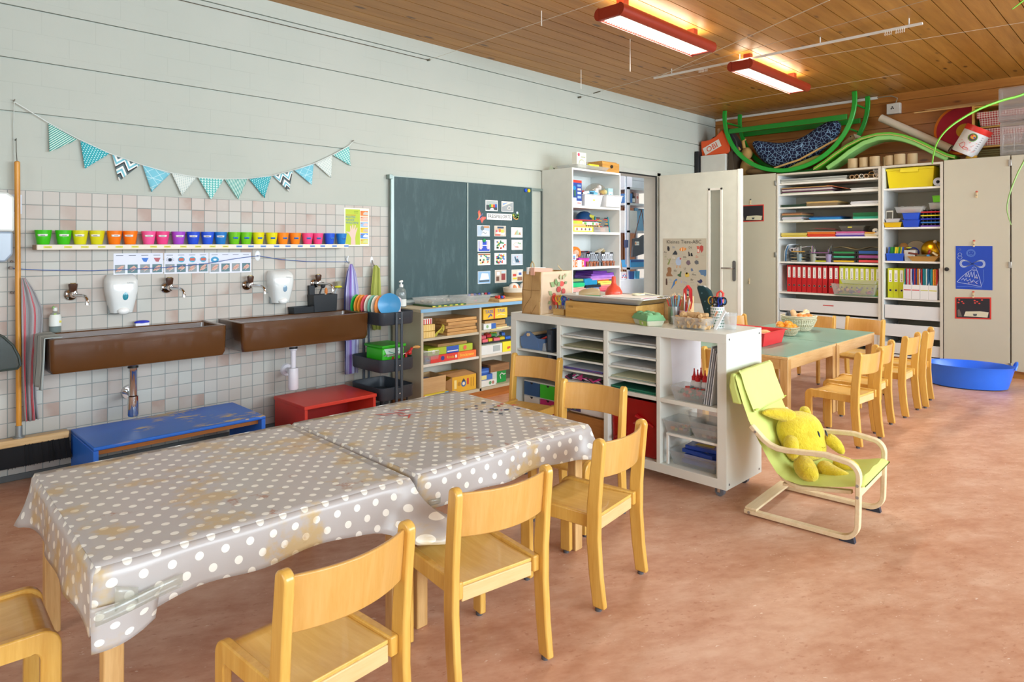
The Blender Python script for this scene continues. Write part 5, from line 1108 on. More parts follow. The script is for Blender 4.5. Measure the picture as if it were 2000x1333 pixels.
# ================================================================ TALL WHITE BOOKCASE
t = thing('tall_bookcase','tall white open bookcase beside the doorway','bookcase',(5.31,4.3,0))
x0, x1, yf, yb = 4.915,5.70,4.11,4.50
b = MB(M('D9DCD4',.45)); b.box(x0, x0+.018, yf, yb,0,2.025); ow('side_panel', b, t, bevel=.001)
b = MB(WHITE2); b.box(x1-.018, x1, yf, yb,0,2.025); ow('side_panel', b, t, bevel=.001)
b = MB(WHITE2); b.box(x0+.018, x1-.018, yf, yb,2.005,2.025); ow('top_panel', b, t, bevel=.001)
b = MB(WHITE2); b.box(x0+.018, x1-.018, yb-.008, yb,.06,2.005); ow('back_panel', b, t)
b = MB(WHITE2); b.box(x0+.018, x1-.018, yf+.02, yf+.035,0,.06); ow('plinth', b, t)
TS = [.06,.42,.775,1.042,1.385,1.64]
for z in TS: b = MB(WHITE); b.box(x0+.018, x1-.018, yf+.004, yb-.008, z, z+.024); ow('shelf_board', b, t, bevel=.001)
z = 1.665
boxt('toy_carton',4.95,5.085,4.13,4.34, z, z+.245,'tall blue and red carton at the left of the top bookcase shelf','carton','24489C', art=fill(('r','D83C2C',0,1,.9,1),('r','E8ECF0',.42,1,.0,.18),('r','D84C3C',.5,.9,.08,.11),('r','7CA0D0',.5,.9,.75,.83),('r','E8C8C0',.5,.9,.6,.68),('r','C8D4E8',.5,.9,.45,.54),('r','9CB8E0',.5,.9,.28,.38),('r','DDE4E8',0,.38,0,.3),('d','1C8CC8',.15,.68,.022),('r','3C6C5C',.1,.3,.35,.6)))
def crate(x0, x1, y0, y1, z, h, label, holes=True, col='E3E7EA'):
    t = thing('white_tub', label,'tub',((x0+x1)/2,(y0+y1)/2, z),0,'white tubs on the top bookcase shelf')
    b = MB(M(col,.35)); b.tray((0,0,0),((x1-x0)*.86,(y1-y0)*.86),(x1-x0, y1-y0), h,.004,.008); obj('tub_body', b, t, bevel=.004); return t
tb = crate(5.10,5.385,4.10,4.36, z,.115,'left white tub with blue things in it on the top bookcase shelf')
b = MB(M('E4DC3C',.5)); p = Plane((-.01+.0,-.1235,.055),(1,0,0),(0,0,1), b); p.rect(0,.035,0,.012, b.mats[0]); obj('name_tag', b, tb, smooth=False)
crate(5.395,5.665,4.06,4.34, z,.12,'right white tub overhanging the top bookcase shelf')
b = MB(M('4C9CC8',.6)); random.seed(2)
for i in range(9): b.use(M(('58A8D0','E4E8EC','A84048','6CB4D8')[i % 4],.6)); b.obox((5.15+.02*i,4.2+U(-.06,.06), z+.12+.012*(i % 3)),(.06,.05,.025), U(0,3), U(-.5,.5))
o = top('blue_packets', b,'pale blue and white packets heaped in the left white tub','packets'); o['kind'] = 'stuff'
t = thing('plastic_bag','clear bag with white and gold balls in the right white tub','bag',(5.5,4.2, z+.1))
b = MB(clear('C4B498',.35,.15)); b.ball((5.46,4.25, z+.16),(.14,.09,.09)); ow('bag_film', b, t)
for x, dz, c in ((5.40,.17,'E8E8EC'),(5.45,.20,'E8E8EC'),(5.42,.13,'DCDCE0'),(5.50,.15,'D8B44C'),(5.54,.16,'E4D090'),(5.48,.12,'7C3C3C')): b = MB(M(c,.4)); b.ball((x,4.20, z+dz),.028); ow('ball', b, t)
boxt('paper_packet',5.555,5.635,4.16,4.26, z+.06, z+.20,'pale blue and white packet standing in the right white tub','packet','A8D0DC', art=fill(('r','E4EEF0',.1,.9,.3,.75),('r','7CB8C8',.3,.7,.5,.6)))
z = 1.41
boxt('game_box',4.95,5.27,4.13,4.38, z, z+.052,'yellow box with small portraits on the second bookcase shelf','game box','ECC848', art=fill(('r','F0E8DC',.08,.92,.2,.8),('d','B07068',.2,.5,.014),('d','8C6C64',.42,.5,.012),('d','7C6054',.6,.5,.012),('d','606470',.8,.5,.013)))
boxt('wooden_slab',4.94,5.14,4.13,4.36, z+.053, z+.078,'wooden slab on the yellow portrait box','board', wood('slab','D0A468','E4C08C','x'))
boxt('card_box',4.94,5.11,4.14,4.34, z+.079, z+.108,'lime and yellow box on the wooden slab','box','B8D03C', art=fill(('r','E0D040',.55,.95,0,1)))
b = MB(clear('E4E8EA',.6)); b.box(5.275,5.51,4.12,4.36, z, z+.05); b.use(M('E0B8A8',.6)); b.box(5.40,5.48,4.14,4.30, z+.004, z+.04); b.use(M('B8BCC0',.6)); b.box(5.285,5.38,4.13,4.30, z+.01, z+.02); top('clear_case', b,'clear flat case between the yellow box and the bead frame','case', bevel=.003)
boxt('wooden_puzzle',5.13,5.40,4.15,4.38, z+.053, z+.068,'wooden board with black figures under the striped books','board', wood('slab','D0A468','E4C08C','x'), art=fill(*[('r','2C2824',.05+.11*k,.12+.11*k,.1,.9) for k in range(8)]))
boxt('picture_book',5.12,5.38,4.15,4.38, z+.070, z+.098,'white green-patterned box under the red book on the second bookcase shelf','box','E4E8DC', art=fill(('r','5CA83C',.1,.25,.1,.9),('r','5CA83C',.6,.7,.1,.9),('r','D8503C',.8,.95,.2,.6)))
boxt('picture_book',4.95,5.37,4.16,4.40, z+.110, z+.122,'flat red book on top of the pile on the second bookcase shelf','book','B83A48')
t = thing('toy_globe','blue dome-shaped toy with a yellow elephant-like shape behind the books','toy',(5.38,4.40, z+.125))
b = MB(M('1C4C7C',.3)); b.lathe([(.118,0),(.112,.03),(.09,.065),(.05,.09),(0,.098)],(5.41,4.36, z+.123), sy=.7); ow('dome', b, t)
b = MB(M('D8D44C',.4)); b.ball((5.46,4.295, z+.15),(.045,.016,.03)); b.ball((5.51,4.29, z+.135),(.03,.012,.014)); b.ball((5.425,4.29, z+.165),(.02,.012,.022)); ow('yellow_shape', b, t)
t = thing('abacus','turquoise bead frame leaning at the right of the second bookcase shelf','abacus',(5.51,4.2, z))
b = MB(M('2C8C98',.4))
for x in (5.41,5.625): b.obox((x,4.21, z+.08),(.012,.012,.165),0,0,-.15)
ow('frame', b, t)
for k in range(10):
    zz = z+.012+.015*k; b = MB(M('A8ACB0',.3,.8)); b.cyl((5.41,4.20+.002*k, zz),(5.625,4.20+.002*k, zz),.0015, n=6); o = ow('wire', b, t)
    b = MB(M(('D8A848','2C6C88','D8A848','C84848','283848')[k % 5],.4))
    for j in range(10): xx = 5.42+.0125*j+(.075 if j > 4+k % 4 else 0); b.ball((xx,4.20+.002*k, zz),(.0055,.0065,.0065),8,6)
    ow('beads', b, t)
z = 1.067
boxt('number_cards',4.94,5.115,4.125,4.14, z, z+.068,'orange and white number cards standing on the third bookcase shelf','cards','F0EEE8', art=fill(('r','EE7434',0,.16,0,1),('r','EE7434',.22,.42,0,1),('r','EE7434',.80,1,0,1),('t','F4F0E8','1',.08,.5,.06),('t','F4F0E8','2',.33,.5,.06),('t','F4F0E8','3',.90,.5,.06)))
boxt('picture_card',4.935,5.025,4.15,4.165, z+.06, z+.125,'small white card with a blue picture behind the number cards','card','F0F0F0', art=fill(('r','5C9CD0',.5,.85,.2,.8),('r','C85C5C',.55,.7,.3,.5),('l','9098A0', [(.15,.4),(.35,.6)],.004)))
t = thing('plush_doll','small doll with fluffy orange hair in a pink tub','doll',(5.06,4.22, z+.075))
b = MB(M('F08028',.9)); random.seed(6)
for k in range(26): a = -.5+(PI+1)*k/25; b.ball((5.065+.058*cos(a),4.20, z+.135+.045*sin(a)),(.019,.03,.019),8,6)
ow('hair', b, t)
b = MB(M('D8B49C',.8)); b.ball((5.065,4.19, z+.135),(.042,.03,.035)); b.box(5.04,5.09,4.18,4.22, z+.08, z+.11); b.use(BLACK); b.ball((5.05,4.162, z+.143),.003,8,6); b.ball((5.08,4.162, z+.143),.003,8,6); b.tube([(5.052,4.162, z+.128),(5.066,4.160, z+.122),(5.08,4.162, z+.130)],.0016,5); ow('head', b, t)
clearbin('pink_tub',5.145,4.21, z,(.12,.10),(.165,.13),.085,'magenta plastic tub left of the grey crates', col='D044B8', a=.95)
def vcrate(x0, x1, y0, y1, z, h, label, col):
    t = thing('ventilated_crate', label,'crate',((x0+x1)/2,(y0+y1)/2, z),0,'grey ventilated crates on the third bookcase shelf')
    m = M(col,.4); b = MB(m); b.box(x0+.003, x1-.003, y0+.003, y1-.003, z, z+.004)
    for (a0, a1, c0, c1) in ((x0, x1, y0, y0+.004),(x0, x1, y1-.004, y1),(x0, x0+.004, y0, y1),(x1-.004, x1, y0, y1)):
        b.box(a0, a1, c0, c1, z, z+.035); b.box(a0, a1, c0, c1, z+.055, z+.068); b.box(a0, a1, c0, c1, z+h-.03 if c0 != y0 else z+h-.012, z+h)
        n = 7
        for k in range(n+1):
            if a1-a0 > .01: xx = a0+(a1-a0-.008)*k/n; b.box(xx, xx+.008, c0, c1, z, z+h-.01)
            else: yy = c0+(c1-c0-.008)*k/n; b.box(a0, a1, yy, yy+.008, z, z+h-.01)
    b.box(x0, x0+(x1-x0)*.3, y0, y0+.004, z+h-.035, z+h); b.box(x1-(x1-x0)*.3, x1, y0, y0+.004, z+h-.035, z+h)
    ow('crate_body', b, t, smooth=False); return t
vcrate(5.25,5.44,4.20,4.42, z,.135,'grey crate with small things on top, left one','AEB8C4'); vcrate(5.455,5.65,4.17,4.40, z,.135,'pale blue-white crate with an oval grip, right one','D6DEEA')
b = MB(M('2C3440',.6)); 
for k in range(7): b.use(M(('2C3440','D83C2C','3C4C60')[k % 3],.6)); b.obox((5.29+.02*k,4.29+.01*(k % 3), z+.142+.004*(k % 2)),(.05,.03,.012), k*.7)
o = top('small_toys', b,'dark and red bits heaped on the left grey crate','toys'); o['kind'] = 'stuff'
b = MB(M('D8D4C4',.7)); b.obox((5.52,4.25, z+.155),(.12,.06,.004),.2,-.35); b.use(M('A89468',.8)).ball((5.60,4.27, z+.15),(.03,.03,.02)); top('paper_scraps', b,'folded card and a tan ball on the right crate','paper')
def animal():
    b = MB(wood('dark_toy_wood','7C3E20','A8623C','z'))
    b.tube([(0,-.004,0),(0,-.003,.022),(0,0,.034)], [.006,.006,.008],8); b.tube([(.016,.004,0),(.014,.003,.022),(.010,0,.032)], [.006,.006,.008],8)
    b.ball((.006,0,.036),(.016,.009,.011),10,8); b.tube([(-.004,0,.038),(-.006,0,.052)], [.008,.005],8); return b
am = animal(); n = 0
for grp, xs in (('left', [5.185,5.213,5.241,5.269,5.297,5.325,5.35]),('right', [5.445,5.475,5.505,5.535,5.565,5.595,5.622])):
    for i, x in enumerate(xs):
        o = obj('wooden_figure', animal()); o.location = (x,4.145+.008*(i % 2), z); o.rotation_euler = (0,0, U(-.4,.4)); tag(o, f'brown wooden toy figure in the {grp} row before the crates','toy figure', f'wooden figures in the {grp} row')
# folded cloths on the fourth shelf
def folded(x0, x1, y0, y1, z, h, c, label, seed, g='folded cloths on the fourth bookcase shelf'):
    b = MB(M(c,.95,0,.18)); R = []; n = 14; random.seed(seed); ph = U(0,6)
    prof = [(0,0),(.5,-.02),(1,0.02),(1.02,.25),(1.0,.48),(1.0,.52),(1.02,.75),(.99,1),(.5,1.04),(0.0,1),(-.02,.75),(0,.52),(0,.48),(-.02,.25)]
    for j in range(n+1):
        v = j/n; R.append([(x0+(x1-x0)*a+.004*sin(v*5+ph), y0+(y1-y0)*v+.005*sin(a*8+ph), z+h*max(0, c_)+.003*sin(a*9+v*4+ph)*(1 if c_ > .3 else 0)+.0) for a, c_ in prof])
    b.rings(R); return top('folded_cloth', b, label,'cloth', g, bevel=.003)
z = .80
for i,(x0_, x1_, zz, h, c, lab) in enumerate((
    (4.96,5.18,0,.022,'2C6478','dark teal cloth at the bottom of the left pile'),(4.95,5.17,.023,.034,'D8A098','salmon pink cloth in the left pile'),(4.95,5.155,.058,.012,'E0CCA8','cream cloth in the left pile'),(4.95,5.14,.071,.040,'24C07C','bright green cloth in the left pile'),(4.95,5.13,.112,.012,'1C6C5C','dark green cloth in the left pile'),(4.95,5.135,.125,.020,'8CA868','olive cloth on top of the left pile'),
    (5.19,5.375,0,.018,'2858C8','royal blue cloth at the bottom of the middle pile'),(5.185,5.38,.019,.018,'4C78D8','mid blue cloth in the middle pile'),(5.185,5.385,.038,.016,'9CB8E8','pale blue cloth in the middle pile'),(5.17,5.395,.055,.026,'182838','navy cloth in the middle pile'),(5.15,5.345,.082,.062,'1C8CBC','rumpled turquoise cloth on top of the middle pile'),
    (5.395,5.66,0,.016,'A82848','wine red cloth at the bottom of the right pile'),(5.395,5.665,.017,.022,'E0606C','coral red cloth in the right pile'),(5.395,5.66,.040,.022,'F07078','light red cloth in the right pile'),(5.40,5.65,.063,.014,'F0B090','peach cloth in the right pile'),(5.40,5.64,.078,.018,'ECDC6C','yellow cloth in the right pile'),(5.37,5.63,.097,.014,'E8D860','second yellow cloth, above the first in the right pile'),(5.36,5.55,.112,.016,'E07C3C','orange cloth in the right pile'),(5.27,5.63,.129,.014,'C890D0','pinkish lilac cloth in the right pile'),(5.25,5.63,.144,.026,'A878D0','lilac cloth in the right pile'),(5.27,5.64,.171,.022,'7C48B0','violet cloth near the top of the right pile'),(5.28,5.50,.194,.024,'5C2C90','rumpled deep purple cloth on top of the right pile'))):
    folded(x0_, x1_,4.14+.006*(i % 3),4.36, z+zz, h, c, lab, i)
# on top of the bookcase
zt = 2.027
boxt('rice_carton',4.70+.30,5.14,4.12,4.18, zt, zt+.155,'white carton with a bowl picture standing on the bookcase','carton','E6E8DA', art=fill(('d','D8486C',.2,.85,.017),('l','9CA884', [(.45,.72),(.9,.72)],.010),('d','8C9C5C',.52,.28,.045),('d','E4E4D8',.52,.28,.039),('l','B8BCAC', [(.6,.85),(.9,.85)],.004)))
clearbin('plastic_tray',5.22,4.22, zt,(.44,.24),(.50,.27),.035,'shallow translucent tray on top of the bookcase', a=.5)
b = MB(M('E8E038',.4)); b.obox((5.28,4.16, zt+.045),(.17,.06,.025),.05); b.use(M('E8603C',.4)).obox((5.11,4.15, zt+.05),(.06,.05,.03),.3); b.use(M('2C54A8',.4)).obox((5.15,4.14, zt+.04),(.04,.03,.02),.8); o = top('small_tools', b,'yellow, orange and blue plastic pieces in the tray on the bookcase','toys'); o['kind'] = 'stuff'
b = MB(clear('E8E4DC',.5)); b.ball((5.17,4.2, zt+.075),(.055,.04,.03)); b.ball((5.23,4.2, zt+.065),(.03,.03,.02)); top('cellophane_bag', b,'crumpled clear bag on the tray on the bookcase','bag')
t = thing('wooden_box','pine box with a dark round knob on the right of the bookcase top','box',(5.55,4.22, zt))
b = MB(wood('box_pine','B07C38','D8A658','x')); b.box(5.405,5.69,4.12,4.36, zt, zt+.095); b.box(5.41,5.66,4.13,4.36, zt+.095, zt+.105); ow('case', b, t, bevel=.002)
b = MB(M('2C241C',.4)); b.cyl((5.55,4.12, zt+.055),(5.55,4.105, zt+.055),.017); ow('knob', b, t, bevel=.003)
b = MB(M('9CA890',.7)); b.add([(4.93,4.42, zt),(4.99,4.40, zt),(4.965,4.44, zt),(4.96,4.42, zt+.05)], [(0,1,3),(1,2,3),(2,0,3),(0,2,1)]); b.use(M('44503C',.7)).obox((4.99,4.42, zt+.012),(.03,.03,.02),.5); top('paper_scrap', b,'crumpled green-white paper at the back corner of the bookcase top','paper')
# ================================================================ STOREROOM SEEN THROUGH THE DOORWAY
t = thing('wooden_cupboard','brown wooden cupboard just inside the storeroom','cupboard',(7.9,6.0,0))
WD = wood('dark_pine','8C4A1C','B46C34','z',.4)
b = MB(WD); b.box(7.3,8.5,5.84,6.2,0,2.5); ow('carcass', b, t)
for a, c in ((7.32,7.87),(7.89,8.13),(8.15,8.48)): b = MB(WD); b.box(a, c,5.82,5.84,.1,2.45); b.box(a+.04, c-.04,5.81,5.82,1.9,2.35); b.box(a+.04, c-.04,5.81,5.82,.2,1.8); ow('cupboard_door', b, t, bevel=.004)
b = MB(M('A8B0C4',.3,.4)); b.cyl((7.19,5.1,1.25),(7.19,5.1,3.0),.012); b.use(M('3C4C78',.4)).box(7.17,7.215,5.08,5.12,1.24,1.34); b.use(M('8C9CC0',.4)).cyl((7.19,5.1,1.02),(7.19,5.1,1.25),.010); top('hanging_rod', b,'thin grey rod hanging in front of the brown cupboard in the storeroom','rod')
t = thing('storeroom_rack','white open rack in the storeroom holding bottles and a bag','rack',(7.8,5.4,0))
RK = M('C2C4CC',.4)
for x in (7.39,8.15):
    for y in (5.2,5.6): b = MB(RK); b.box(x, x+.035, y, y+.03,0,2.05); ow('post', b, t)
for z in (.55,.945,1.44,1.81,2.02): b = MB(RK); b.box(7.39,8.185,5.2,5.63, z, z+.028); ow('rack_shelf', b, t)
boxt('paper_stack',7.50,8.1,5.22,5.6,2.05,2.25,'stack of white paper packs on top of the storeroom rack','paper','DCE0EE', art=fill(('r','B0B4C8',0,1,.48,.52)))
t = thing('brown_bottle','dark brown bottle with white label on the storeroom rack','bottle',(7.57,5.28,1.839))
b = MB(M('2C1818',.2)); b.lathe([(0,0),(.032,0),(.032,.09),(.014,.11),(.012,.15),(0,.15)],(7.57,5.26,1.839)); ow('bottle_body', b, t)
b = MB(M('D8D4D0',.5)); b.grid(lambda u, v: (7.57+.033*cos(-PI+PI*u),5.26+.033*sin(-PI+PI*u),1.85+.055*v),10,1); ow('label', b, t)
boxt('blue_carton',7.45,7.535,5.24,5.4,1.839,1.97,'blue carton beside the brown bottle','carton','3C74B8')
boxt('pink_carton',7.62,7.69,5.24,5.4,1.839,1.98,'pale pink carton right of the brown bottle','carton','D8B8B8', art=fill(('d','C86860',.5,.6,.02)))
boxt('white_carton',7.45,7.66,5.25,5.5,1.469,1.74,'white carton behind the hanging bag strap','carton','D4D4D4')
boxt('sky_blue_board',7.68,8.0,5.3,5.32,1.469,1.78,'pale blue board on the storeroom rack','board','7CB0D4')
t = thing('hanging_bag','grey plastic bag hanging by brown cords from the storeroom rack','bag',(7.55,5.15,1.1))
b = MB(M('4A505A',.4)); b.prism([(7.39,1.11),(7.70,1.16),(7.74,1.40),(7.66,1.41),(7.56,1.37),(7.42,1.36)],'y',5.13,5.17); ow('bag_body', b, t, bevel=.01)
b = MB(M('6C3C28',.6)); b.tube([(7.45,5.15,1.37),(7.55,5.15,1.60),(7.62,5.15,1.75)],.005,6); b.tube([(7.70,5.15,1.39),(7.66,5.15,1.60),(7.62,5.15,1.75)],.005,6); b.cyl((7.62,5.15,1.75),(7.62,5.20,1.75),.006, n=8); ow('cord', b, t)
p = Plane((7.43,5.129,1.27),(1,0,0),(0,0,1)); p.rect(0,.10,0,.05, PAPERW); p.up().rect(.008,.035,.010,.04, M('E0884C',.5)); p.line([(.045,.025),(.09,.025)],.006, M('6C7480',.5)); ow('label', p.mb, t, smooth=False)
boxt('blue_box',7.44,7.95,5.2,5.5,.974,1.07,'bright blue flat box on the storeroom rack','box','44A4E0', art=fill(('r','2C5CA8',0,1,.7,1),('r','D83C4C',.72,.78,.1,.8)))
boxt('white_table',6.3,8.6,4.98,5.12,.0,.83,'white work surface in the storeroom','table','E0E2EC')
for (x, c, lab) in ((7.06,'E0E0EA','white tin on the storeroom work surface with pink and blue pattern'),(7.24,'2C4C8C','blue jug on the storeroom work surface'),(7.36,'4CA0C8','turquoise holder on the storeroom work surface')):
    t = thing('storeroom_pot', lab,'pot',(x,5.05,.831)); b = MB(M(c,.4)); b.lathe([(0,0),(.035,0),(.04,.1),(.037,.1),(.033,.004),(0,.004)], n=18)
    if x < 7.1:
        for k in range(8): b.use(M(('D84C5C','4C6CC0','D86C9C')[k % 3],.5)); a = -PI*.9+.3*k; b.ball((.037*cos(a),.037*sin(a),.03+.02*(k % 3)),.009,8,6)
    obj('pot_body', b, t)
for k, x in enumerate((7.03,7.12)): b = MB(wood('stick','B88860','C8A078','z')); b.cyl((x,5.09,.832),(x+.04*(1-2*k),5.11,1.08),.009); top('wooden_stick', b,'wooden stick standing behind the patterned tin in the storeroom','stick','sticks behind the patterned tin')
# ================================================================ ANIMAL ALPHABET POSTER ON THE DOOR
FX = 6.985
p = Plane((FX,4.415,.602),(0,-1,0),(0,0,1)); PW, PHH = .575,.752; p.card(0, PW,0, PHH, M('B7B29F',.7,0,.03),.001)
INK = M('45433E',.6)
p.text('Kleines Tiere-ABC', PW*.49, PHH*.945,.062, INK, sx=.98)
def px_(x): return (x-63)/333*PW
def py_(y): return (1146-y)/494*PHH
def blob(pts, c): p.poly([(px_(a), py_(b_)) for a, b_ in pts], M(c,.6))
for txt, x, y in (('Aa',82,760),('Bb',150,722),('Dd',278,722),('Ee',328,792),('Ff',84,797),('Gg',148,800),('Hh',235,797),('Kk',161,905),('Ll',235,885),('Mm',305,930),('Pp',124,978),('Qq',238,992),('Rr',290,970),('Ss',334,1010)):
    p.text(txt, px_(x), py_(y),.036, M({'Bb': '7C8CA0','Ee': 'C86C54','Gg': 'D8D8D0','Ff': '8C9C74','Pp': '8CA8B8','Qq': '9C9CB0'}.get(txt,'55534C'),.6)); p.line([(px_(x-14), py_(y+18)),(px_(x+18), py_(y+18))],.0016, M('8C897C',.6))
blob([(100,712),(112,714),(118,730),(116,748),(104,752),(98,735)],'1E1E22')
blob([(138,778),(150,760),(160,745),(168,750),(178,768),(176,780)],'2C343C')
blob([(192,738),(205,724),(228,720),(248,730),(240,744),(222,752),(202,748)],'D8862C'); p.up(); blob([(210,726),(214,726),(212,750),(208,748)],'F0E8D8'); blob([(228,722),(232,722),(230,750),(226,750)],'F0E8D8')
p.l = 3; blob([(262,755),(268,753),(276,786),(264,790)],'1E1C22'); blob([(280,768),(290,762),(297,788),(280,788)],'1E1C22')
blob([(345,715),(360,704),(374,712),(374,740),(362,762),(350,740)],'B0443C'); blob([(324,712),(340,710),(348,735),(344,764),(328,764),(330,738)],'C05C4C'); p.up(); blob([(332,735),(342,735),(340,758),(333,758)],'E8DCD0'); p.l = 3
blob([(98,858),(108,835),(120,808),(126,812),(118,840),(112,858)],'7C8C4C'); blob([(98,805),(110,822),(106,826)],'7C8C4C')
blob([(166,820),(180,800),(196,796),(208,810),(206,850),(196,862),(174,860),(164,840)],'A8BCD4'); p.up(); blob([(196,800),(208,806),(206,818),(196,814)],'B84844'); blob([(172,862),(178,862),(176,882),(168,882)],'C89868'); blob([(194,862),(200,862),(204,882),(196,882)],'C89868'); p.l = 3
blob([(244,838),(256,820),(272,822),(280,845),(264,860),(250,852)],'6C5C68'); blob([(308,828),(322,818),(338,825),(340,846),(322,852),(310,842)],'5C6064')
blob([(98,885),(112,876),(130,882),(132,905),(126,925),(144,948),(92,952),(90,935),(102,915)],'8C6440'); blob([(174,936),(196,925),(200,908),(212,908),(206,930),(208,950),(192,950)],'3C5C3C')
blob([(236,925),(252,912),(268,922),(270,945),(246,952),(236,942)],'D0B450'); blob([(242,918),(254,912),(258,926),(246,930)],'2C2C28'); blob([(280,885),(292,880),(300,900),(284,905)],'5C7090')
blob([(338,900),(352,892),(396,890),(396,930),(386,942),(374,930),(356,928),(350,912)],'54789C'); blob([(86,970),(96,966),(100,1000),(98,1020),(86,1018)],'4C3428')
blob([(150,985),(166,968),(178,968),(172,995),(150,1022),(124,1056),(140,1018)],'3C74B0'); p.up(); blob([(160,990),(174,980),(172,1000),(158,1014)],'D8A43C'); p.l = 3
blob([(204,980),(214,976),(216,996),(204,1002)],'A8A8C0'); blob([(326,975),(345,972),(352,962),(364,966),(368,982),(352,996),(338,988)],'28305C')
blob([(248,1040),(262,1030),(276,1022),(290,1040),(276,1060),(256,1058)],'54607C'); blob([(336,1044),(356,1030),(370,1044),(366,1062),(342,1058)],'7C7C54'); blob([(240,1090),(252,1076),(266,1088),(260,1110),(244,1108)],'34404C'); blob([(268,1170-40),(286,1120),(296,1135),(280,1146)],'8C7C90')
random.seed(9)
for k in range(22):
    x = 90+random.random()*290; y = 740+random.random()*380; p.line([(px_(x), py_(y)),(px_(x+26), py_(y))],.0012, M('908C7C',.6))
top('alphabet_poster', p.mb,'olive grey poster Kleines Tiere-ABC with small animals on the open door','poster', smooth=False)
# ================================================================ WHITE CUBE SHELF UNIT ON CASTORS
t = thing('cube_shelf_unit','white cube shelf unit on castors dividing the room','shelf unit',(3.31,2.36,0))
ux0, ux1, uy0, uy1, uz0, uz1 = 3.11,3.505,1.60,3.125,.061,.843; T_ = .05
UW = M('E3E5DC',.3,0,.02)
for y in (uy0, uy1-T_): b = MB(UW); b.box(ux0, ux1, y, y+T_, uz0, uz1-T_); ow('side_panel', b, t, bevel=.001)
b = MB(UW); b.box(ux0, ux1, uy0, uy1, uz1-T_, uz1); ow('top_panel', b, t, bevel=.0015)
b = MB(UW); b.box(ux0, ux1, uy0+T_, uy1-T_, uz0, uz0+T_-.002); ow('bottom_panel', b, t, bevel=.001)
YV = [(1.985,2.007),(2.334,2.363),(2.697,2.726)]
for a, c in YV: b = MB(UW); b.box(ux0+.002, ux1-.002, a, c, uz0+T_-.002, uz1-T_); ow('divider', b, t, bevel=.001)
CELL = [(1.65,1.985),(2.007,2.334),(2.363,2.697),(2.726,3.075)]
for a, c in CELL: b = MB(UW); b.box(ux0+.003, ux1-.003, a, c,.442,.464); ow('shelf_board', b, t, bevel=.001)
for ci in (1,2):     # thin paper shelves
    for k in range(4): z = .519+.0685*k; b = MB(UW); b.box(ux0+.006, ux1-.01, CELL[ci][0]+.002, CELL[ci][1]-.002, z, z+.010); ow('paper_shelf', b, t)
    b = MB(UW); b.box(ux0+.006, ux1-.01, CELL[ci][0], CELL[ci][0]+.006,.464,.79); b.box(ux0+.006, ux1-.01, CELL[ci][1]-.006, CELL[ci][1],.464,.79); b.box(ux1-.014, ux1-.01, CELL[ci][0], CELL[ci][1],.464,.79); ow('paper_shelf_sides', b, t)
b = MB(UW); b.box(ux0+.005, ux1-.01, CELL[3][0], CELL[3][1],.600,.612); ow('shelf_board', b, t, bevel=.001)
b = MB(UW); b.box(ux1-.010, ux1-.004, CELL[3][0], CELL[3][1],.11,.79); b.box(ux1-.010, ux1-.004, CELL[1][0], CELL[2][1],.11,.44); ow('back_panel', b, t)
b = MB(M('8C9094',.3,.8))
for x in (ux0+.03, ux1-.03):
    for z in (.815,.085): b.cyl((x, uy0, z),(x, uy0-.0015, z),.006, n=12)
ow('cam_bolt', b, t)
for x in (ux0+.07, ux1-.06):
    for y in (uy0+.07, uy1-.07):
        b = MB(M('6C7078',.4)); b.cyl((x-.011, y,.026),(x+.011, y,.026),.025, n=24); ow('castor_wheel', b, t)
        b = MB(CHROME); b.box(x-.016, x+.016, y-.012, y+.014,.044,.061); b.box(x-.016, x-.013, y-.008, y+.008,.022,.05); b.box(x+.013, x+.016, y-.008, y+.008,.022,.05); ow('castor_fork', b, t)
# contents, cell 3 (left in the photo)
t = thing('tool_caddy','blue-grey plastic caddy with a round wooden handle in the upper left compartment','caddy',(3.3,2.95,.612))
b = MB(M('5C7BA6',.4))
b.tray((3.27,2.955,.613),(.26,.19),(.27,.21),.075,.004)
b.prism([(3.055,.625),(3.062,.672),(3.005,.725),(2.985,.727),(2.965,.72),(2.91,.685),(2.90,.625)],'x',3.135,3.142); b.prism([(3.055,.625),(3.062,.672),(3.005,.725),(2.985,.727),(2.965,.72),(2.91,.685),(2.90,.625)],'x',3.39,3.397); b.box(3.14,3.39,2.975,2.979,.62,.69)
ow('caddy_body', b, t)
b = MB(wood('handle_round','D8B080','E8CCA0','x')); b.cyl((3.125,2.985,.706),(3.41,2.985,.706),.011); ow('handle', b, t)
random.seed(12)
for i in range(6):
    c, n_ = (('C83C34','red'),('2C2C34','black'),('9C5C34','brown'))[i % 3]
    y = 2.93+.004*i; b = MB(M(c,.5)); b.tube([(3.17+.03*i,2.95,.66+.006*i),(3.17+.03*i,2.855,.70+.007*i)],.007,8); top('marker_pen', b, f'{n_} pen lying across the blue-grey caddy','pen', f'{n_} pens in the blue-grey caddy')
boxt('cassette_player',3.13,3.42,2.778,2.822,.465,.752,'dark grey upright device at the right of the upper left compartment','device','2B3540', art=fill(('r','47525E',.2,.8,.1,.3),('r','47525E',.2,.8,.36,.5),('r','47525E',.2,.8,.56,.9)), face='x')
b = MB(M('9CA4AC',.5)); b.prism([(2.835,.613),(2.87,.613),(2.862,.66),(2.845,.665)],'x',3.135,3.16); top('tape_dispenser', b,'small grey wedge beside the blue-grey caddy','dispenser', bevel=.003)
t = thing('mini_drawer_chest','white mini chest with blue, green, white and magenta drawers','drawer chest',(3.27,2.91,.111))
b = MB(M('E0DFDA',.4)); b.box(3.165,3.42,2.768,3.055,.111,.40); ow('carcass', b, t, bevel=.001)
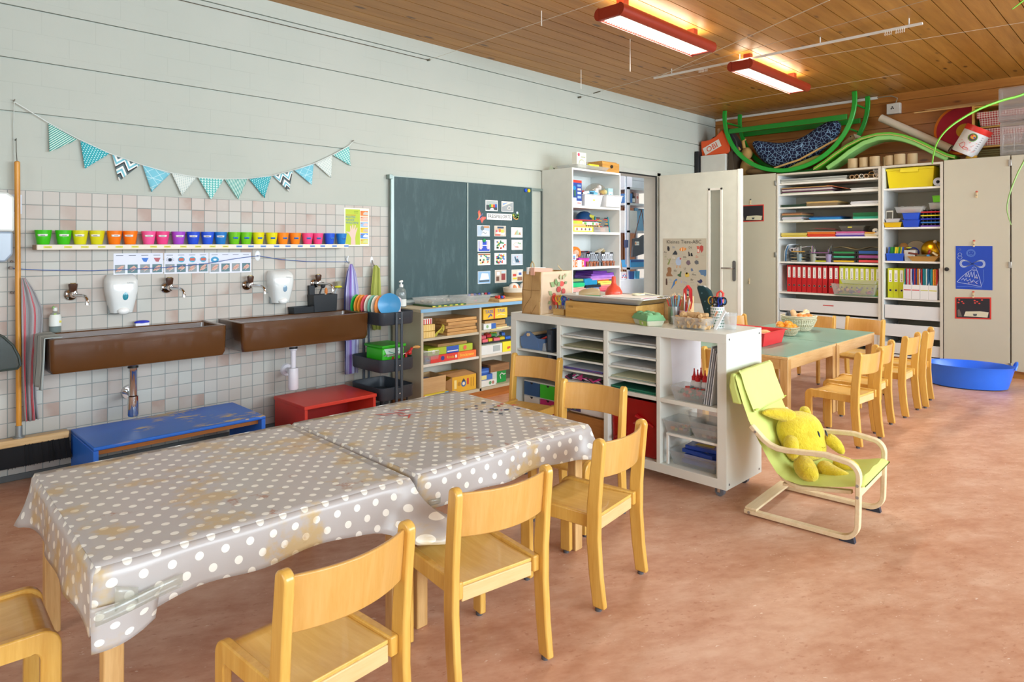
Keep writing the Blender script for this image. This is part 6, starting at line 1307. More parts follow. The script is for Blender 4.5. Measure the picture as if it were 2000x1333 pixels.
for r in range(3):
    for c in range(2):
        y1_ = 3.048-.142*c; z1_ = .392-.094*r; col = (('2C5A8C','3CCC2C'),('DCDCD6','C02C78'),('DCDCD6','DCDCD6'))[r][c]
        b = MB(M(col,.4)); b.box(3.157,3.166, y1_-.134, y1_, z1_-.086, z1_); p = Plane((3.157, y1_, z1_-.086),(0,-1,0),(0,0,1), b); p.poly([(.067+.012*cos(a),.086-.012*abs(sin(a))) for a in [PI*k/8 for k in range(9)]][::-1], M('1C1C20',.6)); ow('drawer', b, t, smooth=False)
# cell 2: sheets
def sheets(cell, z, n, cols, label, dy=0, x0=3.125, cut=0, dx=.30, th=.0012, name='paper_stack', cat='paper', jit=.012, seed=1, grp=None):
    a, c = CELL[cell]; b = MB(); random.seed(seed)
    for i in range(n):
        b.use(M(cols[i % len(cols)],.7)); j = U(-jit, jit); k = U(0, jit)
        b.obox((x0+dx/2+k,(a+c)/2+dy+j*.4, z+th*(i+.5)),(dx,(c-a)-.03-cut, th*.85), U(-jit, jit)*2)
    return top(name, b, label, cat, grp, smooth=False)
Z4 = [.4645,.5295,.598,.6665,.735]
sheets(2, Z4[4],6, ['DDDFE0','E8E8E6'],'sheets on the topmost paper shelf, left column', seed=2)
sheets(2, Z4[3],9, ['C8C4A4','94946C','7C7C4C','C8CCC0'],'olive marbled sheets in the left paper column, second from top', seed=3)
sheets(2, Z4[2],8, ['5C5C38','3C4C34','74704C'],'dark olive sheets in the left paper column, third from top', seed=4)
sheets(2, Z4[1],12, ['D86040','2C6CD0','2C7CE0','C8D0D8'],'blue and orange sheets in the left paper column', seed=5, jit=.018)
t = thing('scrap_paper','crumpled black, white and pink scraps in the lowest slot of the left paper column','paper',(3.25,2.53,.4645))
b = MB(); random.seed(14)
for i in range(16): b.use(M(('1C1C20','E8E8EC','E03C94','2C2C3C','D04C84')[i % 5],.6)); y = 2.38+.019*i; b.add([(3.13+U(0,.05), y,.466),(3.19, y+.03,.466+U(.01,.035)),(3.15, y+.05,.466+U(.005,.02)),(3.17, y+.01,.48)], [(0,1,2),(0,2,3)])
ow('scraps', b, t, solid=.0008, smooth=False)
sheets(1, Z4[4],8, ['D4D2D0','C4C2C2'],'grey-white sheets in the right paper column, top slot', seed=6)
sheets(1, Z4[3],4, ['E4E8EC'],'white sheets in the right paper column, second slot', seed=7)
sheets(1, Z4[2],9, ['D8DADA','E4E4E2'],'white drawing sheets in the right paper column, third slot', seed=8)
sheets(1, Z4[1],9, ['7CA0B0','DCDCB8','E0E0C0'],'cream and blue-grey sheets in the right paper column, fourth slot', seed=9, jit=.02)
sheets(1, Z4[0],14, ['4CB08C','1C6C54','3CA884'],'green sheets in the lowest slot of the right paper column', seed=10, jit=.02)
t = thing('white_bin','white rounded bin with a floral picture on a brown box','bin',(3.28,2.53,.255))
b = MB(M('E0E2E4',.3)); b.box(3.15,3.45,2.385,2.675,.258,.345); ow('bin_body', b, t, bevel=.028, seg=4)
p = Plane((3.1495,2.655,.275),(0,-1,0),(0,0,1)); p.rect(0,.09,0,.07, M('4C4470',.5)); p.up()
for x, y, c in ((.02,.05,'D8B84C'),(.05,.055,'2C6C7C'),(.045,.02,'5C8C6C'),(.072,.03,'E8C85C'),(.015,.02,'D8B84C'),(.075,.06,'7C5CA8')): p.disc(x, y,.011, M(c,.5),.014,7); p.up()
ow('floral_picture', p.mb, t, smooth=False)
b = MB(wood('brown_card','A87038','BE8648','y')); b.box(3.15,3.46,2.375,2.685,.111,.255); top('brown_box', b,'brown wooden box under the white rounded bin','box', bevel=.002)
t = thing('red_bin','transparent red bin with red paper inside in the lower middle compartment','bin',(3.29,2.17,.111))
b = MB(M('A80C10',.15,0,.02,.6,.80)); b.tray((3.29,2.17,.112),(.29,.30),(.30,.315),.31,.004); ow('bin_body', b, t, bevel=.004)
b = MB(M('A01418',.5)); random.seed(15)
for i in range(12): b.use(M(('B81820','8C1014','C83028')[i % 3],.4)); b.obox((3.25+U(-.06,.1),2.17+U(-.08,.08),.18+.015*i),(.16,.12,.01), U(0,3), U(-.6,.6), U(-.6,.6))
o = ow('contents', b, t); o['kind'] = 'stuff'
# cell 0: open compartment
b = MB(M('EDEDF2',.6)); b.add([(3.125,2.0,.466),(3.125,1.997,.785),(3.49,1.955,.785),(3.49,1.955,.466)], [(0,1,2,3)]); top('white_board', b,'white sheet of board leaning inside the upper right compartment','board', solid=.003, smooth=False)
for k in range(4):
    b = MB(M(('C4C8CC','DDE0E2','B0B4BC','E4E6E8')[k],.6)); dy = .012*k; b.add([(3.13,1.735-dy,.466),(3.13,1.690-dy*.8,.77-.01*k),(3.46,1.690-dy*.8,.77-.01*k),(3.46,1.735-dy,.466)], [(0,1,2,3)])
    top('paper_folder', b,('leftmost','second','third','rightmost')[k]+' grey-white folder leaning in the upper right compartment','folder','folders leaning in the upper right compartment', solid=.004, smooth=False)
def glue(x, y, z, rz=0):
    t = thing('glue_bottle','glue bottle farthest left in the cluster of red-capped bottles','glue bottle',(x, y, z), rz,'glue bottles with red caps')
    b = MB(M('E6E6E6',.35)); b.lathe([(0,0),(.0185,0),(.0195,.004),(.0195,.075),(.015,.086),(.009,.09),(0,.09)], n=18); obj('bottle_body', b, t)
    b = MB(M('A8AEB4',.5)); b.grid(lambda u, v: (.0199*cos(PI*.7+PI*.6*u),.0199*sin(PI*.7+PI*.6*u),.028+.032*v),8,1); obj('label', b, t)
    b = MB(M('D01C24',.3)); b.lathe([(0,.088),(.014,.088),(.014,.108),(.009,.112),(.0055,.125),(.003,.142),(.0042,.15),(0,.152)], n=16); obj('cap', b, t); return t
gb = glue(3.27,1.87,.466)
for (x, y, l_) in ((3.31,1.852,'second from left, set slightly back'),(3.25,1.838,'third from left, in front'),(3.32,1.81,'in the middle, standing back'),(3.26,1.80,'in the middle, standing in front'),(3.31,1.77,'right of the middle, standing back'),(3.25,1.755,'rightmost in the front row'),(3.33,1.735,'farthest right, beside the folders')): dup(gb,(x, y,.466), U(-.5,.5),'red-capped glue bottle '+l_)
clearbin('plastic_tub',3.19,1.825,.465,(.12,.16),(.14,.205),.075,'clear tub with red caps in front of the glue bottles', a=.35, contents=(46, ['E0483C','D8382C','2C6C60','E8786C','3C7C70'],.014,.066))
t = thing('metal_insert','white wire insert shelf in the lower right compartment','shelf insert',(3.3,1.81,.11))
b = MB(WHITE); b.box(3.125,3.45,1.655,1.955,.268,.28); b.box(3.13,3.142,1.945,1.957,.111,.268); b.box(3.13,3.142,1.655,1.665,.111,.268); b.box(3.43,3.442,1.945,1.957,.111,.268); b.box(3.43,3.442,1.655,1.665,.111,.268); ow('insert_frame', b, t, bevel=.001)
cc = ['3C5C34','D88C3C','6C5468','8CB04C','4C6C78']
clearbin('plastic_tub',3.20,1.89,.281,(.13,.13),(.165,.165),.07,'left clear tub with green and orange bits on the insert shelf', contents=(24, cc,.012,.034))
clearbin('plastic_tub',3.20,1.727,.281,(.13,.12),(.165,.155),.06,'lower of the two stacked clear tubs on the insert shelf', contents=(24, ['8C3C30','B8A478','6C4434','C8B48C'],.012,.034))
clearbin('plastic_tub',3.20,1.727,.312,(.145,.135),(.17,.16),.06,'upper of the two stacked clear tubs on the insert shelf', contents=(5, ['7C1C24','4C3430'],.008,.02))
clearbin('plastic_tub',3.39,1.80,.281,(.13,.24),(.15,.28),.085,'long clear tub at the back of the insert shelf', a=.3)
clearbin('plastic_tub',3.28,1.81,.110,(.24,.24),(.28,.28),.075,'wide clear tub with blue cases at the bottom right', a=.35)
for k,(dx, z, r) in enumerate(((0,.122,.0),(.02,.146,.08),(.01,.170,-.12),(.03,.192,.1))):
    t = thing('pencil_case_box', ['bottom','second','third','topmost'][k]+' flat blue box in the wide clear tub','box',(3.27+dx,1.80, z), r,'blue flat boxes')
    b = MB(M('2448A8',.3)); b.box(-.09,.09,-.095,.095,0,.021); obj('box_body', b, t, bevel=.003)
    b = MB(M('D8C44C',.5)); b.box(-.06,-.02,-.05,.05,.021,.0215); obj('label', b, t)
# ================================================================ ON TOP OF THE UNIT
zu = .8435
t = thing('paper_bag','brown paper carrier bag printed with red berries and green leaves','paper bag',(3.285,2.955, zu), rad(4))
KR = wood('kraft_paper','B8925A','C8A26C','z',.7,.5); KL = M('D8BFA0',.7,0,.05)
x0_, x1_, y0_, y1_, bh = -.175,.175,-.076,.076,.272
def cr(v, k): return .004*sin(v*9+k)+.003*sin(v*21+k*2)
b = MB(KR); n = 14
b.grid(lambda u, v: (x0_+.010*v+cr(v, u*3)*.6+.022*(1-abs(2*u-1))*max(0, v-.3)-.014*max(0,.3-abs(v-.22))*(1-abs(2*u-1)), y1_+(y0_-y1_)*u, bh*v),12, n)
b.grid(lambda u, v: (x1_-.012*v-.02*(1-abs(2*u-1))*max(0, v-.3), y0_+(y1_-y0_)*u, bh*v),8, n); b.grid(lambda u, v: (x1_-.012*v+(x0_-x1_+.022*v)*u, y1_+cr(v, u*5)*.4, bh*v),8, n)
b.add([(x0_, y0_,.001),(x1_, y0_,.001),(x1_, y1_,.001),(x0_, y1_,.001)], [(0,1,2,3)]); obj('bag_side', b, t, solid=.0012)
b = MB(M('8C6A3C',.8)); b.tube([(x0_-.001,0,0.0),(x0_-.002,-.04,.055),(x0_+.001,-.072,.09)],.0012,5); b.tube([(x0_-.001,0,.11),(x0_-.001,.05,.05),(x0_,.074,.0)],.0012,5); b.tube([(x0_+.001,-.072,.155),(x0_-.001,0,.152),(x0_+.001,.072,.156)],.0012,5); b.tube([(x0_-.001,0,.0),(x0_+.0,0,.12),(x0_+.018,0, bh)],.0012,5); obj('fold_crease', b, t)
b = MB(KL); b.grid(lambda u, v: (x0_+.010*v+(x1_-x0_-.022*v)*u, y0_+cr(v, u*4)*.4, bh*v),12, n); obj('bag_front', b, t, solid=.0012)
p = Plane((x0_-.045, y0_-.0045,-.012),(1,0,0),(0,0,1))
for a, c, ra, rb, col in ((.185,.105,.034,.05,'D8685C'),(.235,.165,.030,.024,'C04C48'),(.265,.20,.032,.022,'D85850'),(.285,.15,.024,.024,'C85450'),(.21,.055,.020,.030,'D4544C'),(.14,.052,.018,.018,'7C7C9C')): p.disc(a, c, ra*.8, M(col,.7), rb*.8,16); p.up()
for a, c, dx, dy, col in ((.16,.13,-.035,.03,'9CAC7C'),(.15,.09,-.035,-.01,'94A878'),(.19,.185,-.05,.03,'8CA470'),(.20,.19,.0,.05,'7C9864'),(.21,.185,.035,.03,'8CA470'),(.29,.20,.03,.012,'8C9C74'),(.25,.225,-.008,.04,'B4B890'),(.27,.225,.018,.036,'B4B890'),(.30,.24,.008,.03,'B4B890')):
    nx, ny = -dy*.35, dx*.35; p.poly([(a, c),(a+dx*.5+nx, c+dy*.5+ny),(a+dx, c+dy),(a+dx*.5-nx, c+dy*.5-ny)], M(col,.7)); p.up()
obj('berry_print', p.mb, t, smooth=False)
b = MB(M('B8A070',.7)); b.tube([(-.10,.07, bh-.01),(-.09,.07, bh+.045),(-.075,.07, bh+.062),(-.06,.07, bh+.045),(-.05,.07, bh-.01)],.0045,6); obj('handle', b, t)
b = MB(M('C8B084',.7)); b.grid(lambda u, v: (.01+.075*u+.006*v, y0_+.004+.02*sin(PI*u), bh-.01+.06*sin(PI*min(1,(1-u)*.5+.02))*(1 if u < .9 else .9)-.014*v),10,1); obj('handle', b, t, solid=.001)
b = MB(M('E8B098',.6)); b.obox((3.22,2.95,1.112),(.20,.03,.05),.1,.06); b.use(PAPERW).obox((3.205,2.985,1.118),(.18,.012,.045),.05,.03); top('booklet', b,'pink and white booklets sticking out of the paper bag','booklet')
# scissors block
t = thing('scissors_block','wooden block holding rows of upright scissors beside the paper bag','scissors holder',(3.235,2.775, zu))
b = MB(wood('block_wood','B8904C','D4B070','y')); b.box(3.19,3.44,2.735,2.825, zu, zu+.038); ow('block', b, t, bevel=.002)
def scissors(x, y, z, c1, c2, rz, label, up=True, g='scissors in the wooden block', inv=1):
    t = thing('scissors', label,'scissors',(x, y, z), rz, g)
    b = MB(M('B8BCC0',.2,1)); b.box(-.0015,.0015,-.007,.007,-.03,.045); obj('blade', b, t)
    for s_, c in ((-1, c1),(1, c2)):
        b = MB(M(c,.35)); b.tube([(s_*.001, s_*.003,.02),(0, s_*.006,.04)],.005,8); pts = [(0, s_*.015+.013*cos(a),.06+.019*sin(a)) for a in [2*PI*k/14 for k in range(15)]]; b.tube(pts,.004,8, False); obj('handle_loop', b, t)
    return t
SC = [('E0402C','E0402C','red'),('D8C82C','D8C82C','yellow'),('2838B8','2838B8','dark blue'),('78C0C0','2C6CA8','turquoise'),('E86C2C','D83C2C','orange-red'),('2C8C5C','D83C2C','green and red'),('2444C0','2444C0','blue'),('D8403C','E0503C','bright red')]
ss = {}
for i,(dx, dy, k) in enumerate(((.01,.035,0),(.01,.008,1),(.012,-.018,2),(.012,-.038,3),(.06,.03,1),(.06,.0,2),(.065,-.03,4),(.11,.02,6),(.11,-.01,0),(.115,-.035,5),(.16,.02,3),(.165,-.01,4),(.17,-.038,6),(.21,.01,2),(.215,-.02,7),(.225,-.04,6))):
    a, c_, n_ = SC[k]; lab = f'{n_} scissors standing in the wooden block'
    if k in ss: o = dup(ss[k],(3.20+dx,2.78+dy, zu+.042), U(-.4,.4), lab, f'{n_} scissors in the wooden block')
    else: ss[k] = scissors(3.20+dx,2.78+dy, zu+.042, a, c_, U(-.4,.4), lab, g=f'{n_} scissors in the wooden block')
# wooden box with the tray of odds and ends
t = thing('wooden_crate','long shallow wooden box carrying the white tray on the shelf unit','box',(3.32,2.435, zu))
BX = wood('crate_wood','BE8C3E','D9AC62','y',.45)
b = MB(BX); b.box(3.165,3.175,2.175,2.70, zu, zu+.098); b.box(3.445,3.455,2.175,2.70, zu, zu+.098); b.box(3.175,3.445,2.175,2.185, zu, zu+.098); b.box(3.175,3.445,2.69,2.70, zu, zu+.098); b.box(3.175,3.445,2.185,2.69, zu, zu+.006); ow('crate_sides', b, t, bevel=.001)
p = Plane((3.165,2.675, zu+.055),(0,-1,0),(0,0,1)); 
for k in range(9): p.line([(.002+k*.004,.006),(.002+k*.004,.016)],.0016, M('8C6430',.6))
p.line([(0,.004),(.036,.004)],.0015, M('8C6430',.6)); ow('stamp', p.mb, t, smooth=False)
t = thing('white_tray','wide white plastic tray with papers on the wooden box','tray',(3.32,2.43, zu+.098))
b = MB(M('DCDEDC',.35)); b.tray((3.325,2.425, zu+.0985),(.24,.48),(.33,.60),.040,.003,.008); ow('tray_body', b, t, bevel=.003)
b = MB(M('EEF0EE',.7)); b.obox((3.29,2.32, zu+.128),(.20,.28,.018),.1); b.use(M('D8788C',.6)).obox((3.305,2.305, zu+.138),(.205,.27,.0015),.12); b.use(PAPERW).obox((3.30,2.31, zu+.140),(.21,.28,.003),.05); top('paper_pad', b,'stack of white paper lying in the white tray','paper')
t = thing('squeeze_bulb','orange-red rubber bulb with a long neck in the white tray','bulb',(3.36,2.46, zu+.105))
b = MB(M('E8543C',.3)); b.lathe([(0,0),(.03,.004),(.052,.03),(.053,.05),(.038,.078),(.020,.092),(.014,.105),(.013,.14),(.010,.145),(0,.146)],(3.36,2.475, zu+.105)); ow('bulb_body', b, t)
t = thing('plastic_jar','pale tan plastic jar with a white lid lying in the white tray','jar',(3.26,2.60, zu+.11))
b = MB(clear('CDB488',.85,.15)); b.tube([(3.235,2.64, zu+.135),(3.24,2.625, zu+.137),(3.27,2.57, zu+.145),(3.29,2.53, zu+.148)], [.022,.030,.036,.026],16); ow('jar_body', b, t)
b = MB(M('F0F0EC',.3)); b.cyl((3.225,2.66, zu+.13),(3.238,2.635, zu+.134),.022); ow('lid', b, t)
b = MB(M('2E9C70',.4)); b.obox((3.215,2.50, zu+.136),(.012,.14,.006),.5); top('green_stick', b,'green flat stick across the front edge of the white tray','stick')
b = MB(M('E8E8C8',.6)); b.lathe([(.018,0),(.036,0),(.036,.008),(.018,.008),(.018,0)],(3.37,2.30, zu+.145), sx=1.2); b.obox((3.33,2.165, zu+.155),(.014,.12,.004),.3,0,.15); top('masking_tape', b,'flat roll of pale tape and a paper strip on the paper stack','tape')
t = thing('sorting_box','pale wooden box with small holes in its end, behind the white tray','box',(3.40,2.2, zu))
b = MB(M('B8C0C4',.4)); b.box(3.462,3.500,2.13,2.55, zu+.135, zu+.140); ow('cover_sheet', b, t)
b = MB(wood('pale_box','D6B27A','E6CA98','y')); b.box(3.458,3.503,2.13,2.56, zu, zu+.13); b.box(3.458,3.503,2.005,2.13, zu, zu+.145); b.use(M('4C3C2C',.7))
for y in (2.03,2.06,2.09): b.cyl((3.4585, y, zu+.125),(3.457, y, zu+.125),.003, n=8)
ow('box_body', b, t, bevel=.0015)
# egg carton
t = thing('egg_carton','green and white egg carton lying on the shelf unit','egg carton',(3.16,2.09, zu), rad(-28))
EG = M('7CB884',.8,0,.08)
b = MB(M('C9CCB4',.8)); b.rings([[(-.045,-.075,0),(.045,-.075,0),(.045,.075,0),(-.045,.075,0)], [(-.055,-.086,.032),(.055,-.086,.032),(.055,.086,.032),(-.055,.086,.032)]]); obj('lower_tray', b, t, bevel=.006)
b = MB(EG); b.rings([[(-.058,-.09,.032),(.058,-.09,.032),(.058,.09,.032),(-.058,.09,.032)], [(-.058,-.09,.037),(.058,-.09,.037),(.058,.09,.037),(-.058,.09,.037)], [(-.046,-.078,.062),(.046,-.078,.062),(.046,.078,.062),(-.046,.078,.062)]])
for i in (-1,1):
    for j in (-1,0,1): b.ball((i*.024, j*.052,.056),(.024,.026,.02),12,8)
obj('lid', b, t, bevel=.003)
p = Plane((-.0545,-.01,.004),(-.0,-1,0),(-.25,0,.97)); p.poly([(-.01,0),(.07,0),(.074,.028),(-.006,.028)], M('A8D06C',.6)); p.up().disc(.03,.014,.009, M('E8E8D0',.6)); obj('paper_label', p.mb, t, smooth=False)
# tins and pots with pens
def potpens(x, y, h, r, col, label, pens, metal=0, name='pencil_tin', a=1.0):
    t = thing(name, label,'pot',(x, y, zu)); m = M(col,.25 if metal else .4, metal,.03, None, a)
    b = MB(m); b.lathe([(0,0),(r,0),(r, h),(r-.0015, h),(r-.0015,.002),(0,.002)], n=28); obj('pot_body', b, t)
    for i,(c, n_, dx, dy, ln, lean) in enumerate(pens):
        b = MB(M(c,.5)); b.tube([(x+dx*.4, y+dy*.4, zu+.01),(x+dx+lean[0], y+dy+lean[1], zu+ln)],.0036,6); b.use(M('E4C89C',.6)); ex = Vector((x+dx+lean[0], y+dy+lean[1], zu+ln)); b.cyl(tuple(ex), tuple(ex+Vector((lean[0]*.15, lean[1]*.15,.012))),.0036,.0006,6)
        top('pencil', b, f'{n_} pencil standing in the {label.split(" ")[0]} {label.split(" ")[1]}','pencil', f'{n_} pencils in the {label.split(" ")[0]} {label.split(" ")[1]}')
    return t
random.seed(31)
PP = [random.choice([('C8342C','red'),('7CA4B8','pale blue'),('B8C4C4','grey'),('8CA8A0','grey-green')])+(U(-.02,.02), U(-.02,.02), U(.13,.165),(U(-.015,.015), U(-.02,.03))) for _ in range(16)]
tt = potpens(3.33,2.03,.098,.032,'A8ACAC','silver tin full of pencils on the shelf unit', PP,.8)
b = MB(M('5CA078',.5)); b.grid(lambda u, v: (.0323*cos(PI*.45+PI*.35*u),.0323*sin(PI*.45+PI*.35*u),.01+.08*v),8,1); obj('green_label', b, tt)
t = thing('whisk_handle','tall red looped tool standing behind the pencil tin','tool',(3.40,1.99, zu))
b = MB(M('DC2C38',.3)); b.sweep([(3.40,1.975, zu+.08),(3.40,1.965, zu+.12),(3.40,1.967, zu+.19),(3.40,1.985, zu+.212),(3.40,2.003, zu+.19),(3.40,2.003, zu+.11),(3.40,1.985, zu+.08)],(.025,0,0),.007); b.box(3.39,3.41,1.975,1.995, zu+.0, zu+.085); ow('loop', b, t)
PK = [('EEEFF0','white',.0,.0,.165,(0,0)),('E0E4E8','white',.01,-.015,.14,(.0,-.01)),('8C3C34','brown',-.01,-.01,.13,(0,-.004)),('D8A848','ochre',.0,-.018,.12,(0,-.018))]
potpens(3.33,1.965,.075,.026,'E8B8C8','pink cup with white pens on the shelf unit', PK,0,'pen_cup',.7)
t = thing('large_stapler','dark teal block stapler standing upright on the shelf unit','stapler',(3.42,1.88, zu))
b = MB(M('173E44',.3)); b.prism([(1.935, zu+.205),(1.925, zu+.218),(1.895, zu+.216),(1.86, zu+.19),(1.815, zu+.08),(1.80, zu+.0),(1.87, zu+.0),(1.885, zu+.05)],'x',3.405,3.445); ow('stapler_body', b, t, bevel=.008)
b = MB(M('5C7C84',.3)); b.cyl((3.405,1.90, zu+.175),(3.403,1.90, zu+.175),.004); b.cyl((3.405,1.88, zu+.13),(3.403,1.88, zu+.13),.004); b.cyl((3.405,1.865, zu+.09),(3.403,1.865, zu+.09),.004); ow('rivet', b, t)
t = clearbin('cork_box',3.21,1.84, zu,(.10,.165),(.115,.20),.062,'clear box heaped with wine corks on the shelf unit', a=.32)
CK = M('C9A574',.9,0,.15); random.seed(40); ci = 0
def corkm():
    b = MB(CK); b.cyl((0,0,-.021),(0,0,.021),.011, n=14); return b
c0 = obj('wine_cork', corkm(), bevel=.0015); tag(c0,'wine cork heaped in the clear box on the shelf unit','cork','wine corks in the clear box'); first = True
for lev, nx, ny in ((0,4,7),(1,4,8),(2,4,7),(3,3,5)):
    for i in range(nx):
        for j in range(ny):
            wx, wy = (.07,.14) if lev < 3 else (.05,.10)
            l_ = (3.21+(i-(nx-1)/2)*wx/(nx-1),1.84+(j-(ny-1)/2)*wy/(ny-1)+U(-.004,.004), zu+.015+.019*lev)
            o = c0 if first else c0.copy()
            if not first: COL.objects.link(o)
            first = False; o.location = l_; o.rotation_euler = (PI/2+U(-.5,.5), U(-.3,.3), U(0, PI))
t = thing('scissors_pot','white pot with green heart pattern holding scissors','pot',(3.32,1.76, zu))
b = MB(M('EBEDEC',.4)); b.lathe([(0,0),(.036,0),(.036,.115),(.034,.115),(.034,.003),(0,.003)], n=32); obj('pot_body', b, t)
b = MB(M('2E7C5C',.5)); random.seed(2)
for r in range(7):
    for k in range(12):
        a = PI*.35+(k+.5*(r % 2))*PI*1.25/12; z = .01+.0155*r; u = Vector((-sin(a), cos(a),0)); c_ = Vector((.0364*cos(a),.0364*sin(a), z)); w_ = .0045
        b.add([tuple(c_+u*-w_+Vector((0,0, w_*.6))), tuple(c_+u*-w_*.5+Vector((0,0, w_*1.1))), tuple(c_+Vector((0,0, w_*.6))), tuple(c_+u*w_*.5+Vector((0,0, w_*1.1))), tuple(c_+u*w_+Vector((0,0, w_*.6))), tuple(c_+Vector((0,0,-w_)))], [(0,1,2,3,4,5)])
obj('heart_pattern', b, t, smooth=False)
for i,(dx, dy, c1, c2, lab) in enumerate(((0,.022,'E8C02C','E8C02C','yellow'),(-.012,.008,'1C1C20','1C1C20','black'),(.010,.012,'D8302C','D8302C','red'),(-.008,-.006,'2440B0','1C1C20','blue and black'),(.008,-.010,'2C8CD0','1C2C90','blue'),(-.004,-.024,'18181C','18181C','large black'))):
    scissors(3.32+dx,1.76+dy, zu+.085, c1, c2, U(-.3,.3), f'{lab} scissors in the heart-patterned pot', g='scissors in the heart pot')
b = MB(M('E85048',.3)); b.sweep([(3.345,1.79, zu+.05),(3.345,1.785, zu+.13),(3.345,1.772, zu+.185),(3.345,1.755, zu+.198),(3.345,1.74, zu+.185),(3.345,1.745, zu+.14),(3.345,1.76, zu+.11)],(.016,0,0),.006); top('red_peeler', b,'coral red looped tool standing in the heart-patterned pot','tool')
t = thing('drinking_glass','clear tumbler at the right end of the shelf unit','glass',(3.32,1.685, zu))
b = MB(clear('DDE4E6',.35,.05)); b.lathe([(0,0),(.029,0),(.035,.085),(.0335,.085),(.028,.006),(0,.006)], n=30); obj('glass_body', b, t)
t = thing('glue_stick_strip','white strip leaning against the heart pot and the glass','strip',(3.27,1.70, zu))
b = MB(M('EEF0F0',.5)); b.obox((3.262,1.715, zu+.05),(.006,.016,.115),0,.12,.45); ow('strip_body', b, t, smooth=False)
b = MB(M('D8A080',.5)); b.obox((3.2585,1.735, zu+.082),(.001,.010,.03),0,.12,.45); ow('print', b, t, smooth=False)

# ================================================================ CHILD'S ARMCHAIR
t = thing('child_armchair',"child's bentwood armchair with lime green cushion on the open floor",'armchair',(3.295,1.267,0), rad(183.5))
def arc(c, r, a0, a1, n=7): return [(c[0]+r*cos(rad(a0+(a1-a0)*i/n)), c[1]+r*sin(rad(a0+(a1-a0)*i/n))) for i in range(n+1)]
fr = [(-.225,.016),(-.1,.016),(.19,.016)]+arc((.205,.082),.066,-80,-4)+[(.273,.14),(.275,.25)]+arc((.222,.292),.054,0,88)+[(.14,.358),(-.03,.342)]+[(-.07,.343),(-.105,.353),(-.135,.372),(-.165,.40),(-.195,.428)]
for s_ in (-1,1):
    b = MB(BIRCH); b.sweep([(s_*.222, y, z) for y, z in fr],(.034,0,0),.020); obj('side_frame', b, t, bevel=.003)
    b = MB(M('A8A49C',.4,.6))
    for y, z in ((.273,.255),(.273,.205),(-.17,.405),(-.2,.016)): b.cyl((s_*.239, y, z),(s_*.242, y, z),.0065, n=14)
    obj('screw_head', b, t)
    b = MB(M('2C3444',.5)); b.prism([(.20,.0),(.262,.0),(.255,.030),(.225,.012),(.20,.006)],'x', s_*.222-.014, s_*.222+.014); obj('foot_pad', b, t)
bf = [(-.262,.63),(-.235,.54),(-.19,.43),(-.13,.315),(-.085,.235),(-.055,.200),(-.02,.182),(.03,.176),(.12,.190),(.24,.208)]
for s_ in (-1,1): b = MB(BIRCH); b.sweep([(s_*.185, y, z) for y, z in bf],(.028,0,0),.016); obj('seat_frame', b, t, bevel=.003)
b = MB(BIRCH); b.box(-.235,.235,-.222,-.165,.026,.038); obj('rear_crossbar', b, t, bevel=.003)
b = MB(BIRCH); b.box(-.205,.205,.255,.270,.185,.245); obj('front_crossbar', b, t, bevel=.003)
b = MB(BIRCH); b.box(-.19,.19,-.235,-.22,.50,.54); b.box(-.19,.19,-.06,-.0,.165,.177); obj('crossbar', b, t, bevel=.003)
LM = M('CCD878',.85,0,.05); LM2 = M('D3DE86',.85,0,.05)
cp = [(-.278,.655),(-.262,.60),(-.24,.53),(-.21,.45),(-.165,.365),(-.115,.28),(-.075,.225),(-.035,.202),(.03,.195),(.12,.208),(.21,.228),(.27,.245),(.30,.25)]
def cush(path, w0, th, seg=14):
    R = []; P = [Vector((0, y, z)) for y, z in path]; n = len(P)
    for i, q_ in enumerate(P):
        d = (P[min(i+1, n-1)]-P[max(i-1,0)]).normalized(); nn = Vector((0,-d.z, d.y)); nn = nn if nn.z > 0 or nn.y > 0 else -nn
        e = min(1,.35+.65*min(i, n-1-i)/1.5); ww = w0*(1 if 0 < i < n-1 else .96); r = []
        for k in range(seg+1): u = -1+2*k/seg; r.append(Vector((ww*u,0,0))+q_+nn*(th*e*(1-abs(u)**6*.75)+.003*cos(u*PI*3)))
        for k in range(seg+1): u = 1-2*k/seg; r.append(Vector((ww*u,0,0))+q_+nn*(.001+th*.15*abs(u)**4))
        R.append([tuple(v) for v in r])
    return R
def densify(p, n=4):
    o = []
    for (a, c),(d, e) in zip(p, p[1:]): o += [(a+(d-a)*k/n, c+(e-c)*k/n) for k in range(n)]
    return o+[p[-1]]
b = MB(LM); b.rings(cush(densify(cp),.228,.032)); obj('cushion', b, t)
b = MB(LM2); hp = [(-.268,.675),(-.256,.66),(-.238,.60),(-.216,.545),(-.198,.503),(-.190,.487)]; b.rings(cush(densify(hp,3),.205,.024)); obj('head_cushion', b, t)
b = MB(LM); b.rings([[(-.23,-.285,.52),(.23,-.285,.52),(.23,-.24,.52),(-.23,-.24,.52)], [(-.23,-.305,.60),(.23,-.305,.60),(.23,-.265,.60),(-.23,-.265,.60)], [(-.222,-.300,.662),(.222,-.300,.662),(.222,-.278,.664),(-.222,-.278,.664)]]); obj('cushion_pocket', b, t, bevel=.008)
b = MB(M('B4C84C',.8)); b.tube([(-.205,-.182,.500),(.205,-.182,.500)],.0035,6); obj('piping', b, t)
